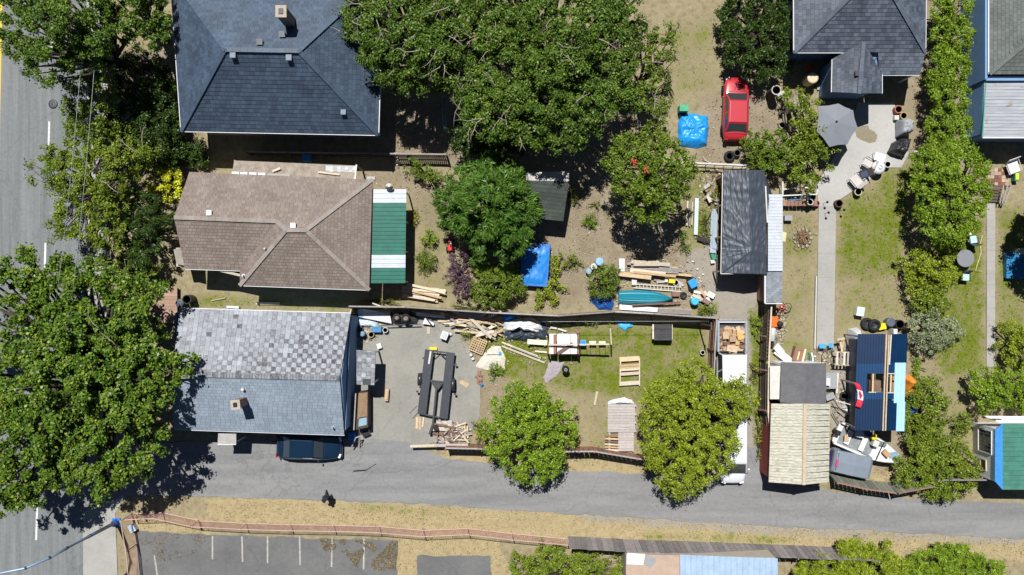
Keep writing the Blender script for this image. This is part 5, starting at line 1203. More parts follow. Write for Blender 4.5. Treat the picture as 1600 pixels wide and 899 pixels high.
# truck canopy on the ground
r = thing('truck_canopy', 'grey pickup canopy with tinted windows resting behind the lane fence', 'truck canopy', W(1334, 727, 1.0).xy.to_3d(), R(-12))
def loc_(x, y, z): return Vector((x, y, z))
CAN = mat('canopy_paint', (.20, .235, .285), .4, .12, 2, coat=.3)
rings = []
for x, h, w in ((-1.35, .75, .80), (-1.2, .95, .85), (0, 1.05, .87), (1.1, 1.0, .86), (1.3, .85, .80), (1.36, .3, .78)):
    rings.append([loc_(x, -w, .05), loc_(x, -w * 1.02, h * .45), loc_(x, -w * .86, h), loc_(x, 0, h + .05), loc_(x, w * .86, h), loc_(x, w * 1.02, h * .45), loc_(x, w, .05)])
mb = MB(); loft(mb, rings); mb.build('shell', CAN, r, world=False, bevel=.03)
for y in (-.84, .84):
    for x0 in (-1.0, -.05):
        mb = MB(); mb.hexa([loc_(x0, y * 1.03, .48), loc_(x0 + .8, y * 1.03, .48), loc_(x0 + .75, y * .93, .86), loc_(x0 + .05, y * .93, .86)], [loc_(x0, y * 1.045, .5), loc_(x0 + .8, y * 1.045, .5), loc_(x0 + .75, y * .95, .88), loc_(x0 + .05, y * .95, .88)]); mb.build('side_window', GLASS, r, world=False)
mb = MB(); mb.hexa([loc_(-1.42, -.62, .3), loc_(-1.42, .62, .3), loc_(-1.24, .58, .9), loc_(-1.24, -.58, .9)], [loc_(-1.44, -.62, .32), loc_(-1.44, .62, .32), loc_(-1.12, .6, 1.0), loc_(-1.12, -.6, 1.0)]); mb.build('rear_window', mat('window_violet', (.06, .035, .16), .2), r, world=False)
mb = MB(); mb.box((-1.15, -.1, 1.03), (.16, .5, .015)); mb.build('sticker', mat('sticker_pink', (.5, .06, .16), .5), r, world=False)
mb = MB(); mb.box((1.35, 0, .06), (.5, 1.3, .1)); mb.build('base_board', WOODS['grey'], r, world=False)

# ------------------------------------------------------------------ trailer
r = thing('car_trailer', 'black open two-rail car trailer on the concrete drive', 'trailer', W(682, 600, 0))
z = .55
def tb(name, a, b, w, h, mt=DKMETAL, zz=z): 
    mb = MB(); mb.bar(W(a[0], a[1], zz), W(b[0], b[1], zz), w, h); return mb.build(name, mt, r, bevel=.015)
TRM = mat('trailer_deck', (.05, .057, .07), .55, .3, 5, metal=.2)
tb('runway', (671, 547), (659, 647), .60, .09, TRM); tb('runway', (704, 552), (693, 654), .58, .09, TRM)
for a, b in (((664, 547), (711, 553)), ((654, 646), (698, 655)), ((667, 594), (700, 598))): tb('crossbar', a, b, .10, .10, DKMETAL, z - .06)
tb('brace', (673, 560), (684, 551), .06, .06); tb('brace', (697, 561), (687, 551), .06, .06)
mb = MB(); mb.prism([W(671, 594, .5), W(693, 598, .5), W(684, 610, .5), W(681, 610, .5)], .07); mb.build('gusset', DKMETAL, r)
tb('tongue', (682, 605), (676, 668), .13, .13, DKMETAL, z - .03)
mb = MB(); mb.bar(W(676, 664, .52), W(671, 679, .52), .16, .14); mb.build('coupler', DKMETAL, r, bevel=.02)
mb = MB(); c = W(679, 667, .3); mb.tube([c - Vector((0, 0, .28)), c + Vector((0, 0, .55))], .05, 10); mb.box(c + Vector((.12, 0, .4)), (.3, .35, .25), .4); mb.build('jack', BLACK, r)
for px, py in ((656.5, 593), (708, 601)):
    c = W(px, py, .32); m3 = Matrix.Rotation(-.12, 3, 'Z') @ Matrix.Rotation(math.pi / 2, 3, 'Y')
    mb = MB(); mb.lathe((c.x, c.y, .33), [(.2, -.1), (.31, -.1), (.33, -.06), (.33, .06), (.31, .1), (.2, .1)], 20, m3); o = mb.build('wheel', RUBBER, r, smooth=True)
    mb = MB(); mb.lathe((c.x, c.y, .33), [(.02, -.08), (.2, -.07), (.2, .07), (.02, .08)], 14, m3); mb.build('rim', STEEL, o)
    P = [[Vector((c.x + u * .14, c.y, 0)) + Vector((.12 * -math.cos(a) * .45 * .26, -math.cos(a) * .45, .33 + .40 * math.sin(a))) for u in (-1, 1)] for a in [math.pi * k / 10 for k in range(11)]]
    mb = MB(); mb.grid(P); mb.build('fender', mat('fender_black', (.03, .033, .04), .35, .2, 4, spec=.6), r, smooth=True, solid=.015)
mb = MB(); mb.bar(W(673, 549, .64), W(670, 569, .64), .12, .04); mb.build('loose_strip', OFFW, r)
for px, py in ((662, 560), (712, 570), (652, 612), (711, 616)):
    mb = MB(); mb.box(W(px, py, .5), (.16, .12, .1)); mb.build('light_bracket', DKMETAL, r)

# ------------------------------------------------------------------ boats
def strake_boat(root, L, Wd, Hh, mt, flip, n=22):
    """local: +X is the bow"""
    rows = []
    for i in range(n + 1):
        t = i / n; w = Wd / 2 * (1 - max(0, (t - .45) / .55) ** 2.3) * (.82 + .18 * min(1, t / .25)); hh = Hh * (1 + .15 * t)
        if t > .985: w = .01
        ring = []
        m = 16
        for k in range(m + 1):
            a = -1 + 2 * k / m; y = w * math.copysign(abs(a) ** .85, a); zz = hh * (1 - abs(a) ** 2.6)
            zz += (.022 if k % 2 else -.022) * (1 - abs(a) ** 6)
            ring.append(Vector((-L / 2 + L * t, y, (zz if flip else hh - zz) + .05)))
        rows.append(ring)
    mb = MB(); mb.grid(rows, not flip); o = mb.build('hull', mt, root, world=False, solid=.02)
    return o
TEAL = mat('boat_teal', (.01, .22, .30), .4, .12, 2, spec=.5)
r = thing('rowboat', 'upturned teal rowboat with ribbed hull beside the round shrub', 'boat', W(1008, 466, 0), R(-1.5))
strake_boat(r, 3.75, 1.02, .42, TEAL, True)
mb = MB(); mb.box((-1.86, 0, .22), (.04, .8, .36)); mb.build('transom', TEAL, r, world=False)
mb = MB(); mb.box((-.1, 0, .505), (3.3, .05, .05)); mb.build('keel', TEAL, r, world=False)
# white motorboat, bow pointing right-down
c = W(1361, 699, .9); a_ = math.atan2(-(722 - 678), (1413 - 1312)) 
r = thing('motorboat', 'old white motorboat with cluttered open deck behind the canopy', 'boat', (c.x, c.y, 0), a_)
BW_ = mat('boat_white', (.74, .74, .72), .35, .1, 3); L, Wd = 4.85, 1.55
rings = []
for i in range(17):
    t = i / 16; w = Wd / 2 * (1 - max(0, (t - .4) / .6) ** 2.2) + .012; zt = .86 + .18 * t ** 2; kb_ = .22 + .28 * max(0, (t - .7) / .3) ** 2
    x = -L / 2 + L * t
    rings.append([Vector((x, 0, kb_)), Vector((x, w * .75, kb_ + .12)), Vector((x, w, zt - .15)), Vector((x, w * 1.02, zt)), Vector((x, w * .88, zt + .01)), Vector((x, w * .82, zt - (.35 if t < .6 else .06))), Vector((x, 0, zt - (.38 if t < .6 else -.03))),
                  Vector((x, -w * .82, zt - (.35 if t < .6 else .06))), Vector((x, -w * .88, zt + .01)), Vector((x, -w * 1.02, zt)), Vector((x, -w, zt - .15)), Vector((x, -w * .75, kb_ + .12))])
mb = MB(); loft(mb, rings); mb.build('hull', BW_, r, world=False)
mb = MB(); mb.tube([Vector((p[3].x, p[3].y + .01, p[3].z)) for p in rings], .028, 6); mb.tube([Vector((p[9].x, p[9].y - .01, p[9].z)) for p in rings], .028, 6); mb.build('rub_rail', GREYP, r, world=False)
fl_ = [(p[5].x, p[5].y * .97) for p in rings[1:10]]
mb = MB(); mb.prism([Vector((x, y, .56)) for x, y in fl_] + [Vector((x, -y, .56)) for x, y in fl_[::-1]], .02); fix_up(mb.build('deck_floor', mat('boat_floor', (.22, .24, .25), .7, .4, 6), r, world=False))
for x, w in ((-1.6, 1.0), (-.5, 1.05)):
    mb = MB(); mb.box((x, 0, .72), (.35, w, .12)); mb.build('seat', BW_, r, world=False, bevel=.03)
mb = MB(); mb.box((.15, .35, .85), (.4, .45, .5)); mb.build('console', OFFW, r, world=False, bevel=.04)
mb = MB(); mb.hexa([Vector((.62, -.7, .98)), Vector((.62, .7, .98)), Vector((.5, .62, 1.25)), Vector((.5, -.62, 1.25))], [Vector((.65, -.7, .98)), Vector((.65, .7, .98)), Vector((.53, .62, 1.25)), Vector((.53, -.62, 1.25))]); mb.build('windscreen', GLASS, r, world=False)
mb = MB(); mb.box((-2.48, 0, .85), (.28, .34, .5)); mb.box((-2.5, 0, .45), (.14, .12, .5)); mb.build('outboard_motor', BLACK, r, world=False, bevel=.05)
mb = MB(); mb.box((1.55, .12, 1.03), (.55, .4, .03), .5); mb.build('hatch', mat('hatch_blue', (.20, .33, .42), .4), r, world=False)
def on_boat(name, label, cat, x, y, z, d, mt, rz=0):
    m = Matrix.Translation(c) ; p = Vector((c.x, c.y, 0)) + Matrix.Rotation(a_, 3, 'Z') @ Vector((x, y, z))
    b = MB(); b.box(p, d, a_ + rz); b.box(p + Vector((0, 0, d[2] / 2 + .015)), (d[0] * 1.05, d[1] * 1.05, .03), a_ + rz); b.build(name, mt, None, bevel=.02, label=label, cat=cat)
on_boat('storage_crate', 'yellow tub standing on the white motorboat', 'crate', -.15, .72, 1.0, (.35, .3, .25), YELLOW, .5)
on_boat('wood_box', 'brown wooden box on the bow of the motorboat', 'box', 1.0, .02, 1.1, (.5, .34, .22), CARD, -.4)
on_boat('foam_block', 'white foam block amid the motorboat deck', 'block', -1.05, .5, .85, (.5, .4, .3), WHITE, .2)
on_boat('net_pile', 'grey-green netting box amid the motorboat', 'box', .45, .5, .98, (.7, .3, .12), mat('net_green', (.14, .2, .17), .9, .5, 14), .1)
on_boat('cushion_pad', 'tan seat pad near the motorboat stern', 'cushion', -1.75, -.1, .82, (.3, .4, .08), PLY, .3)
on_boat('tool_case', 'dark blue case at the stern of the motorboat', 'case', -.6, .75, 1.0, (.5, .3, .2), mat('case_blue', (.03, .05, .14), .4), .3)
# trailer for the boat
r = thing('boat_trailer', 'dark steel frame trailer under the white motorboat', 'trailer', (c.x, c.y, 0), a_)
for y in (-.5, .5):
    mb = MB(); mb.box((-.3, y, .2), (4.2, .09, .09)); mb.build('frame_rail', DKMETAL, r, world=False)
mb = MB(); mb.box((-.9, 0, .14), (.09, 1.6, .09)); mb.build('axle', DKMETAL, r, world=False)
for y in (-.88, .88):
    mb = MB(); mb.lathe((-.9, y, .26), [(.1, -.08), (.26, -.08), (.26, .08), (.1, .08)], 16, Matrix.Rotation(math.pi / 2, 3, 'X')); mb.build('wheel', RUBBER, r, world=False)
mb = MB(); mb.box((2.3, 0, .2), (1.2, .09, .09)); mb.build('tongue', DKMETAL, r, world=False)

# ------------------------------------------------------------------ person walking on the lane
base = W(515, 772, 0); hd = R(200)
def skin_body(name, pts, edges, radii, mt, parent, sub=2):
    me = bpy.data.meshes.new(name); me.from_pydata([tuple(p) for p in pts], edges, [])
    o = bpy.data.objects.new(name, me); COL.objects.link(o); o.parent = parent
    md = o.modifiers.new('skin', 'SKIN'); md.use_smooth_shade = True
    for i, rr_ in enumerate(radii): me.skin_vertices[0].data[i].radius = (rr_, rr_) if not isinstance(rr_, tuple) else rr_
    me.skin_vertices[0].data[0].use_root = True
    s_ = o.modifiers.new('sub', 'SUBSURF'); s_.levels = sub; s_.render_levels = sub
    me.materials.append(mt); return o
SKIN = mat('skin', (.50, .33, .25), .6, .08, 8); CLOTH = mat('navy_jacket', (.012, .014, .035), .85, .3, 10); TROU = mat('dark_trousers', (.02, .022, .035), .9, .3, 10)
r = thing('person', 'person in dark jacket and trousers walking at the lane edge', 'person', (base.x, base.y, 0.012), hd)
# local: +Y forward
J = dict(pel=(0, 0, .93), wst=(0, .01, 1.08), chs=(0, .02, 1.30), nk=(0, .02, 1.47), hb=(0, .05, 1.56), ht=(0, .06, 1.68),
         lh=(-.10, 0, .90), lk=(-.11, .20, .52), la=(-.11, .12, .09), lt=(-.12, .28, .05), rh=(.10, 0, .90), rk=(.11, -.03, .50), ra=(.11, -.28, .13), rt=(.11, -.14, .05),
         ls=(-.18, .02, 1.40), le=(-.25, -.08, 1.14), lw=(-.26, .06, .92), lp=(-.26, .10, .85), rs=(.18, .02, 1.40), re=(.26, .08, 1.14), rw=(.25, .26, .98), rp=(.25, .32, .93))
names = list(J); ix = {n: i for i, n in enumerate(names)}; pts = [J[n] for n in names]
E_ = [('pel', 'wst'), ('wst', 'chs'), ('chs', 'nk'), ('nk', 'hb'), ('hb', 'ht'), ('pel', 'lh'), ('lh', 'lk'), ('lk', 'la'), ('la', 'lt'), ('pel', 'rh'), ('rh', 'rk'), ('rk', 'ra'), ('ra', 'rt'),
      ('chs', 'ls'), ('ls', 'le'), ('le', 'lw'), ('lw', 'lp'), ('chs', 'rs'), ('rs', 're'), ('re', 'rw'), ('rw', 'rp')]
RAD = dict(pel=.15, wst=.13, chs=.16, nk=.055, hb=.085, ht=.085, lh=.09, lk=.06, la=.042, lt=.04, rh=.09, rk=.06, ra=.042, rt=.04, ls=.065, le=.045, lw=.03, lp=.035, rs=.065, re=.045, rw=.03, rp=.035)
pts = list(pts); edges = [(ix[a], ix[b]) for a, b in E_]; rad = [RAD[n] for n in names]
for sd, wr in ((-1, 'lp'), (1, 'rp')):
    p0 = Vector(J[wr]); dr = Vector((0, .35, -1)).normalized()
    for k in range(4):
        a = p0 + Vector((0, -.03 + .02 * k, -.02)); l_ = (.075, .085, .08, .062)[k]
        pts += [a, a + dr * l_ * .55, a + dr * l_ + Vector((-sd * .012, 0, 0))]; n0 = len(pts) - 3
        edges += [(ix[wr], n0), (n0, n0 + 1), (n0 + 1, n0 + 2)]; rad += [.010, .009, .008]
    a = p0 + Vector((-sd * .015, .035, .0)); pts += [a, a + Vector((-sd * .015, .035, -.03))]; n0 = len(pts) - 2; edges += [(ix[wr], n0), (n0, n0 + 1)]; rad += [.011, .009]
body = skin_body('body', pts, edges, rad, SKIN, r)
sub_ = ['pel', 'wst', 'chs', 'nk', 'ls', 'le', 'lw', 'rs', 're', 'rw']; jx = {n: i for i, n in enumerate(sub_)}
skin_body('jacket', [Vector(J[n]) * 1.0 - (Vector((0, 0, .03)) if n == 'nk' else Vector()) for n in sub_], [(jx[a], jx[b]) for a, b in E_ if a in jx and b in jx], [RAD[n] + (.03 if n != 'nk' else .02) for n in sub_], CLOTH, r)
sub_ = ['pel', 'lh', 'lk', 'la', 'rh', 'rk', 'ra']; jx = {n: i for i, n in enumerate(sub_)}
skin_body('trousers', [Vector(J[n]) for n in sub_], [(jx[a], jx[b]) for a, b in E_ if a in jx and b in jx], [RAD[n] + .025 for n in sub_], TROU, r)
for a, t in (('la', 'lt'), ('ra', 'rt')):
    p, q = Vector(J[a]), Vector(J[t]); mb = MB(); mb.tube([p + Vector((0, -.08, -.045)), p + Vector((0, 0, -.03)), q + Vector((0, .02, 0))], [.045, .055, .042], 10); mb.build('shoe', BLACK, r, world=False, smooth=True)
mb = MB(); mb.lathe((0, .045, 1.60), [(.10, -.06), (.112, 0), (.105, .08), (.07, .125), (.0, .14)], 14); mb.build('hair', mat('hair_dark', (.015, .011, .009), .7, .3, 20), r, world=False, smooth=True)
mb = MB(); mb.tube([(0, .145, 1.62), (0, .165, 1.60), (0, .15, 1.585)], [.008, .016, .014], 6); mb.build('nose', SKIN, r, world=False)
for sx in (-1, 1):
    mb = MB(); mb.box((sx * .035, .138, 1.63), (.022, .012, .012)); mb.build('eye', BLACK, r, world=False)
    mb = MB(); mb.box((sx * .098, .05, 1.61), (.018, .04, .06)); mb.build('ear', SKIN, r, world=False, bevel=.008)
mb = MB(); mb.box((0, .142, 1.562), (.045, .008, .01)); mb.build('mouth', mat('lips', (.35, .12, .1), .6), r, world=False)

# ------------------------------------------------------------------ fences
def fence(name, label, pts, h, bw, mt, gap=0.01, lean=(0, 0), post_every=2.4, rails=2, postmt=None, jitter=.03, caprail=None, thick=.025, skip=0.0, cat='fence'):
    r = thing(name, label, cat, W(*pts[0]))
    lean = Vector((lean[0], lean[1], 0))
    for (p, q) in zip(pts[:-1], pts[1:]):
        a, b = W(*p), W(*q); d = b - a; L = d.length; u = d / L; ang = math.atan2(d.y, d.x); nrm = Vector((-u.y, u.x, 0)); n = max(1, int(L / (bw + gap)))
        tilt = math.atan2(lean.dot(nrm), h)
        for i in range(n):
            if rnd.random() < skip: continue
            t = (i + .5) / n; hh = h + rnd.uniform(-jitter, jitter)
            piece('board', r, mt, a + d * t + lean * .5 + Vector((0, 0, hh / 2)), (bw, thick, hh), ang, tilt * -1)
        for k in range(max(2, int(L / post_every) + 1)):
            t = k / max(1, int(L / post_every)); t = min(1, t); c0 = a + d * t + nrm * -.06
            pbar('post', r, postmt or mt, c0, c0 + lean + Vector((0, 0, h + .05)), .09, .09)
        for j in range(rails):
            z = h * (.22 + .56 * j / max(1, rails - 1)); o = nrm * -.045 + lean * (z / h); pbar('rail', r, postmt or mt, a + o + Vector((0, 0, z)), b + o + Vector((0, 0, z)), .04, .08)
        if caprail: pbar('cap_rail', r, caprail, a + lean + Vector((0, 0, h + .03)), b + lean + Vector((0, 0, h + .03)), .10, .035)
    return r
fence('board_fence', 'long dark board fence between the two middle back yards', [(553, 478), (640, 479), (760, 487), (870, 492), (955, 486), (1015, 489), (1112, 496)], 1.75, .14, WOODS['dark'], caprail=WOODS['grey'])
fence('side_fence', 'short dark fence return behind the speckled-roof house', [(556, 479), (549, 514)], 1.5, .14, WOODS['dark'], caprail=WOODS['pale'])
pbar('brace', bpy.data.objects['board_fence'], WOODS['pale'], W(582, 474, 1.75), W(604, 482, 1.6), .09, .05); pbar('brace', bpy.data.objects['board_fence'], WOODS['grey'], W(752, 495, .9), W(764, 486, 1.7), .09, .05)
fence('lawn_fence', 'red-brown board fence along the lane below the lawn', [(699, 693), (748, 694), (800, 697), (862, 699), (902, 698), (925, 698), (990, 709), (1020, 712)], 1.6, .30, WOODS['red'], caprail=WOODS['grey'], gap=.002)
fence('yard_fence', 'brown timber fence between lawn and pickup driveway', [(1110, 497), (1107, 545), (1105, 610)], 1.7, .15, WOODS['brown'], caprail=WOODS['grey'])
fence('driveway_fence', 'open brown rail fence right of the driveway', [(1190, 478), (1186, 560), (1185, 640), (1190, 684)], 1.7, .22, WOODS['dark'], caprail=WOODS['pale'], skip=.08, lean=(.12, 0))
for y in (524, 577, 640):
    pbar('brace', bpy.data.objects['driveway_fence'], WOODS['brown'], W(1186, y, .9), W(1197, y + 2, 1.6), .10, .09)
fence('grey_fence', 'weathered grey board fence along the bottom lane verge', [(888, 838), (980, 843), (1100, 847), (1230, 852), (1352, 857)], 2.0, .36, WOODS['weath'], gap=.004, lean=(.05, -.22), jitter=.08)
fence('lane_fence', 'leaning greenish fence sections between canopy and lane', [(1296, 738), (1340, 748), (1385, 754)], 1.5, .26, mat('wood_mossy', (.20, .21, .17), .9, .35, 4, objvar=.25), lean=(-.05, -.35), caprail=WOODS['red'], jitter=.05, gap=.0)
fence('lane_fence', 'bent end panel of the leaning lane fence below the brambles', [(1386, 754), (1440, 744)], 1.5, .26, MATS['wood_mossy'], lean=(.1, -.35), caprail=WOODS['red'], jitter=.05, gap=.0)
fence('lane_fence', 'plain lane fence between brambles and green-roofed outbuilding', [(1448, 742), (1530, 742), (1556, 746)], 1.5, .2, WOODS['grey'], caprail=WOODS['weath'])
fence('wire_fence', 'shaded low fence in the dark gap between the top left houses', [(395, 242), (520, 244), (700, 246)], 1.2, .09, WOODS['dark'], gap=.05, caprail=WOODS['grey'])
fence('rail_fence', 'thin pale rail above the tarped carport', [(930, 252), (1080, 258), (1165, 262)], .9, .06, OFFW, gap=.5, caprail=OFFW, rails=2)
# pink mesh construction fence
PINK = mat('pink_mesh', (.56, .30, .27), .7, .2, 6); PINKL = mat('pink_rail', (.62, .40, .37), .6, .15, 6)
def mesh_fence(label, pts, h, lean=(0, 0)):
    r = thing('mesh_fence', label, 'fence', W(*pts[0])); lean = Vector((lean[0], lean[1], 0))
    for i, (p, q) in enumerate(zip(pts[:-1], pts[1:])):
        a, b = W(*p), W(*q); d = b - a; up = Vector((0, 0, h)) + lean; mb = MB(); n = int(d.length / .15); m = 11
        for k in range(n + 1): mb.bar(a + d * (k / n), a + d * (k / n) + up, .015, .006)
        for k in range(m + 1): mb.bar(a + up * (k / m), b + up * (k / m), .006, .017)
        mb.build('mesh_panel', PINK, r, kind='stuff')
        for f in (0.04, 1.0):
            mb = MB(); mb.tube([a + up * f, b + up * f], .025, 6); mb.build('rail', PINKL, r)
        for c0 in ((a, b) if i == len(pts) - 2 else (a,)):
            mb = MB(); mb.tube([c0 - Vector((0, 0, .1)), c0 + up * 1.02], .04, 6); mb.build('post', PINKL, r)
mesh_fence('long pink plastic mesh fence along the parking lot edge', [(312, 814), (385, 818), (455, 820), (522, 821), (593, 823), (662, 829), (731, 826), (800, 834), (885, 842)], 1.4)
mesh_fence('short pink mesh fence panels near the utility pole', [(212, 803), (254, 801), (310, 813)], 1.45)
mesh_fence('pink mesh fence turning down beside the gutter', [(206, 803), (214, 850), (220, 910)], 1.7, (.05, 0))

# ------------------------------------------------------------------ utility pole and wires
r = thing('street_lamp', 'tall grey-blue steel street lamp with arm reaching over the street', 'street lamp', W(182, 816))
LAMPM = mat('lamp_steel', (.26, .36, .50), .4, .12, 3, metal=.3)
lp = [W(182, 816, 0), W(140, 838, 3.9), W(104, 857, 6.4), W(77, 872, 7.6), W(40, 888, 8.3), W(0, 896, 8.6), W(-45, 900, 8.65)]
mb = MB(); mb.tube(lp, [.13, .11, .095, .085, .07, .06, .05], 12); mb.build('pole', LAMPM, r, smooth=True)
for t in (1, 2, 3, 4):
    mb = MB(); mb.tube([lp[t] - (lp[t] - lp[t - 1]).normalized() * .06, lp[t] + (lp[t] - lp[t - 1]).normalized() * .06], .13 - t * .01, 10); mb.build('band', DKMETAL, r)
mb = MB(); mb.box(lp[0] + Vector((0, 0, .04)), (.55, .55, .08)); mb.build('base_plate', BLUE, r)
mb = MB(); mb.lathe(lp[0] + Vector((0, 0, .08)), [(.24, 0), (.22, .35), (.14, .45)], 14); mb.build('base_cover', mat('base_blue', (.05, .10, .32), .4), r)
for k in range(4):
    a = math.pi / 4 + k * math.pi / 2; mb = MB(); mb.tube([lp[0] + Vector((.22 * math.cos(a), .22 * math.sin(a), .08)), lp[0] + Vector((.22 * math.cos(a), .22 * math.sin(a), .2))], .03, 6); mb.build('bolt', STEEL, r)
mb = MB(); mb.box(lp[-1] + Vector((-.25, 0, -.03)), (.65, .26, .12)); mb.build('lamp_head', GREYP, r, bevel=.03)
def wire(name, label, a, b, sag, rad, mt, n=16, spacer=0):
    a, b = Vector(a), Vector(b); pts = [a.lerp(b, i / n) - Vector((0, 0, sag * 4 * (i / n) * (1 - i / n))) for i in range(n + 1)]
    r = thing(name, label, 'cable', (a.x, a.y, 0)); mb = MB(); mb.tube(pts, rad, 6); mb.build('conductor', mt, r, smooth=True)
    if spacer:
        mb = MB(); mb.tube([p + Vector((.05, -.1, -.06)) for p in pts], rad * .8, 6); mb.build('conductor', mt, r, smooth=True)
        for i in range(1, n, 3):
            mb = MB(); mb.box(pts[i] + Vector((.02, -.04, -.03)), (.14, .2, .16)); mb.build('spacer', DKMETAL, r)
for i, (x0, x1) in enumerate(((138, 88), (158, 112))):
    wire('overhead_wire', ['left overhead wire running above the street trees', 'right overhead wire running above the street trees'][i], W(x0, -60, 7.4), W(x1, 470, 7.2), .3, .016, STEEL)

# ------------------------------------------------------------------ generic yard things
def tyre(label, px, py, z=0.0, rad=.33, w=.2, group=None, tilt=0.0, rim=True):
    c = W(px, py, z); r = thing('tyre', label, 'tyre', (c.x, c.y, z), 0, group); m = Matrix.Rotation(tilt, 3, 'X'); cz = Vector((0, 0, w / 2 + abs(math.sin(tilt)) * rad * .8))
    mb = MB(); mb.lathe(cz, [(rad * .55, -w * .4), (rad * .6, -w / 2), (rad * .9, -w / 2), (rad, -w * .3), (rad, w * .3), (rad * .9, w / 2), (rad * .6, w / 2), (rad * .55, w * .4), (rad * .55, -w * .4)], 22, m); mb.build('tread', RUBBER, r, world=False, smooth=True)
    if rim: mb = MB(); mb.lathe(cz, [(.0, .0), (rad * .2, .03), (rad * .3, -.02), (rad * .55, .02), (rad * .55, -.04), (0, -.05)], 16, m); mb.build('rim', mat('rim_rust', (.26, .20, .17), .6, .2, 8) if z > .3 else DKMETAL, r, world=False)
    return r
def drum(name, label, cat, px, py, rad, h, mt, z=0.0, lidmt=None, open_=False, group=None):
    c = W(px, py, z + h); r = thing(name, label, cat, (c.x, c.y, z), 0, group)
    mb = MB(); mb.lathe((0, 0, 0), [(rad * .9, 0), (rad, h * .1), (rad * 1.03, h * .35), (rad, h * .5), (rad * 1.03, h * .68), (rad, h * .95), (rad * .95, h)] + ([(rad * .86, h), (rad * .82, h * .15), (0, h * .15)] if open_ else []), 20); mb.build('body', mt, r, world=False, smooth=False, bevel=.01)
    if open_: mb = MB(); mb.lathe((0, 0, h), [(rad * .84, -.02), (rad * 1.05, -.02), (rad * 1.05, .03), (rad * .84, .03), (rad * .84, -.02)], 20); mb.build('rim', lidmt or mt, r, world=False)
    else: mb = MB(); mb.lathe((0, 0, h), [(rad * 1.06, -.03), (rad * 1.06, .02), (rad * .8, .05), (rad * .5, .03), (0, .06)], 20); mb.build('lid', lidmt or mt, r, world=False, smooth=True)
    return r
def crate(name, label, cat, px, py, d, mt, z=0.0, rz=0.0, lidmt=None, lid=True, inner=None):
    c = W(px, py, z + d[2]); r = thing(name, label, cat, (c.x, c.y, z), rz)
    mb = MB(); mb.box((0, 0, d[2] / 2), d, taper=1.03); mb.build('body', mt, r, world=False, bevel=.02)
    if lid: mb = MB(); mb.box((0, 0, d[2] + .02), (d[0] * 1.05, d[1] * 1.05, .04)); o = mb.build('lid', lidmt or mt, r, world=False, bevel=.015)
    if inner: mb = MB(); mb.box((0, 0, d[2] + .045), (d[0] * .72, d[1] * .72, .02)); mb.build('panel', inner, r, world=False)
    return r
def tarp(name, label, cat, poly, h, mt, wr=.06, z=0.0, p=2.2, fr=3.0, seed=0, rings=14, n=72):
    pts = [W(x, y, z) for x, y in poly]; c = sum(pts, Vector((0, 0, 0))) / len(pts); seg = []
    per = []
    m = len(pts)
    for i in range(n):
        t = i / n * m; a, b = pts[int(t) % m], pts[(int(t) + 1) % m]; per.append(a.lerp(b, t - int(t)))
    mb = MB(); V = []; 
    for j in range(rings + 1):
        f = j / rings
        for i, q in enumerate(per):
            e = c.lerp(q, f); hh = h * (1 - f ** p) + .012
            th = i / n * 6.283
            w = wr * (nz(e.x * fr + seed, e.y * fr, seed) + .6 * nz(e.x * fr * 2.7, e.y * fr * 2.7 + seed, 2)) * (1 if f < .97 else .3)
            w += wr * .35 * math.sin(th * 9 + 3 * f + seed) * f * (1 - f) * 2
            e = e + Vector((nz(e.x * 2, e.y * 2, 9), nz(e.x * 2, e.y * 2, 19), 0)) * .06
            V.append((e.x, e.y, z + max(.012, hh + w)))
    F = [(j * n + i, j * n + (i + 1) % n, (j + 1) * n + (i + 1) % n, (j + 1) * n + i) for j in range(rings) for i in range(n)]
    mb.add(V, F); o = mb.build(name, mt, None, smooth=True, label=label, cat=cat)
    bm = bmesh.new(); bm.from_mesh(o.data); bmesh.ops.remove_doubles(bm, verts=bm.verts, dist=.0005); bmesh.ops.recalc_face_normals(bm, faces=bm.faces)
    if sum(f.normal.z for f in bm.faces) < 0: bmesh.ops.reverse_faces(bm, faces=bm.faces)
    bm.to_mesh(o.data); bm.free(); return o
def flatsheet(name, label, cat, poly, mt, z=.03, th=.03, wr=0.0):
    mb = MB(); mb.prism([W(x, y, z) for x, y in poly], th); o = mb.build(name, mt, None, label=label, cat=cat); fix_up(o); return o
def pile(name, label, items, cat='lumber'):
    """items: (x0,y0,x1,y1,z,width,material,thickness)"""
    r = thing(name, label, cat, W(items[0][0], items[0][1]))
    for it in items:
        x0, y0, x1, y1, z, w, mt = it[:7]; th = it[7] if len(it) > 7 else .05
        pbar('plank', r, WOODS[mt] if isinstance(mt, str) else mt, W(x0, y0, z), W(x1, y1, z + (it[8] if len(it) > 8 else 0)), w, th)
    return r
def legs_table(name, label, cat, px, py, rad, h, mt, legmt, square=None, rz=0):
    c = W(px, py, h); r = thing(name, label, cat, (c.x, c.y, 0), rz); mb = MB()
    if square: mb.box((0, 0, h - .02), (square[0], square[1], .04)); a, b = square[0] * .42, square[1] * .42
    else: mb.lathe((0, 0, h - .04), [(rad * .97, 0), (rad, .01), (rad, .03), (rad * .97, .04), (.03, .045)], 28); a = b = rad * .6
    mb.build('top', mt, r, world=False)
    for sx in (-1, 1):
        for sy in (-1, 1): mb = MB(); mb.tube([(sx * a, sy * b, h - .05), (sx * a * 1.05, sy * b * 1.05, 0)], .02, 6); mb.build('leg', legmt, r, world=False)
    return r
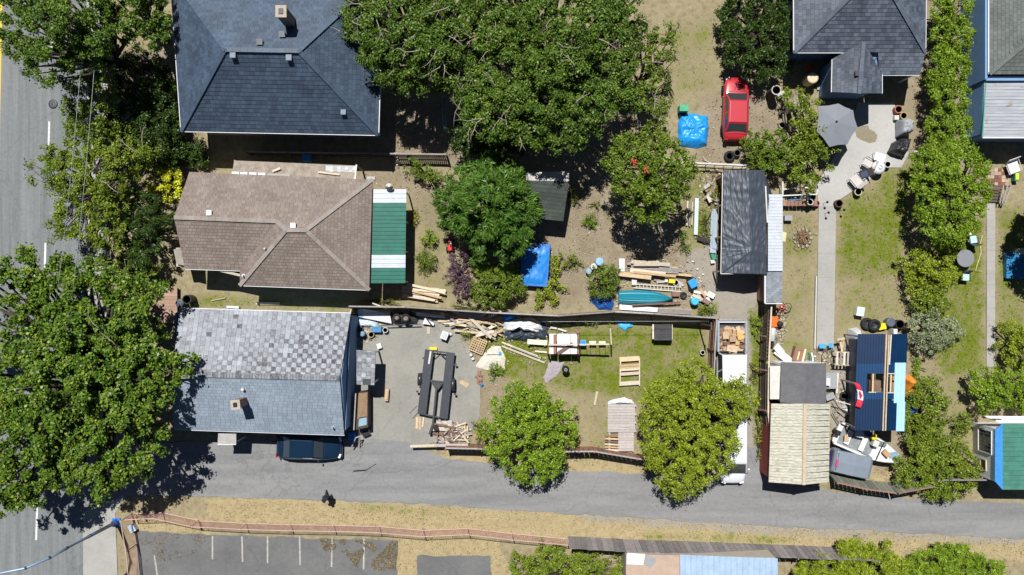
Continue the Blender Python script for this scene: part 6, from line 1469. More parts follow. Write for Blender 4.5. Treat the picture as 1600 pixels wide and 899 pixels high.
def chair(name, label, px, py, rz, seatmt, framemt, w=.55, cat='chair', cushion=None):
    c = W(px, py, .45); r = thing(name, label, cat, (c.x, c.y, 0), rz); d = w
    mb = MB(); mb.box((0, 0, .43), (w, d, .04)); mb.build('seat', seatmt, r, world=False, bevel=.01)
    mb = MB(); mb.box((0, -d / 2 - .08, .72), (w, .04, .55), 0, R(16)); mb.build('backrest', seatmt, r, world=False, bevel=.01)
    for sx in (-1, 1):
        for sy in (-1, 1): mb = MB(); mb.tube([(sx * w * .46, sy * d * .46, 0), (sx * w * .46, sy * d * .46, .62 if sy < 0 else .62)], .016, 6); mb.build('leg', framemt, r, world=False)
        mb = MB(); mb.tube([(sx * w * .5, -d * .5, .64), (sx * w * .5, d * .48, .64)], .022, 6); mb.build('armrest', framemt, r, world=False)
    if cushion: mb = MB(); mb.box((0, .01, .49), (w * .9, d * .9, .08)); mb.build('cushion', cushion, r, world=False, bevel=.03)
    return r

# --- around the speckled-roof house and the concrete drive
DECKB = mat('deck_brown', (.36, .235, .175), .8, .25, 5, objvar=.15)
deck = thing('front_deck', 'brown slatted wooden deck in front of the speckled-roof house', 'deck', W(255, 478))
for i in range(11):
    y = 450 + i * 5.2; pbar('deck_board', deck, DECKB, W(236 - (0 if i < 8 else -8), y, .4), W(277, y + .6, .4), .22, .04)
for px, py in ((238, 452), (275, 452), (275, 502), (246, 502)):
    c = W(px, py, .3); mb = MB(); mb.box((c.x, c.y, .17), (.12, .12, .34)); mb.build('post', WOODS['brown'], deck)
for i in range(3): pbar('step', deck, DECKB, W(234 - i * 1.2, 455, .3 - i * .1), W(233 - i * 1.2, 478, .3 - i * .1), .24, .04)
drum('rain_barrel', 'open black barrel beside the front deck, right one', 'barrel', 292, 468, .30, .95, BLACK, open_=True)
drum('rain_barrel', 'lidded grey-black barrel left of the open barrel', 'barrel', 281, 474, .28, .75, mat('barrel_grey', (.05, .065, .07), .4), lidmt=mat('lid_slate', (.07, .09, .10), .4))
flatsheet('white_board', 'white board lying by the top eave of speckled-roof house', 'board', [(354, 478), (373, 479), (373, 482.5), (354, 481.5)], WHITE, .25, .2)
pile('scrap_planks', 'thin pale planks on the shaded grass between the two left houses', [(400, 474, 437, 474.5, .1, .16, 'pale'), (330, 470, 352, 466, .06, .07, 'fresh')])
crate('blue_bin', 'deep blue recycling bin at the corner of speckled-roof house', 'bin', 549, 682, (.4, .45, .6), BLUE)
r = thing('storage_bench', 'long brown plywood-topped storage box against the blue wall', 'storage box', W(566, 642))
mb = MB(); mb.prism([W(560, 614, 1.2), W(575, 612, 1.2), W(575, 668, 1.2), W(556, 672, 1.2)], 1.1); mb.build('body', WOODS['dark'], r)
mb = MB(); mb.prism([W(560, 615, 1.24), W(574, 613.5, 1.24), W(573.5, 652, 1.24), W(558.5, 655, 1.24)], .03); mb.build('lid', mat('lid_brown', (.26, .17, .10), .8, .3, 5), r)
mb = MB(); mb.prism([W(561, 653, 1.24), W(573, 651, 1.24), W(573, 664, 1.24), W(560, 667, 1.24)], .03); mb.build('blue_panel', mat('panel_paleblue', (.24, .38, .46), .6), r)
mb = MB(); mb.bar(W(556, 615, 1.26), W(553, 672, 1.26), .08, .08); mb.build('side_rail', WOODS['grey'], r)
crate('wood_block', 'light tan wooden block standing on the concrete drive', 'block', 604, 617.5, (.26, .82, .35), PLY, rz=R(-5), lid=False, inner=PLY)
r = thing('tool_stand', 'grey metal pole rack beside the blue recycling bin', 'rack', W(560, 690))
for a, b in (((556, 684, .9), (549, 700, .5)), ((562, 682, .9), (562, 700, .05)), ((556, 684, .9), (562, 682, .9))): pbar('tube', r, GREYP, W(*a), W(*b), .07, .07)
crate('battery_charger', 'white and black appliance at the corner of the concrete drive', 'appliance', 572, 678, (.5, .35, .3), WHITE, rz=.4, lidmt=BLACK)
crate('small_box', 'small tan box beside the grey pole rack', 'box', 563, 694, (.22, .2, .15), PLY)
r = thing('insulation_board', 'long white panel leaning on the fence by the stacked tyres', 'panel', W(590, 495))
mb = MB(); mb.hexa([W(567, 483, .5), W(609, 490, .5), W(612, 506, .35), W(567, 497, .35)], [W(567, 483, .56), W(609, 490, .56), W(612, 506, .41), W(567, 497, .41)]); mb.build('sheet', WHITE, r)
mb = MB(); mb.hexa([W(560, 484, .5), W(567, 483, .5), W(567, 497, .35), W(560, 495, .35)], [W(560, 484, .55), W(567, 483, .55), W(567, 497, .4), W(560, 495, .4)]); mb.build('blue_edge', mat('edge_blue', (.30, .52, .72), .5), r)
pile('support_trestle', 'low timber trestle under the long white panel', [(566, 484, 566, 496, .2, .08, 'grey', .4), (606, 490, 608, 505, .16, .08, 'grey', .3)])
tarp('plastic_sheet', 'crumpled pale plastic sheeting beside the blue cooler', 'plastic sheet', [(557, 500), (575, 498), (592, 504), (590, 512), (575, 511), (558, 511)], .35, mat('plastic_pale', (.55, .63, .70), .3, .2, 6), .1, seed=3)
crate('cooler', 'blue cooler box on the concrete beside the white bucket', 'cooler', 588.5, 515, (.62, .38, .42), mat('cooler_blue', (.06, .22, .42), .45))
drum('bucket', 'white bucket right of the blue cooler', 'bucket', 602, 516, .18, .36, WHITE, open_=True, lidmt=OFFW)
drum('bucket', 'tan bucket below the blue cooler', 'bucket', 580, 523, .2, .3, mat('bucket_tan', (.42, .32, .18), .6), open_=True)
drum('gas_bottle', 'blue-grey gas bottle in the shade by the blue wall', 'gas bottle', 566, 522, .17, .6, mat('bottle_blue', (.16, .28, .42), .4))
crate('white_box', 'white box next to the small porch roof', 'box', 592.5, 541, (.3, .34, .28), WHITE, rz=.3)
crate('small_crate', 'dark grey crate in shade below the plastic sheeting', 'crate', 562, 514, (.4, .3, .3), DKMETAL, rz=.2)
tarp('black_heap', 'black tarpaulin heap under the two upper tyres', 'tarpaulin', [(608, 487), (622, 482), (645, 488), (655, 498), (652, 506), (630, 508), (612, 506)], .75, mat('tarp_blackgrey', (.05, .055, .06), .5, .3, 5), .1, seed=5)
tyre('tyre with rusty rim on the black tarpaulin heap', 620, 496, .80, .26, .2)
tyre('tyre with grey hub right of the rusty-rimmed tyre', 634, 497, .80, .29, .2)
pile('steel_bar', 'long dark steel bar across the front of the tyre heap', [(592, 509, 657, 507, .45, .06, DKMETAL, .06)], 'bar')
pile('pipe_stack', 'white gutter lengths laid along the dark fence', [(651, 490, 700, 495.5, .35, .12, WHITE, .1), (650, 492, 699, 497, .28, .12, WHITE, .1)], 'gutter')
r = thing('cracked_board', 'white cracked panel with dark straps right of the tyre heap', 'panel', W(670, 505))
mb = MB(); mb.prism([W(664, 497, .4), W(678, 505, .3), W(678, 509, .3), W(660, 506, .4)], .06); mb.build('sheet', WHITE, r); pbar('strap', r, BLACK, W(666, 497, .45), W(674, 508, .4), .08, .04)
mb = MB(); mb.box(W(669, 502, .14), (.5, .3, .24)); mb.build('block', WOODS['dark'], r)
flatsheet('pale_board', 'short pale board flat on the concrete by the cracked panel', 'board', [(667, 511), (672, 511), (672, 522), (667, 522)], WOODS['pale'], .06, .04)
crate('mini_fridge', 'tilted white mini fridge standing on the drive', 'fridge', 694.5, 524.5, (.45, .52, .55), WHITE, rz=R(-22), inner=mat('fridge_grey', (.50, .50, .52), .4))
drum('paint_pot', 'small white pot beside the mini fridge', 'pot', 704, 522.5, .1, .2, OFFW)
tyre('tiny trolley tyre near the broken planks', 693.5, 504.5, 0, .14, .09)
# broken planks
items = []
for i in range(46):
    x = rnd.uniform(700, 775); y = rnd.uniform(491, 522) if x > 715 else rnd.uniform(496, 508); L = rnd.uniform(18, 50); a = rnd.gauss(.18, .28)
    items.append((x - L / 2 * math.cos(a), y - L / 2 * math.sin(a), min(786, x + L / 2 * math.cos(a)), y + L / 2 * math.sin(a), rnd.uniform(.08, .7), rnd.uniform(.08, .2), rnd.choice(('pale', 'fresh', 'pale', 'fresh', 'grey')), .04, rnd.uniform(-.2, .2)))
pile('broken_planks', 'big jumble of pale broken planks against the dark fence', items)
r = thing('lattice', 'tan timber lattice with square holes lying on the grass edge', 'lattice', W(748, 540))
A_, B_, C_, D_ = W(741, 526, .3), W(761, 534, .3), W(753, 554, .25), W(733, 546, .25)
for i in range(7):
    t = i / 6; pbar('lath', r, WOODS['fresh'], A_.lerp(B_, t), D_.lerp(C_, t), .06, .03); pbar('lath', r, WOODS['fresh'], A_.lerp(D_, t) + Vector((0, 0, .03)), B_.lerp(C_, t) + Vector((0, 0, .03)), .06, .03)
tarp('carpet_sheet', 'cream folded carpet sheet on the lawn edge', 'carpet', [(742, 574), (757, 552), (768, 541), (782, 541), (790, 560), (788, 578), (765, 579)], .12, mat('carpet_cream', (.58, .54, .47), .9, .12, 3), .05, seed=8)
pile('broom', 'long broom with blue head lying on the cream carpet', [(760, 553.5, 781, 553.5, .22, .03, 'pale', .03), (779, 552, 783, 552, .22, .2, LBLUE, .06)], 'broom')
for i, (px, py) in enumerate(((736, 555), (739, 561))): drum('jar', ['white jar below the lattice, upper one', 'white jar below the lattice, lower one'][i], 'jar', px, py, .1, .2, OFFW)
r = thing('brick_pile', 'small pile of loose bricks at the right edge of the drive', 'bricks', W(748, 592))
for i in range(16): piece('brick', r, BRICK, W(744 + rnd.uniform(0, 8), 580 + i * 1.3, .06 + .06 * (i % 2)), (.21, .10, .07), rnd.uniform(0, 3))
drum('paint_can', 'small blue lid-topped can beside the bricks', 'can', 753, 601, .09, .12, BLUE)
flatsheet('plywood_offcut', 'tan plywood offcut on the drive right of the trailer', 'board', [(720, 594), (734, 600), (729, 606), (718, 599)], PLY, .04, .03)
crate('yellow_chock', 'yellow wheel chock at the front of the trailer', 'chock', 677, 545, (.5, .18, .2), YELLOW)
pile('thin_rods', 'two thin sticks on the drive left of the trailer', [(640, 646, 652, 634, .04, .04, 'brown', .03), (645, 654, 653, 645, .04, .05, 'dark', .04)])
pile('orange_boards', 'orange-tan boards lying under the front of the trailer', [(652, 652, 651, 670, .05, .16, 'fresh'), (656, 652, 656, 672, .06, .14, 'fresh'), (662, 652, 660, 668, .07, .12, 'fresh'), (668, 630, 666, 645, .05, .12, 'fresh')])
items = []
for i in range(40):
    x, y = rnd.uniform(682, 728), rnd.uniform(662, 692); L = rnd.uniform(8, 28); a = rnd.choice((rnd.gauss(.1, .2), rnd.gauss(-.5, .3), rnd.gauss(.9, .3)))
    items.append((x - L / 2 * math.cos(a), y - L / 2 * math.sin(a), x + L / 2 * math.cos(a), y + L / 2 * math.sin(a), rnd.uniform(.08, .45), rnd.uniform(.06, .16), rnd.choice(('deck', 'grey', 'brown', 'pale', 'pale')), .035, rnd.uniform(-.1, .15)))
pile('scrap_wood', 'heap of splintered scrap wood behind the red-brown fence', items)
pile('flat_boards', 'grey boards stacked flat above the splintered scrap', [(682, 662, 706, 660, .2, .3, 'deck'), (682, 668, 706, 667, .22, .3, 'deck'), (683, 674, 705, 673, .18, .3, 'grey')])
pile('long_board', 'long white-edged board across the bottom of the scrap heap', [(641, 697.5, 680, 696, .75, .16, 'pale', .05), (678, 696, 731, 696, .78, .22, 'deck', .06)])
pile('slat_bundle', 'tan slats beside the weeds at the end of scrap heap', [(722, 665, 722, 684, .25, .12, 'fresh'), (726, 664, 727, 684, .25, .12, 'fresh'), (730, 666, 731, 685, .25, .1, 'pale')])
pile('lumber_stack', 'stack of long fresh pale lumber above the dark fence', [(626 + rnd.uniform(0, 6), 447 + i * 1.9, 692 + rnd.uniform(-14, 10), 452 + i * 2.2, .15 + .12 * (i % 3), .15, 'pale' if i % 3 else 'fresh', .06) for i in range(10)] + [(636, 444, 696, 458, .5, .16, 'pale'), (632, 452, 690, 466, .55, .14, 'fresh')])

# --- lawn yard
r = thing('play_set', 'wooden play frame with white-panelled platform and swing beam', 'play frame', W(880, 535))
for px, py in ((856, 520), (902, 520), (857, 552), (903, 552)):
    c = W(px, py, 1.5); mb = MB(); mb.box((c.x, c.y, .78), (.1, .1, 1.56)); mb.build('post', WOODS['red'], r)
for i in range(4): piece('platform_panel', r, mat('panel_whitegrey', (.62, .62, .63), .7, .12, 4, objvar=.06), W(863.5 + i * 11 + (1.2 if i == 1 else 0), 537.5, 1.25), (.46, 1.38, .04))
pbar('beam', r, WOODS['red'], W(867, 523, 1.32), W(867, 553, 1.32), .18, .05); pbar('beam', r, WOODS['red'], W(887, 520, 1.32), W(903, 519, 1.32), .10, .08); pbar('beam', r, WOODS['brown'], W(871, 553, 1.34), W(895, 537, 1.34), .22, .05)
pbar('beam', r, WOODS['red'], W(903, 516, 1.32), W(904, 555, 1.32), .09, .09); pbar('beam', r, WOODS['pale'], W(857, 539, 1.5), W(952, 538, 2.05), .10, .12)
c = W(955, 538, 2.05); gA = W(953.5, 514); gB = W(955, 556)
for g_ in (gA, gB): pbar('leg', r, WOODS['pale'] if g_ is gA else WOODS['grey'], g_, c, .09, .09)
pbar('leg', r, WOODS['brown'], W(903, 510), W(904, 538, 1.9), .09, .09); pbar('leg', r, WOODS['brown'], W(903, 562), W(904, 538, 1.9), .09, .09)
for nm, px, mt, d in (('bucket_swing', 911, LBLUE, (.42, .40, .25)), ('swing_seat', 926, CREAM, (.48, .26, .05)), ('swing_seat', 941, CREAM, (.48, .24, .05))):
    c = W(px, 536, .5); mb = MB(); mb.box(c, d); o = mb.build(nm, mt, r, bevel=.03)
    if nm == 'bucket_swing': mb = MB(); mb.box(c + Vector((0, 0, d[2] / 2 + .003)), (.28, .26, .01)); mb.build('seat_well', BLUE, o)
    mb = MB(); zt = 1.6 + (px - 857) / 95 * .5
    for sx in (-.2, .2): mb.tube([c + Vector((sx, 0, 0)), W(px, 538.5, zt) + Vector((sx, 0, 0))], .012, 4)
    mb.build('chain', STEEL, o)
pile('white_planks', 'two short white planks above the play frame platform', [(860, 512, 870, 513.5, .15, .12, OFFW), (872, 514, 885, 518, .15, .12, OFFW)])
tarp('black_tarp_heap', 'dark crumpled tarpaulin spread under the white sheet', 'tarpaulin', [(786, 520), (800, 505), (845, 500), (858, 512), (853, 530), (820, 533), (790, 532)], .45, mat('tarp_slate', (.045, .06, .08), .4, .3, 4), .14, seed=12)
tarp('white_tarp_heap', 'white crumpled sheet heaped in the lawn corner', 'tarpaulin', [(783, 502), (795, 500), (808, 498), (830, 496), (846, 503), (850, 515), (842, 521), (820, 518), (806, 512), (792, 520), (786, 514)], .95, mat('sheet_white', (.72, .72, .73), .6, .1, 3), .2, p=3, seed=13)
tarp('blue_tarp', 'blue tarpaulin scrap behind the white sheet', 'tarpaulin', [(783, 494), (792, 487), (805, 490), (808, 498), (795, 502), (784, 504)], .7, BLUE, .12, seed=14)
pile('yellow_bench', 'pale yellow plank bench left of the play frame', [(824, 534, 855, 536, .4, .34, CREAM, .05), (826, 535, 826, 540, .2, .1, 'grey', .36), (851, 536, 851, 541, .2, .1, 'grey', .36)], 'bench')
pile('loose_planks', 'long loose planks lying diagonally on the lawn', [(784, 541, 851, 567, .08, .12, 'pale'), (784, 535, 840, 557, .10, .11, 'pale'), (800, 542, 845, 560, .13, .10, 'grey'), (836, 549, 858, 551, .1, .12, 'pale')])
pile('thin_plank', 'thin white plank from broken heap to the grass', [(730, 510, 775, 530, .5, .06, 'pale')])
tarp('purple_sheet', 'faded purple groundsheet beside the black patio heater', 'sheet', [(848, 590), (856, 574), (858, 562), (872, 566), (882, 566), (876, 578), (868, 590), (852, 599)], .06, mat('sheet_purple', (.34, .30, .33), .8, .15, 3), .04, seed=15)
r = thing('barbecue', 'black kettle barbecue on a stand in the middle of the lawn', 'barbecue', W(884, 577))
c = W(884, 578, .9); mb = MB(); mb.lathe((c.x, c.y, .75), [(.05, -.22), (.2, -.15), (.26, 0), (.2, .14), (.05, .2), (0, .2)], 18); mb.build('kettle', BLACK, r, smooth=True)
mb = MB(); mb.lathe((c.x, c.y, .955), [(.11, 0), (.11, .03), (.06, .035), (.06, 0)], 12); mb.build('vent', GREYP, r)
for a in (0, 2.1, 4.2): mb = MB(); mb.tube([(c.x, c.y, .65), (c.x + .28 * math.cos(a), c.y + .28 * math.sin(a), 0)], .025, 6); mb.build('leg', DKMETAL, r)
r = thing('timber_pallet', 'pale timber pallet frame lying on the lawn', 'pallet', W(983, 580))
for y, w in ((560, .32), (570, .16), (574, .14), (577, .12), (583, .22), (598, .28)): pbar('slat', r, WOODS['fresh'] if y < 575 else WOODS['pale'], W(968, y + 2, .2), W(999, y, .2), w, .04)
for x in (968.5, 999): pbar('side_beam', r, WOODS['pale'], W(x - (0 if x > 980 else -1), 559, .12), W(x, 603, .12), .08, .14)
pile('thin_stick', 'grey stick lying on the lawn left of the deck', [(933, 612, 929, 633, .05, .14, 'pale')])
r = thing('garden_deck', 'grey-white plank deck on the lawn with loose boards at its end', 'deck', W(970, 660))
for i in range(10): pbar('deck_board', r, WOODS['deck'], W(949.5, 634 + i * 4.4, .22), W(992 + (2 if i % 3 == 0 else 0), 634 + i * 4.4, .22), .18, .04)
for i in range(7): pbar('deck_board', r, WOODS['deck'], W(966, 678 + i * 4.2, .20), W(990, 678 + i * 4.2, .20), .175, .04)
for i, m_ in enumerate(('brown', 'fresh', 'brown', 'pale', 'fresh', 'pale')): pbar('loose_board', r, WOODS[m_], W(945, 681 + i * 4.4, .24), W(966, 682 + i * 4.4, .24), .12, .04)
pbar('gap_board', r, WOODS['grey'], W(971, 667, .27), W(990, 668.5, .27), .07, .03)
for x in (952, 989): pbar('joist', r, WOODS['grey'], W(x, 632, .1), W(x, 706, .1), .12, .2)
tarp('white_bag', 'white and grey plastic bundle at the top end of the deck', 'bundle', [(949, 629), (960, 624), (975, 621), (988, 625), (991, 631), (950, 632)], .22, mat('bag_white', (.66, .68, .70), .4, .2, 5), .08, seed=17)
tarp('blue_tarp', 'bright blue tarpaulin corner at the fence above the lawn', 'tarpaulin', [(962, 500), (990, 503), (989, 511), (982, 512), (977, 518), (968, 511)], .12, mat('tarp_cyan', (.06, .40, .72), .4, .1, 3), .05, seed=18)
tyre_rim = drum('white_pot', 'white bucket at the foot of the lawn fence', 'bucket', 1098, 551, .16, .3, OFFW, open_=True)

r = thing('line_post', 'tall dark clothes-line post in the corner of the lawn', 'post', W(1091, 506)); c = W(1091, 506)
mb = MB(); mb.tube([c, c + Vector((0, 0, 3.6))], .05, 8); mb.build('shaft', WOODS['dark'], r)
mb = MB(); mb.box(c + Vector((0, 0, 3.6)), (.1, .5, .08)); mb.build('crossbar', WOODS['dark'], r)
wire('clothes_line', 'thin pale line strung above the lawn below the dark fence', W(846, 503, 2.2), W(1108, 502, 2.2), .05, .012, STEEL)
# --- dirt yard
tub = crate('pool_cover', 'blue-covered rectangular tub below the conifer', 'tub', 836, 414, (1.85, 2.85, .7), mat('tub_blue', (.03, .16, .52), .4), rz=R(-4), lid=False)
def cov(u, v): e = max(abs(u), abs(v)) ** 6; return Vector((u * .98 + .03 * nz(v * 3, u, 2), v * 1.48 + .03 * nz(u * 3, v, 4), .76 - .14 * e + .05 * nz(u * 2.2, v * 2.2, 3) + .03 * nz(u * 6, v * 5, 7)))
mb = MB(); mb.grid([[cov(-1 + i / 12, -1 + j / 16) for i in range(25)] for j in range(33)]); mb.build('cover', mat('cover_blue', (.015, .20, .60), .4, .3, 2), tub, world=False, smooth=True, solid=.02)
r = thing('toy_tractor', 'small red wheeled toy tractor at the edge of the conifer shade', 'toy', W(703, 382)); 
c = W(703, 385, .4); mb = MB(); mb.box(c + Vector((0, -.1, 0)), (.32, .45, .25)); mb.build('body', REDP, r, bevel=.06)
mb = MB(); mb.box(c + Vector((0, .38, .02)), (.26, .3, .2)); mb.build('bonnet', REDP, r, bevel=.05); mb = MB(); mb.box(c + Vector((.06, .25, .14)), (.1, .2, .05)); mb.build('seat', OFFW, r)
for sx in (-1, 1):
    for dy, rr_ in ((-.2, .18), (.42, .13)): mb = MB(); mb.lathe(Vector((c.x + sx * .22, c.y + dy, rr_)), [(.05, -.05), (rr_, -.05), (rr_, .05), (.05, .05)], 12, Matrix.Rotation(math.pi / 2, 3, 'Y')); mb.build('wheel', RUBBER, r)
drum('blue_drum', 'pale blue drum behind the round shrub', 'drum', 937, 409, .27, .7, mat('drum_paleblue', (.25, .45, .70), .5))
drum('white_drum', 'white bucket left of the pale blue drum', 'drum', 928, 417, .22, .5, OFFW)
drum('grey_drum', 'bluish pot half under the round shrub', 'drum', 920, 424, .2, .4, mat('pot_bluegrey', (.25, .36, .45), .5))
items = []
for i in range(7): items.append((974 + rnd.uniform(0, 20), 409 + i * 2.7, 1062 + rnd.uniform(-24, 16), 414 + i * 3.0, .45 + rnd.uniform(-.15, .25), rnd.uniform(.14, .3), ('pale', 'grey', 'fresh', 'grey', 'brown', 'pale', 'fresh')[i], .12))
items += [(985, 421, 1080, 431, .35, .16, 'fresh', .1), (1000, 424, 1060, 426, .5, .14, 'grey', .1), (990, 412, 1030, 412, .8, .35, 'pale', .05)]
pile('timber_stack', 'long stack of weathered timbers below the rhododendron', items)
pile('thick_beam', 'thick orange-brown beam lying below the timber stack', [(966, 428, 1017, 434, .4, .30, 'fresh', .28), (968, 426, 1000, 428, .5, .12, 'fresh', .1)])
crate('white_cabinet', 'white cabinet standing at the left end of the timber stack', 'cabinet', 971.5, 414.5, (.38, .85, .6), WHITE, lidmt=WHITE)
r = thing('ladder', 'white aluminium ladder flat on the ground above the teal rowboat', 'ladder', W(1030, 448))
pbar('rail', r, OFFW, W(990, 444, .12), W(1064, 449, .12), .06, .06); pbar('rail', r, OFFW, W(990, 450, .12), W(1064, 456, .12), .06, .06)
for i in range(13): pbar('rung', r, OFFW, W(994 + i * 5.6, 444.5 + i * .4, .13), W(994 + i * 5.6, 450.5 + i * .42, .13), .04, .04)
crate('white_tile', 'cream square box at the left end of the ladder', 'box', 991, 441, (.34, .4, .2), OFFW)
crate('yellow_tub', 'bright yellow tub beside the ladder', 'tub', 1050, 439, (.42, .32, .3), YELLOW, rz=-.1)
crate('cream_jug', 'small yellowish jug left of the bright yellow tub', 'jug', 1041, 439, (.2, .18, .25), CREAM)
drum('wash_bucket', 'white basin right of the yellow tub', 'basin', 1056, 442, .2, .2, OFFW, open_=True)
pile('scrap_lumber', 'grey wood pieces between ladder and yellow tub', [(1022, 437, 1038, 441, .08, .16, 'grey'), (1026, 441, 1040, 440, .1, .14, 'deck'), (1060, 440, 1068, 447, .15, .14, 'pale'), (1064, 441, 1062, 450, .2, .2, 'deck')])
tarp('black_bag', 'black bag wrapped around the blue lidded tub', 'bag', [(1072, 436), (1080, 431), (1088, 436), (1088, 450), (1084, 462), (1076, 456)], .4, BLACK, .08, seed=21)
crate('storage_tub', 'tub with bright blue lid in the junk heap', 'tub', 1083, 443, (.52, .55, .42), OFFW, rz=.5, lidmt=mat('lid_bright_blue', (.03, .30, .75), .4))
drum('blue_barrel', 'round blue drum at the bottom of the junk heap', 'drum', 1086, 471, .26, .6, mat('drum_blue', (.03, .33, .62), .45), lidmt=mat('drum_lid', (.06, .45, .75), .4))
tyre('tyre beside the bow of the teal rowboat', 1067.5, 462, 0, .24, .18)
crate('tool_box', 'tan wooden box between rowboat bow and tyre', 'box', 1056, 460, (.5, .3, .25), WOODS['brown'])
items = [(1082, 461, 1094, 466, .3, .2, 'fresh'), (1094, 452, 1102, 464, .4, .16, 'fresh'), (1084, 456, 1098, 458, .35, .18, WHITE), (1098, 468, 1108, 474, .3, .3, 'brown', .1), (1090, 460, 1096, 470, .25, .25, 'deck', .06), (1080, 464, 1098, 469, .2, .24, WHITE, .05), (1100, 455, 1105, 462, .2, .2, 'pale')]
pile('junk_heap', 'mixed junk boards right of the blue-lidded tub', items, 'junk')
crate('white_carton', 'white carton at the right end of the junk heap', 'carton', 1111, 461, (.5, .36, .35), WHITE, rz=-.5)
crate('tan_carton', 'cream and brown carton below the white carton', 'carton', 1105, 469, (.36, .36, .3), CARD, rz=.4, lidmt=OFFW)
flatsheet('white_sheet_board', 'long white board along the fence below the teal rowboat', 'board', [(968, 476), (1028, 481), (1027, 488), (968, 484)], WHITE, .12, .06)
pile('brown_plank', 'long brown plank laid along the teal rowboat', [(988, 477, 1063, 473, .35, .12, 'brown', .06)])
pile('pole_bundle', 'bundle of thin grey poles right of the white board', [(1028, 482 + i * 1.6, 1080, 484 + i * 1.8, .08 + .03 * (i % 2), .06, 'grey', .05) for i in range(5)])
tarp('blue_tarp', 'dark blue tarpaulin heap under the round shrub', 'tarpaulin', [(920, 468), (935, 464), (955, 466), (960, 476), (956, 484), (935, 484)], .25, mat('tarp_darkblue', (.02, .09, .33), .4, .2, 4), .1, seed=23)
r = thing('sheet_metal_stack', 'pale blue corrugated sheets leaning along the carport wall', 'sheet metal', W(1117, 365))
mb = MB(); corr(mb, W(1111, 330, .25), W(1121, 331, .5), W(1119, 396, .5), W(1109, 395, .25), 4, .03, .2); mb.build('sheet', TIN, r, solid=.01)
mb = MB(); corr(mb, W(1114, 326, .35), W(1122, 328, .6), W(1120, 390, .6), W(1112, 388, .35), 3, .03, .2); mb.build('sheet', TIN, r, solid=.01)
pile('plank_stack', 'pale planks with a blue-grey sheet on the grass left of the carport', [(1074.5, 314, 1073, 353, .1, .12, 'pale'), (1078.5, 314, 1077.5, 354, .12, .12, 'grey'), (1082, 316, 1081, 352, .1, .1, 'pale'), (1089, 310, 1087, 367, .14, .26, TIN, .04)])
pile('folding_chair', 'dark folded chair frame below the plank stack', [(1085, 369, 1118, 367, .35, .04, BLACK, .04), (1088, 370, 1102, 381, .2, .06, BLACK, .04), (1112, 371, 1112, 390, .2, .04, BLACK, .04), (1090, 372, 1110, 378, .25, .3, BLACK, .03)], 'chair frame')
items = [(1104 + rnd.uniform(-4, 14), 272 + rnd.uniform(0, 40), 1104 + rnd.uniform(-2, 18), 276 + rnd.uniform(0, 44), rnd.uniform(.1, .5), rnd.uniform(.08, .25), rnd.choice(('pale', 'grey', 'brown', 'deck'))) for i in range(24)]
pile('scrap_heap', 'dusty scrap heap at the upper left of the carport', items, 'scrap')
tyre('small wheel on the scrap heap by the carport', 1114, 306, .3, .2, .14)
crate('green_bag', 'crumpled green bag by the carport opening', 'bag', 1115, 401, (.3, .42, .25), GREENP, rz=.3)
crate('white_bag', 'white bag below the green bag', 'bag', 1113.5, 409, (.28, .24, .2), OFFW, rz=.2)
# --- red car yard
tarp('blue_tarp', 'large crinkled blue tarpaulin beside the red car', 'tarpaulin', [(1061, 180), (1075, 177), (1106, 182), (1107, 200), (1104, 228), (1090, 232), (1060, 228), (1059, 200)], .45, mat('tarp_blue', (.015, .28, .72), .35, .12, 3), .13, p=6, seed=25, fr=2.2)
crate('green_bin', 'green lidded bin above the large blue tarpaulin', 'bin', 1069, 169, (.6, .42, .8), GREENP, lidmt=mat('bin_lid', (.06, .36, .20), .5))
tyre('large tyre below the red car', 1139, 245, 0, .38, .26, rim=False); drum('dark_pot', 'dark blue pot right of the large tyre', 'pot', 1152, 239, .22, .35, DKMETAL, open_=True)
pile('bent_hose', 'pale curved hose and sticks left of the large tyre', [(1098, 246, 1104, 252, .06, .05, 'pale', .05), (1104, 252, 1112, 256, .06, .05, 'pale', .05), (1098, 250, 1110, 254, .06, .06, 'grey', .05)], 'hose')
pile('ladder_glint', 'shiny metal ladder standing in the shade of the oaks', [(689, 130, 693, 205, 1.0, .06, STEEL, .08), (695, 142, 697, 205, .9, .06, STEEL, .08)] + [(690.5 + i * .4, 140 + i * 8, 695 + i * .3, 140 + i * 8, 1.0, .05, STEEL, .05) for i in range(8)], 'ladder')
# --- slate house garden
r = thing('patio_umbrella', 'grey hexagonal patio umbrella on the pale patio', 'umbrella', W(1306, 192, 0))
hub = W(1307, 190, 2.75); rim = [W(x, y, 2.3) for x, y in ((1279, 166), (1310, 162), (1333, 172), (1340, 200), (1324, 226), (1296, 230), (1276, 205))]
UMB = mat('umbrella_grey', (.20, .215, .245), .8, .08, 3)
for i in range(7):
    mb = MB(); a, b = rim[i], rim[(i + 1) % 7]; md_ = (a + b) / 2 * .96 + hub * .04; mb.add([hub, a, md_, b], [(0, 2, 1), (0, 3, 2)]); o = mb.build('canopy_panel', UMB, r, solid=.01)
    mb = MB(); mb.tube([hub - Vector((0, 0, .05)), a - Vector((0, 0, .03))], .015, 5); mb.build('rib', DKMETAL, r)
mb = MB(); mb.tube([Vector((hub.x, hub.y, 0)), hub], .03, 8); mb.build('pole', DKMETAL, r); mb = MB(); mb.lathe(hub + Vector((0, 0, .0)), [(.07, 0), (.06, .07), (0, .1)], 10); mb.build('finial', BLACK, r)
mb = MB(); mb.lathe((hub.x, hub.y, .02), [(.3, 0), (.3, .06), (.05, .1)], 14); mb.build('base', DKMETAL, r)
sw_ = [W(x, y, 2.0) for x, y in ((1280, 170), (1291, 174), (1288, 160))]
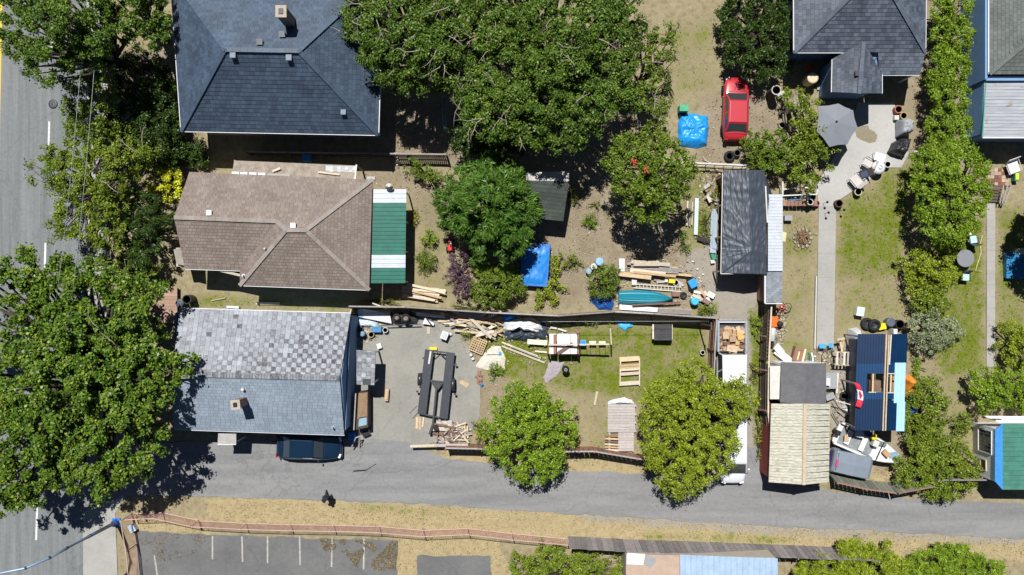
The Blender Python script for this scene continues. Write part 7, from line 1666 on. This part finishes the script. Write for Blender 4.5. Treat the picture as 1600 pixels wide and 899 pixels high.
drum('hot_water_tank', 'upright cream cylinder tank beside the blue porch wall', 'tank', 1270, 122, .36, 1.15, mat('tank_cream', (.60, .50, .34), .5, .12, 4))
drum('red_pot', 'red garden ornament in the shade above the cream tank', 'ornament', 1267, 105, .16, .6, REDP)
drum('tree_stump', 'tall hollow stump with pale rim behind the red car', 'stump', 1213, 141, .32, 1.4, BARK, open_=True, lidmt=mat('rim_pale', (.45, .43, .38), .8))
crate('stone_block', 'white carved block beside the hollow stump', 'block', 1220, 147, (.24, .5, .4), OFFW, rz=-.6)
drum('plant_pot', 'small round pale pot among the shrubs', 'pot', 1222, 196, .2, .3, mat('pot_pinkgrey', (.52, .45, .43), .7), open_=True)
crate('birdhouse', 'grey-white birdhouse in the yellow-green shrub', 'birdhouse', 1241, 166, (.34, .42, 1.3), GREYP, rz=.2, lidmt=mat('roof_bluewhite', (.5, .56, .62), .5))
crate('stone_step', 'small pale paver at the porch corner', 'paver', 1284, 135, (.6, .5, .12), CONCL, lid=False, inner=CONCL)
# patio row
drum('flower_pot', 'terracotta pot at the top of the patio row', 'pot', 1404, 171, .26, .4, TERRA, open_=True)
drum('flower_pot', 'yellowish pot below the terracotta pot', 'pot', 1412, 181, .24, .35, mat('pot_ochre', (.42, .33, .12), .8), open_=True)
crate('white_pot', 'white square planter beside the yellowish pot', 'planter', 1401, 184, (.3, .3, .3), OFFW)
tarp('grill_cover', 'grey covered grill on the edge of the patio', 'covered grill', [(1399, 189), (1410, 187), (1420, 190), (1420, 210), (1412, 214), (1398, 216)], 1.0, mat('cover_grey', (.30, .32, .35), .6, .15, 4), .08, p=7, seed=31)
tarp('furniture_cover', 'black covered furniture below the grey grill cover', 'covered furniture', [(1385, 240), (1392, 225), (1404, 216), (1420, 218), (1416, 234), (1407, 248)], .9, mat('cover_black', (.018, .02, .024), .45, .3, 4, spec=.5), .1, p=6, seed=32)
legs_table('side_table', 'white square table on the patio edge', 'table', 1375, 246, 0, .7, mat('table_paleblue', (.66, .72, .78), .4, .06), STEEL, square=(.75, .55), rz=-.3)
r = thing('parasol_table', 'white round domed fire table between the patio chairs', 'table', W(1373, 262)); c = W(1373, 262, .7)
mb = MB(); mb.lathe((c.x, c.y, 0), [(.25, 0), (.25, .5), (.44, .6), (.46, .66)], 24); mb.build('base', OFFW, r); mb = MB(); mb.lathe((c.x, c.y, .66), [(.46, 0), (.45, .05), (.32, .16), (.15, .22), (0, .24)], 26); mb.build('dome', mat('dome_white', (.68, .70, .74), .35, .06), r, smooth=True); mb = MB(); mb.lathe((c.x + .03, c.y, .88), [(.14, 0), (.14, .04), (.1, .05), (.1, 0)], 16); mb.build('vent', GREYP, r)
MESHW = mat('sling_pale', (.50, .47, .46), .7, .12, 6)
chair('patio_chair', 'dark-framed sling chair left of the domed table', 1356, 255, R(60), MESHW, DKMETAL, .62)
chair('patio_chair', 'reclining sling chair at the lower end of the patio', 1338, 282, R(40), MESHW, DKMETAL, .75)
chair('patio_chair', 'brown and blue cushioned chair between the two sling chairs', 1350, 272, R(110), mat('sling_brown', (.18, .15, .14), .8), DKMETAL, .55, cushion=mat('cushion_navy', (.05, .07, .12), .8))
legs_table('stool', 'small pale stool beside the reclining sling chair', 'stool', 1351, 283, .18, .4, MESHW, DKMETAL)
drum('planter', 'round white-rimmed planter right of the domed table', 'pot', 1387, 257, .22, .4, DKMETAL, open_=True, lidmt=OFFW); drum('planter', 'round pale planter with yellow plant by the lawn', 'pot', 1341, 300, .25, .4, DKMETAL, open_=True, lidmt=mat('rim_yellow', (.50, .48, .28), .7))
drum('garden_lamp', 'white round garden lamp near the hedge', 'lamp', 1431, 238, .12, .5, OFFW)
drum('planter', 'dark planter with red flowers at the path corner', 'pot', 1311, 318, .26, .4, mat('pot_darkred', (.12, .05, .05), .8), open_=True)
for i, (px, py, lb) in enumerate(((1288, 334, 'solar stake light left of the garden path'), (1286, 318, 'solar stake light pointing across the path top'), (1312, 330, 'solar stake light at the lawn side of the path'))):
    r = thing('stake_light', lb, 'garden light', W(px, py)); c = W(px, py); mb = MB(); mb.tube([c, c + Vector((0, 0, .75))], .015, 6); mb.build('stake', DKMETAL, r); mb = MB(); mb.lathe(c + Vector((0, 0, .7)), [(.05, 0), (.09, .06), (.02, .14), (0, .14)], 10); mb.build('head', BLACK, r)
r = thing('bed_frame', 'white tubular bed frame standing below the yellow-green shrub', 'pipe frame', W(1250, 300))
for a, b in (((1223, 284), (1223, 306)), ((1223, 306), (1268, 304)), ((1224, 296), (1262, 293)), ((1265, 291), (1265, 306)), ((1265, 304), (1276, 304)), ((1276, 304), (1278, 288)), ((1258, 294), (1278, 293))): pbar('tube', r, WHITE, W(*a, .9), W(*b, .9), .07, .07)
for a in ((1223, 305), (1223, 285), (1267, 304), (1277, 289)): c = W(*a, .9); mb = MB(); mb.tube([(c.x, c.y, 0), c], .03, 6); mb.build('leg', WHITE, r)
r = thing('planter_bench', 'low brick-topped garden bench with pots below the pipe frame', 'bench', W(1250, 318))
for i in range(9): piece('brick', r, BRICK, W(1226 + i * 6, 318 + .3 * (i % 2), .5), (.24, .36, .12), .05 * (i % 3))
for px in (1228, 1250, 1272): c = W(px, 318, .4); mb = MB(); mb.box((c.x, c.y, .22), (.2, .3, .44)); mb.build('support', WOODS['dark'], r)
pbar('blue_board', r, mat('board_blue', (.05, .16, .35), .6), W(1232, 312, .5), W(1250, 311, .5), .14, .05); pbar('white_board', r, OFFW, W(1250, 310, .5), W(1264, 309, .5), .14, .06)
for i, (px, py, mt, lb) in enumerate(((1266, 316, OFFW, 'white round pot on the brick bench'), (1270, 308, DKMETAL, 'dark ringed pot at the end of the brick bench'), (1276, 318, TERRA, 'reddish pot beside the garden path'))): drum('flower_pot', lb, 'pot', px, py, .2, .3, mt, z=.56 if i == 0 else 0, open_=True)
crate('small_barrow', 'grey tool caddy in the shade below the brick bench', 'caddy', 1232, 341, (.5, .35, .35), GREYP)
r = thing('brush_pile', 'round heap of dry brown twigs on the small lawn', 'brush pile', W(1254, 371)); mb = MB()
for i in range(150):
    a, q = rnd.uniform(0, 6.28), abs(rnd.gauss(0, .34)); c = W(1254, 371) + Vector((math.cos(a) * q, math.sin(a) * q, rnd.uniform(.02, .3) * max(.1, 1 - q))); b = rnd.uniform(0, 6.28); l_ = rnd.uniform(.15, .4)
    mb.bar(c, c + Vector((math.cos(b) * l_, math.sin(b) * l_, rnd.uniform(-.02, .15))), .03, .03)
mb.build('twigs', mat('twig_brown', (.26, .16, .10), .9, .4, 9), r, kind='stuff')
for i in range(12): a = i / 12 * 6.283; piece('stone', r, CONCM, W(1254 + 13 * math.cos(a), 372 + 14 * math.sin(a), .04), (.18, .12, .1), a)
pile('edge_board', 'white edging board along the left side of the garden path', [(1275, 432, 1272.5, 545, .12, .07, OFFW, .2)], 'edging')
flatsheet('tan_board', 'tan panel edge sticking out of the lean-to', 'board', [(1222, 362), (1229, 364), (1227, 378), (1222, 376)], mat('panel_tan', (.66, .55, .34), .7), 1.2, .04)

# --- shed row junk
r = thing('bicycle', 'bicycle with red frame leaning at the end of the lean-to', 'bicycle', W(1222, 478)); 
def hoop(c, rad, tilt, az, rt=.018):
    m_ = Matrix.Rotation(az, 3, 'Z') @ Matrix.Rotation(tilt, 3, 'X'); return [Vector(c) + m_ @ Vector((rad * math.cos(2 * math.pi * k / 20), rad * math.sin(2 * math.pi * k / 20), 0)) for k in range(21)]
w1, w2 = W(1229, 481, .2), W(1214, 490, .3)
for w_, tl in ((w1, .35), (w2, .6)):
    mb = MB(); mb.tube(hoop((w_.x, w_.y, .3), .33, tl, .6), .02, 6, False); o = mb.build('wheel', RUBBER, r)
    mb = MB(); hp = hoop((w_.x, w_.y, .3), .32, tl, .6)
    for k in range(0, 20, 2): mb.tube([(w_.x, w_.y, .3), hp[k]], .004, 3, False)
    mb.build('spokes', STEEL, o)
for a, b in (((1229, 481, .3), (1220, 476, .6)), ((1220, 476, .6), (1216, 484, .65)), ((1216, 484, .65), (1214, 490, .3)), ((1229, 481, .3), (1218, 486, .3)), ((1218, 486, .3), (1220, 476, .6))): pbar('frame_tube', r, REDP, W(*a), W(*b), .045, .045)
pbar('handlebar', r, BLACK, W(1222, 471, .8), W(1226, 477, .8), .035, .035); mb = MB(); mb.box(W(1215, 485, .75), (.14, .26, .07), .5); mb.build('saddle', BLACK, r, bevel=.03)
r = thing('lawn_mower', 'orange lawn mower with black engine below the bicycle', 'lawn mower', W(1213, 504)); c = W(1212, 503, .3)
mb = MB(); mb.box((c.x - .05, c.y, .25), (.5, .75, .22)); mb.build('deck', ORANGE, r, bevel=.06); mb = MB(); mb.lathe((c.x + .25, c.y - .15, .36), [(.2, 0), (.2, .16), (.14, .22), (0, .24)], 16); mb.build('engine', BLACK, r)
for sx in (-1, 1):
    for sy in (-1, 1): mb = MB(); mb.lathe((c.x + sx * .28, c.y + sy * .3, .12), [(.03, -.04), (.12, -.04), (.12, .04), (.03, .04)], 12, Matrix.Rotation(math.pi / 2, 3, 'Y')); mb.build('wheel', RUBBER, r)
pbar('handle', r, DKMETAL, (c.x - .1, c.y + .3, .35), (c.x, c.y + .95, .9), .03, .03)
r = thing('gas_tank', 'grey-white cylinder tank lying along the driveway fence', 'tank', W(1208, 524)); mb = MB(); a, b = W(1208, 512, .3), W(1206, 534, .3); mb.tube([a, a.lerp(b, .08), a.lerp(b, .92), b], [.1, .21, .21, .1], 14); mb.build('body', mat('tank_grey', (.46, .50, .52), .4), r, smooth=True)
mb = MB(); mb.box(W(1206, 539, .2), (.2, .25, .3)); mb.build('valve', BLACK, r)
r = thing('sun_lounger', 'white plastic sun lounger beside the grey felt shed', 'sun lounger', W(1228, 555))
for i in range(7): piece('slat', r, WHITE, W(1214 + i * 4.3, 549 + i * 3.3, .3), (.22, .5, .03), R(-38))
for i in range(4): piece('back_slat', r, WHITE, W(1213 + i * 2.8, 541.5 + i * 3.4, .5 - i * .05), (.2, .5, .03), R(-38), 0, .4)
for px, py in ((1212, 553), (1220, 545), (1234, 567), (1240, 562)): c = W(px, py, .15); mb = MB(); mb.box((c.x, c.y, .15), (.05, .05, .3)); mb.build('leg', WHITE, r)
r = thing('wood_cabinet', 'open brown wooden cabinet lying above the grey felt shed', 'cabinet', W(1248, 554))
mb = MB(); mb.box(W(1247, 554, .25), (.75, 1.0, .5), R(-14)); mb.build('body', WOODS['brown'], r); mb = MB(); mb.box(W(1256, 556, .53), (.14, .95, .05), R(-14)); mb.build('side_panel', WOODS['pale'], r)
for i in range(3): piece('shelf', r, WOODS['fresh'] if i == 1 else WOODS['red'], W(1243.5 + i * 4, 556, .53), (.12, .6, .04), R(-14))
r = thing('hand_trolley', 'blue-seated wheelchair frame at the end of the garden path', 'trolley', W(1290, 545)); 
for px, s_ in ((1285, .4), (1298, .26)): piece('seat_pad', r, LBLUE, W(px, 541 + (0 if s_ > .3 else -1), .5), (s_, .3, .05))
for a, b in (((1279, 540, .5), (1277, 552, .05)), ((1291, 541, .5), (1293, 553, .05)), ((1279, 540, .5), (1302, 540, .5)), ((1286, 552, .4), (1286, 566, .4)), ((1300, 538, .5), (1302, 550, .05))): pbar('tube', r, STEEL, W(*a), W(*b), .035, .035)
pile('white_arch', 'white curved board and green hose beside the wheelchair frame', [(1268, 551, 1270, 560, .3, .12, OFFW), (1270, 560, 1270, 568, .3, .12, OFFW), (1265, 552, 1267, 566, .2, .08, GREENP)], 'board')
r = thing('shelf_rack', 'weathered timber rack on the left side of blue shelter', 'rack', W(1312, 555))
for i in range(4): piece('slat', r, WOODS['grey'] if i % 2 else WOODS['pale'], W(1308 + i * 5.6, 560, .85), (.14, .9, .04), R(-3))
for y in (550, 570): pbar('rail', r, WOODS['pale'], W(1304, y, .8), W(1328, y + 1, .8), .08, .06)
for px, py in ((1306, 550), (1326, 551), (1306, 570), (1326, 571)): c = W(px, py, .8); mb = MB(); mb.box((c.x, c.y, .4), (.08, .08, .8)); mb.build('leg', WOODS['grey'], r)
pile('timber_horse', 'pale timber posts leaning above the weathered rack', [(1312, 530, 1316, 552, .6, .12, 'fresh', .08), (1308, 531, 1320, 529, .9, .14, 'pale', .08), (1318, 533, 1313, 552, .5, .08, 'fresh', .06)])
pile('pale_post', 'single pale post standing left of the flag', [(1309, 583, 1307, 614, .5, .12, 'pale', .1)])
tarp('white_bundle', 'crumpled white bundle at the top left of blue shelter', 'bundle', [(1324, 514), (1338, 512), (1342, 525), (1336, 542), (1326, 541), (1323, 528)], 1.2, mat('bundle_white', (.64, .65, .68), .6, .15, 4), .14, p=5, seed=41)
crate('fridge_box', 'white fridge box on the grass above the tyres', 'box', 1344.5, 487, (.5, .6, .5), mat('box_bluewhite', (.60, .68, .70), .4), rz=-.15)
tyre('left of two large tyres above the blue shelter', 1353, 506, 0, .42, .3, tilt=0); tyre('right of two large tyres above the blue shelter', 1364, 508, .12, .42, .28, tilt=.25)
crate('yellow_crate', 'yellow crate right of the two large tyres', 'crate', 1378.5, 510.5, (.5, .4, .3), YELLOW, rz=.2)
drum('float_buoy', 'dark grey round buoy right of the yellow crate', 'buoy', 1392, 504, .3, .5, mat('buoy_grey', (.10, .12, .16), .4)); drum('black_pot', 'black pot under the bush beside the grey buoy', 'pot', 1406, 507, .3, .5, BLACK, open_=True)
crate('white_slab', 'upright white slab below the black pot', 'slab', 1399, 519, (.25, .4, .8), WHITE)
tarp('orange_heap', 'orange tarpaulin heap on the right side of blue shelter', 'tarpaulin', [(1412, 588), (1420, 585), (1430, 594), (1430, 604), (1422, 612), (1424, 618), (1414, 622)], .8, mat('tarp_orange', (.78, .26, .03), .5, .15, 4), .18, p=3, seed=43)
tarp('blue_heap', 'bright blue tarpaulin bundle below the orange heap', 'tarpaulin', [(1408, 630), (1418, 626), (1428, 632), (1424, 644), (1416, 656), (1407, 652)], .8, mat('tarp_royal', (.015, .12, .62), .4, .15, 4), .18, p=3, seed=44)
drum('grey_ball', 'grey round float between the orange and blue heaps', 'float', 1427, 618, .22, .35, GREYP)
# flag
r = thing('flag', 'red and white maple leaf flag draped on the blue shelter side', 'flag', W(1338, 616))
def fl_pt(u, v): return W(1334 + 9 * math.sin(v * 2.6) * .8 + u * 9 - 2 * v, 597 + 38 * v + u * 3, 2.5 + .08 * u + .05 * math.sin(v * 9))
for nm, v0, v1, mt in (('red_band', 0, .3, mat('flag_red', (.55, .02, .05), .7)), ('white_field', .3, .7, mat('flag_white', (.72, .72, .74), .7)), ('red_band', .7, 1, MATS['flag_red'])):
    mb = MB(); mb.grid([[fl_pt(u / 6, v0 + (v1 - v0) * k / 8) for u in range(7)] for k in range(9)], True); mb.build(nm, mt, r, smooth=True, solid=.006)
lf = [(0, .5), (.1, .3), (.22, .36), (.18, .08), (.34, .2), (.38, .08), (.5, .1), (.44, -.06), (.48, -.12), (.22, -.3), (.25, -.38), (.02, -.34), (.02, -.5), (-.02, -.5), (-.02, -.34), (-.25, -.38), (-.22, -.3), (-.48, -.12), (-.44, -.06), (-.5, .1), (-.38, .08), (-.34, .2), (-.18, .08), (-.22, .36), (-.1, .3)]
mb = MB(); mb.add([fl_pt(.5, .5) + Vector((0, 0, .03))] + [fl_pt(.5 + y * .75, .5 + x * .34) + Vector((0, 0, .03)) for x, y in lf], [(0, i, i % 25 + 1) for i in range(1, 26)]); mb.build('maple_leaf', MATS['flag_red'], r)
# bikes and clutter by the shelter
pile('bicycle_rack', 'dark metal frame leaning below the flag', [(1306, 626, 1342, 636, 1.2, .06, OFFW, .05), (1303, 625, 1312, 640, .6, .05, DKMETAL, .05), (1312, 640, 1328, 652, .6, .05, DKMETAL, .05), (1300, 645, 1312, 665, .3, .05, DKMETAL, .05), (1312, 665, 1330, 672, .4, .06, DKMETAL, .06), (1322, 672, 1326, 660, .6, .05, OFFW, .05)], 'frame')
tarp('white_cloth', 'white triangular cloth hanging below the metal frame', 'cloth', [(1313, 640), (1320, 632), (1323, 646)], .5, WHITE, .05, p=4, seed=46)
tyre('bicycle tyre leaning left of the flag', 1318, 619, .1, .3, .06, rim=False); tyre('dark tyre beside the stern of motorboat', 1306, 674, .1, .26, .16)
legs_table('work_table', 'grey glass-topped table beside the grey felt shed', 'table', 1299, 595, 0, .75, GREYP, DKMETAL, square=(.8, 1.1)); crate('white_appliance', 'white appliance standing on the grey work table', 'appliance', 1294, 597, (.26, .5, .3), WHITE, z=.77)
crate('scrap_bin', 'grey scrap bin between felt shed and metal frame', 'bin', 1297, 620, (.6, .4, .4), GREYP, rz=.4)
# --- far right garden
r = thing('brick_terrace', 'chequered red and cream paver terrace below the right house', 'terrace', W(1558, 275))
PAV = (mat('paver_red', (.22, .10, .07), .85, .2, 6, objvar=.25), mat('paver_cream', (.44, .34, .26), .85, .2, 6, objvar=.2))
for i in range(6):
    for j in range(5): piece('paver', r, PAV[rnd.random() < .42], W(1545 + i * 5.6, 266 + j * 5.4, .06), (.235, .225, .06))
r = thing('wood_steps', 'dark slatted steps below the paver terrace', 'steps', W(1560, 300))
for i in range(6): pbar('tread', r, WOODS['dark'], W(1547, 291 + i * 4.6, .4 - .05 * i), W(1566, 292 + i * 4.6, .4 - .05 * i), .16, .04)
for i in range(3): pbar('rail', r, WOODS['grey'], W(1580 - i * 6, 290, .8), W(1570 - i * 4, 318, .5), .07, .05)
for px, py in ((1579, 291), (1570, 316)): c = W(px, py, .6); mb = MB(); mb.box((c.x, c.y, .32), (.08, .08, .64)); mb.build('post', WOODS['grey'], r)
chair('deck_chair', 'white cushioned chair on the terrace at the right edge', 1583, 262, R(200), WHITE, OFFW, .85, cushion=mat('cushion_white', (.7, .7, .72), .7))
crate('planter_box', 'green and yellow planter box on the terrace', 'planter', 1589, 276, (.3, .6, .4), GREENP, inner=YELLOW)
legs_table('round_table', 'grey round metal garden table beside the right-hand path', 'table', 1509, 404, .60, .72, mat('table_grey', (.20, .21, .235), .6, .08), DKMETAL)
CUSH = mat('cushion_blue', (.18, .45, .62), .8, .5, 9, col2=(.65, .72, .75))
chair('garden_chair', 'garden chair with blue patterned cushion above the round table', 1520, 375, R(10), DKMETAL, DKMETAL, .55, cushion=CUSH)
chair('garden_chair', 'garden chair with blue patterned cushion below the round table', 1508, 433, R(178), DKMETAL, DKMETAL, .55, cushion=CUSH)
drum('white_bottle', 'white bottle beside the upper garden chair', 'bottle', 1516, 366, .1, .4, WHITE); drum('flower_pot', 'dark red flower pot at the edge of the hedge tree', 'pot', 1484, 390, .2, .4, mat('pot_crimson', (.30, .05, .07), .7), open_=True)
crate('paddling_pool', 'blue tub in the shade at the right edge', 'tub', 1590, 415, (1.5, 1.7, .4), mat('pool_blue', (.04, .22, .50), .4), lidmt=mat('pool_lid', (.03, .20, .40), .5, .3, 3))
crate('white_bin', 'white appliance above the shaded blue tub', 'appliance', 1597, 393, (.45, .4, .5), OFFW)
r = thing('garden_hose', 'pale yellow hose snaking beside the right-hand path', 'hose', W(1537, 400)); mb = MB(); mb.tube([W(x, y, .03) for x, y in ((1535, 368), (1531, 382), (1533, 395), (1528, 410), (1524, 424), (1534, 424))], .03, 6); mb.build('tube', mat('hose_yellow', (.55, .52, .24), .6), r)
# --- small rest
r = thing('satellite_dish', 'pale round satellite dish above the striped awning', 'satellite dish', W(608, 296)); c = W(608, 292, 2.8)
mb = MB(); mb.lathe(c, [(0, -.04), (.15, -.02), (.25, .03)], 18, Matrix.Rotation(.5, 3, 'X')); mb.build('dish', OFFW, r, smooth=True, solid=.01); mb = MB(); mb.tube([(c.x, c.y, 0), c - Vector((0, 0, .05))], .03, 8); mb.build('mast', STEEL, r); mb = MB(); mb.tube([c, c + Vector((.05, .3, .12))], .012, 5); mb.build('arm', STEEL, r)
crate('roadside_cabinet', 'small white and blue roadside cabinet beside the street lamp', 'cabinet', 206, 826, (.4, .5, .35), OFFW, rz=.5, lidmt=mat('lid_paleblue', (.45, .55, .72), .5))
crate('recycling_bin', 'deep blue bin in the dark gap behind the brown house', 'bin', 478, 246, (.5, .5, .9), BLUE)
crate('white_crate', 'small white crate at the end of the shaded low fence', 'crate', 615, 241, (.5, .18, .3), OFFW)
pile('white_pickets', 'row of short white pickets in the shade by the low fence', [(618 + (i % 2), 246 + i * 4, 622, 246 + i * 4, .3, .06, OFFW, .04) for i in range(4)], 'pickets')
flatsheet('cream_board', 'pale doormat slab at the corner of the brown house', 'board', [(573, 276), (586, 276), (586, 281), (573, 281)], CONCL, .08, .05)
drum('street_drain', 'round manhole cover on the street', 'manhole', 83, 163, .3, .012, DKMETAL)
pile('tar_strip', 'dark skid mark of tar on the lane', [(552, 736.5, 572, 735, .014, .1, BLACK, .003), (572, 735, 588, 725, .014, .05, BLACK, .003)], 'tar mark')
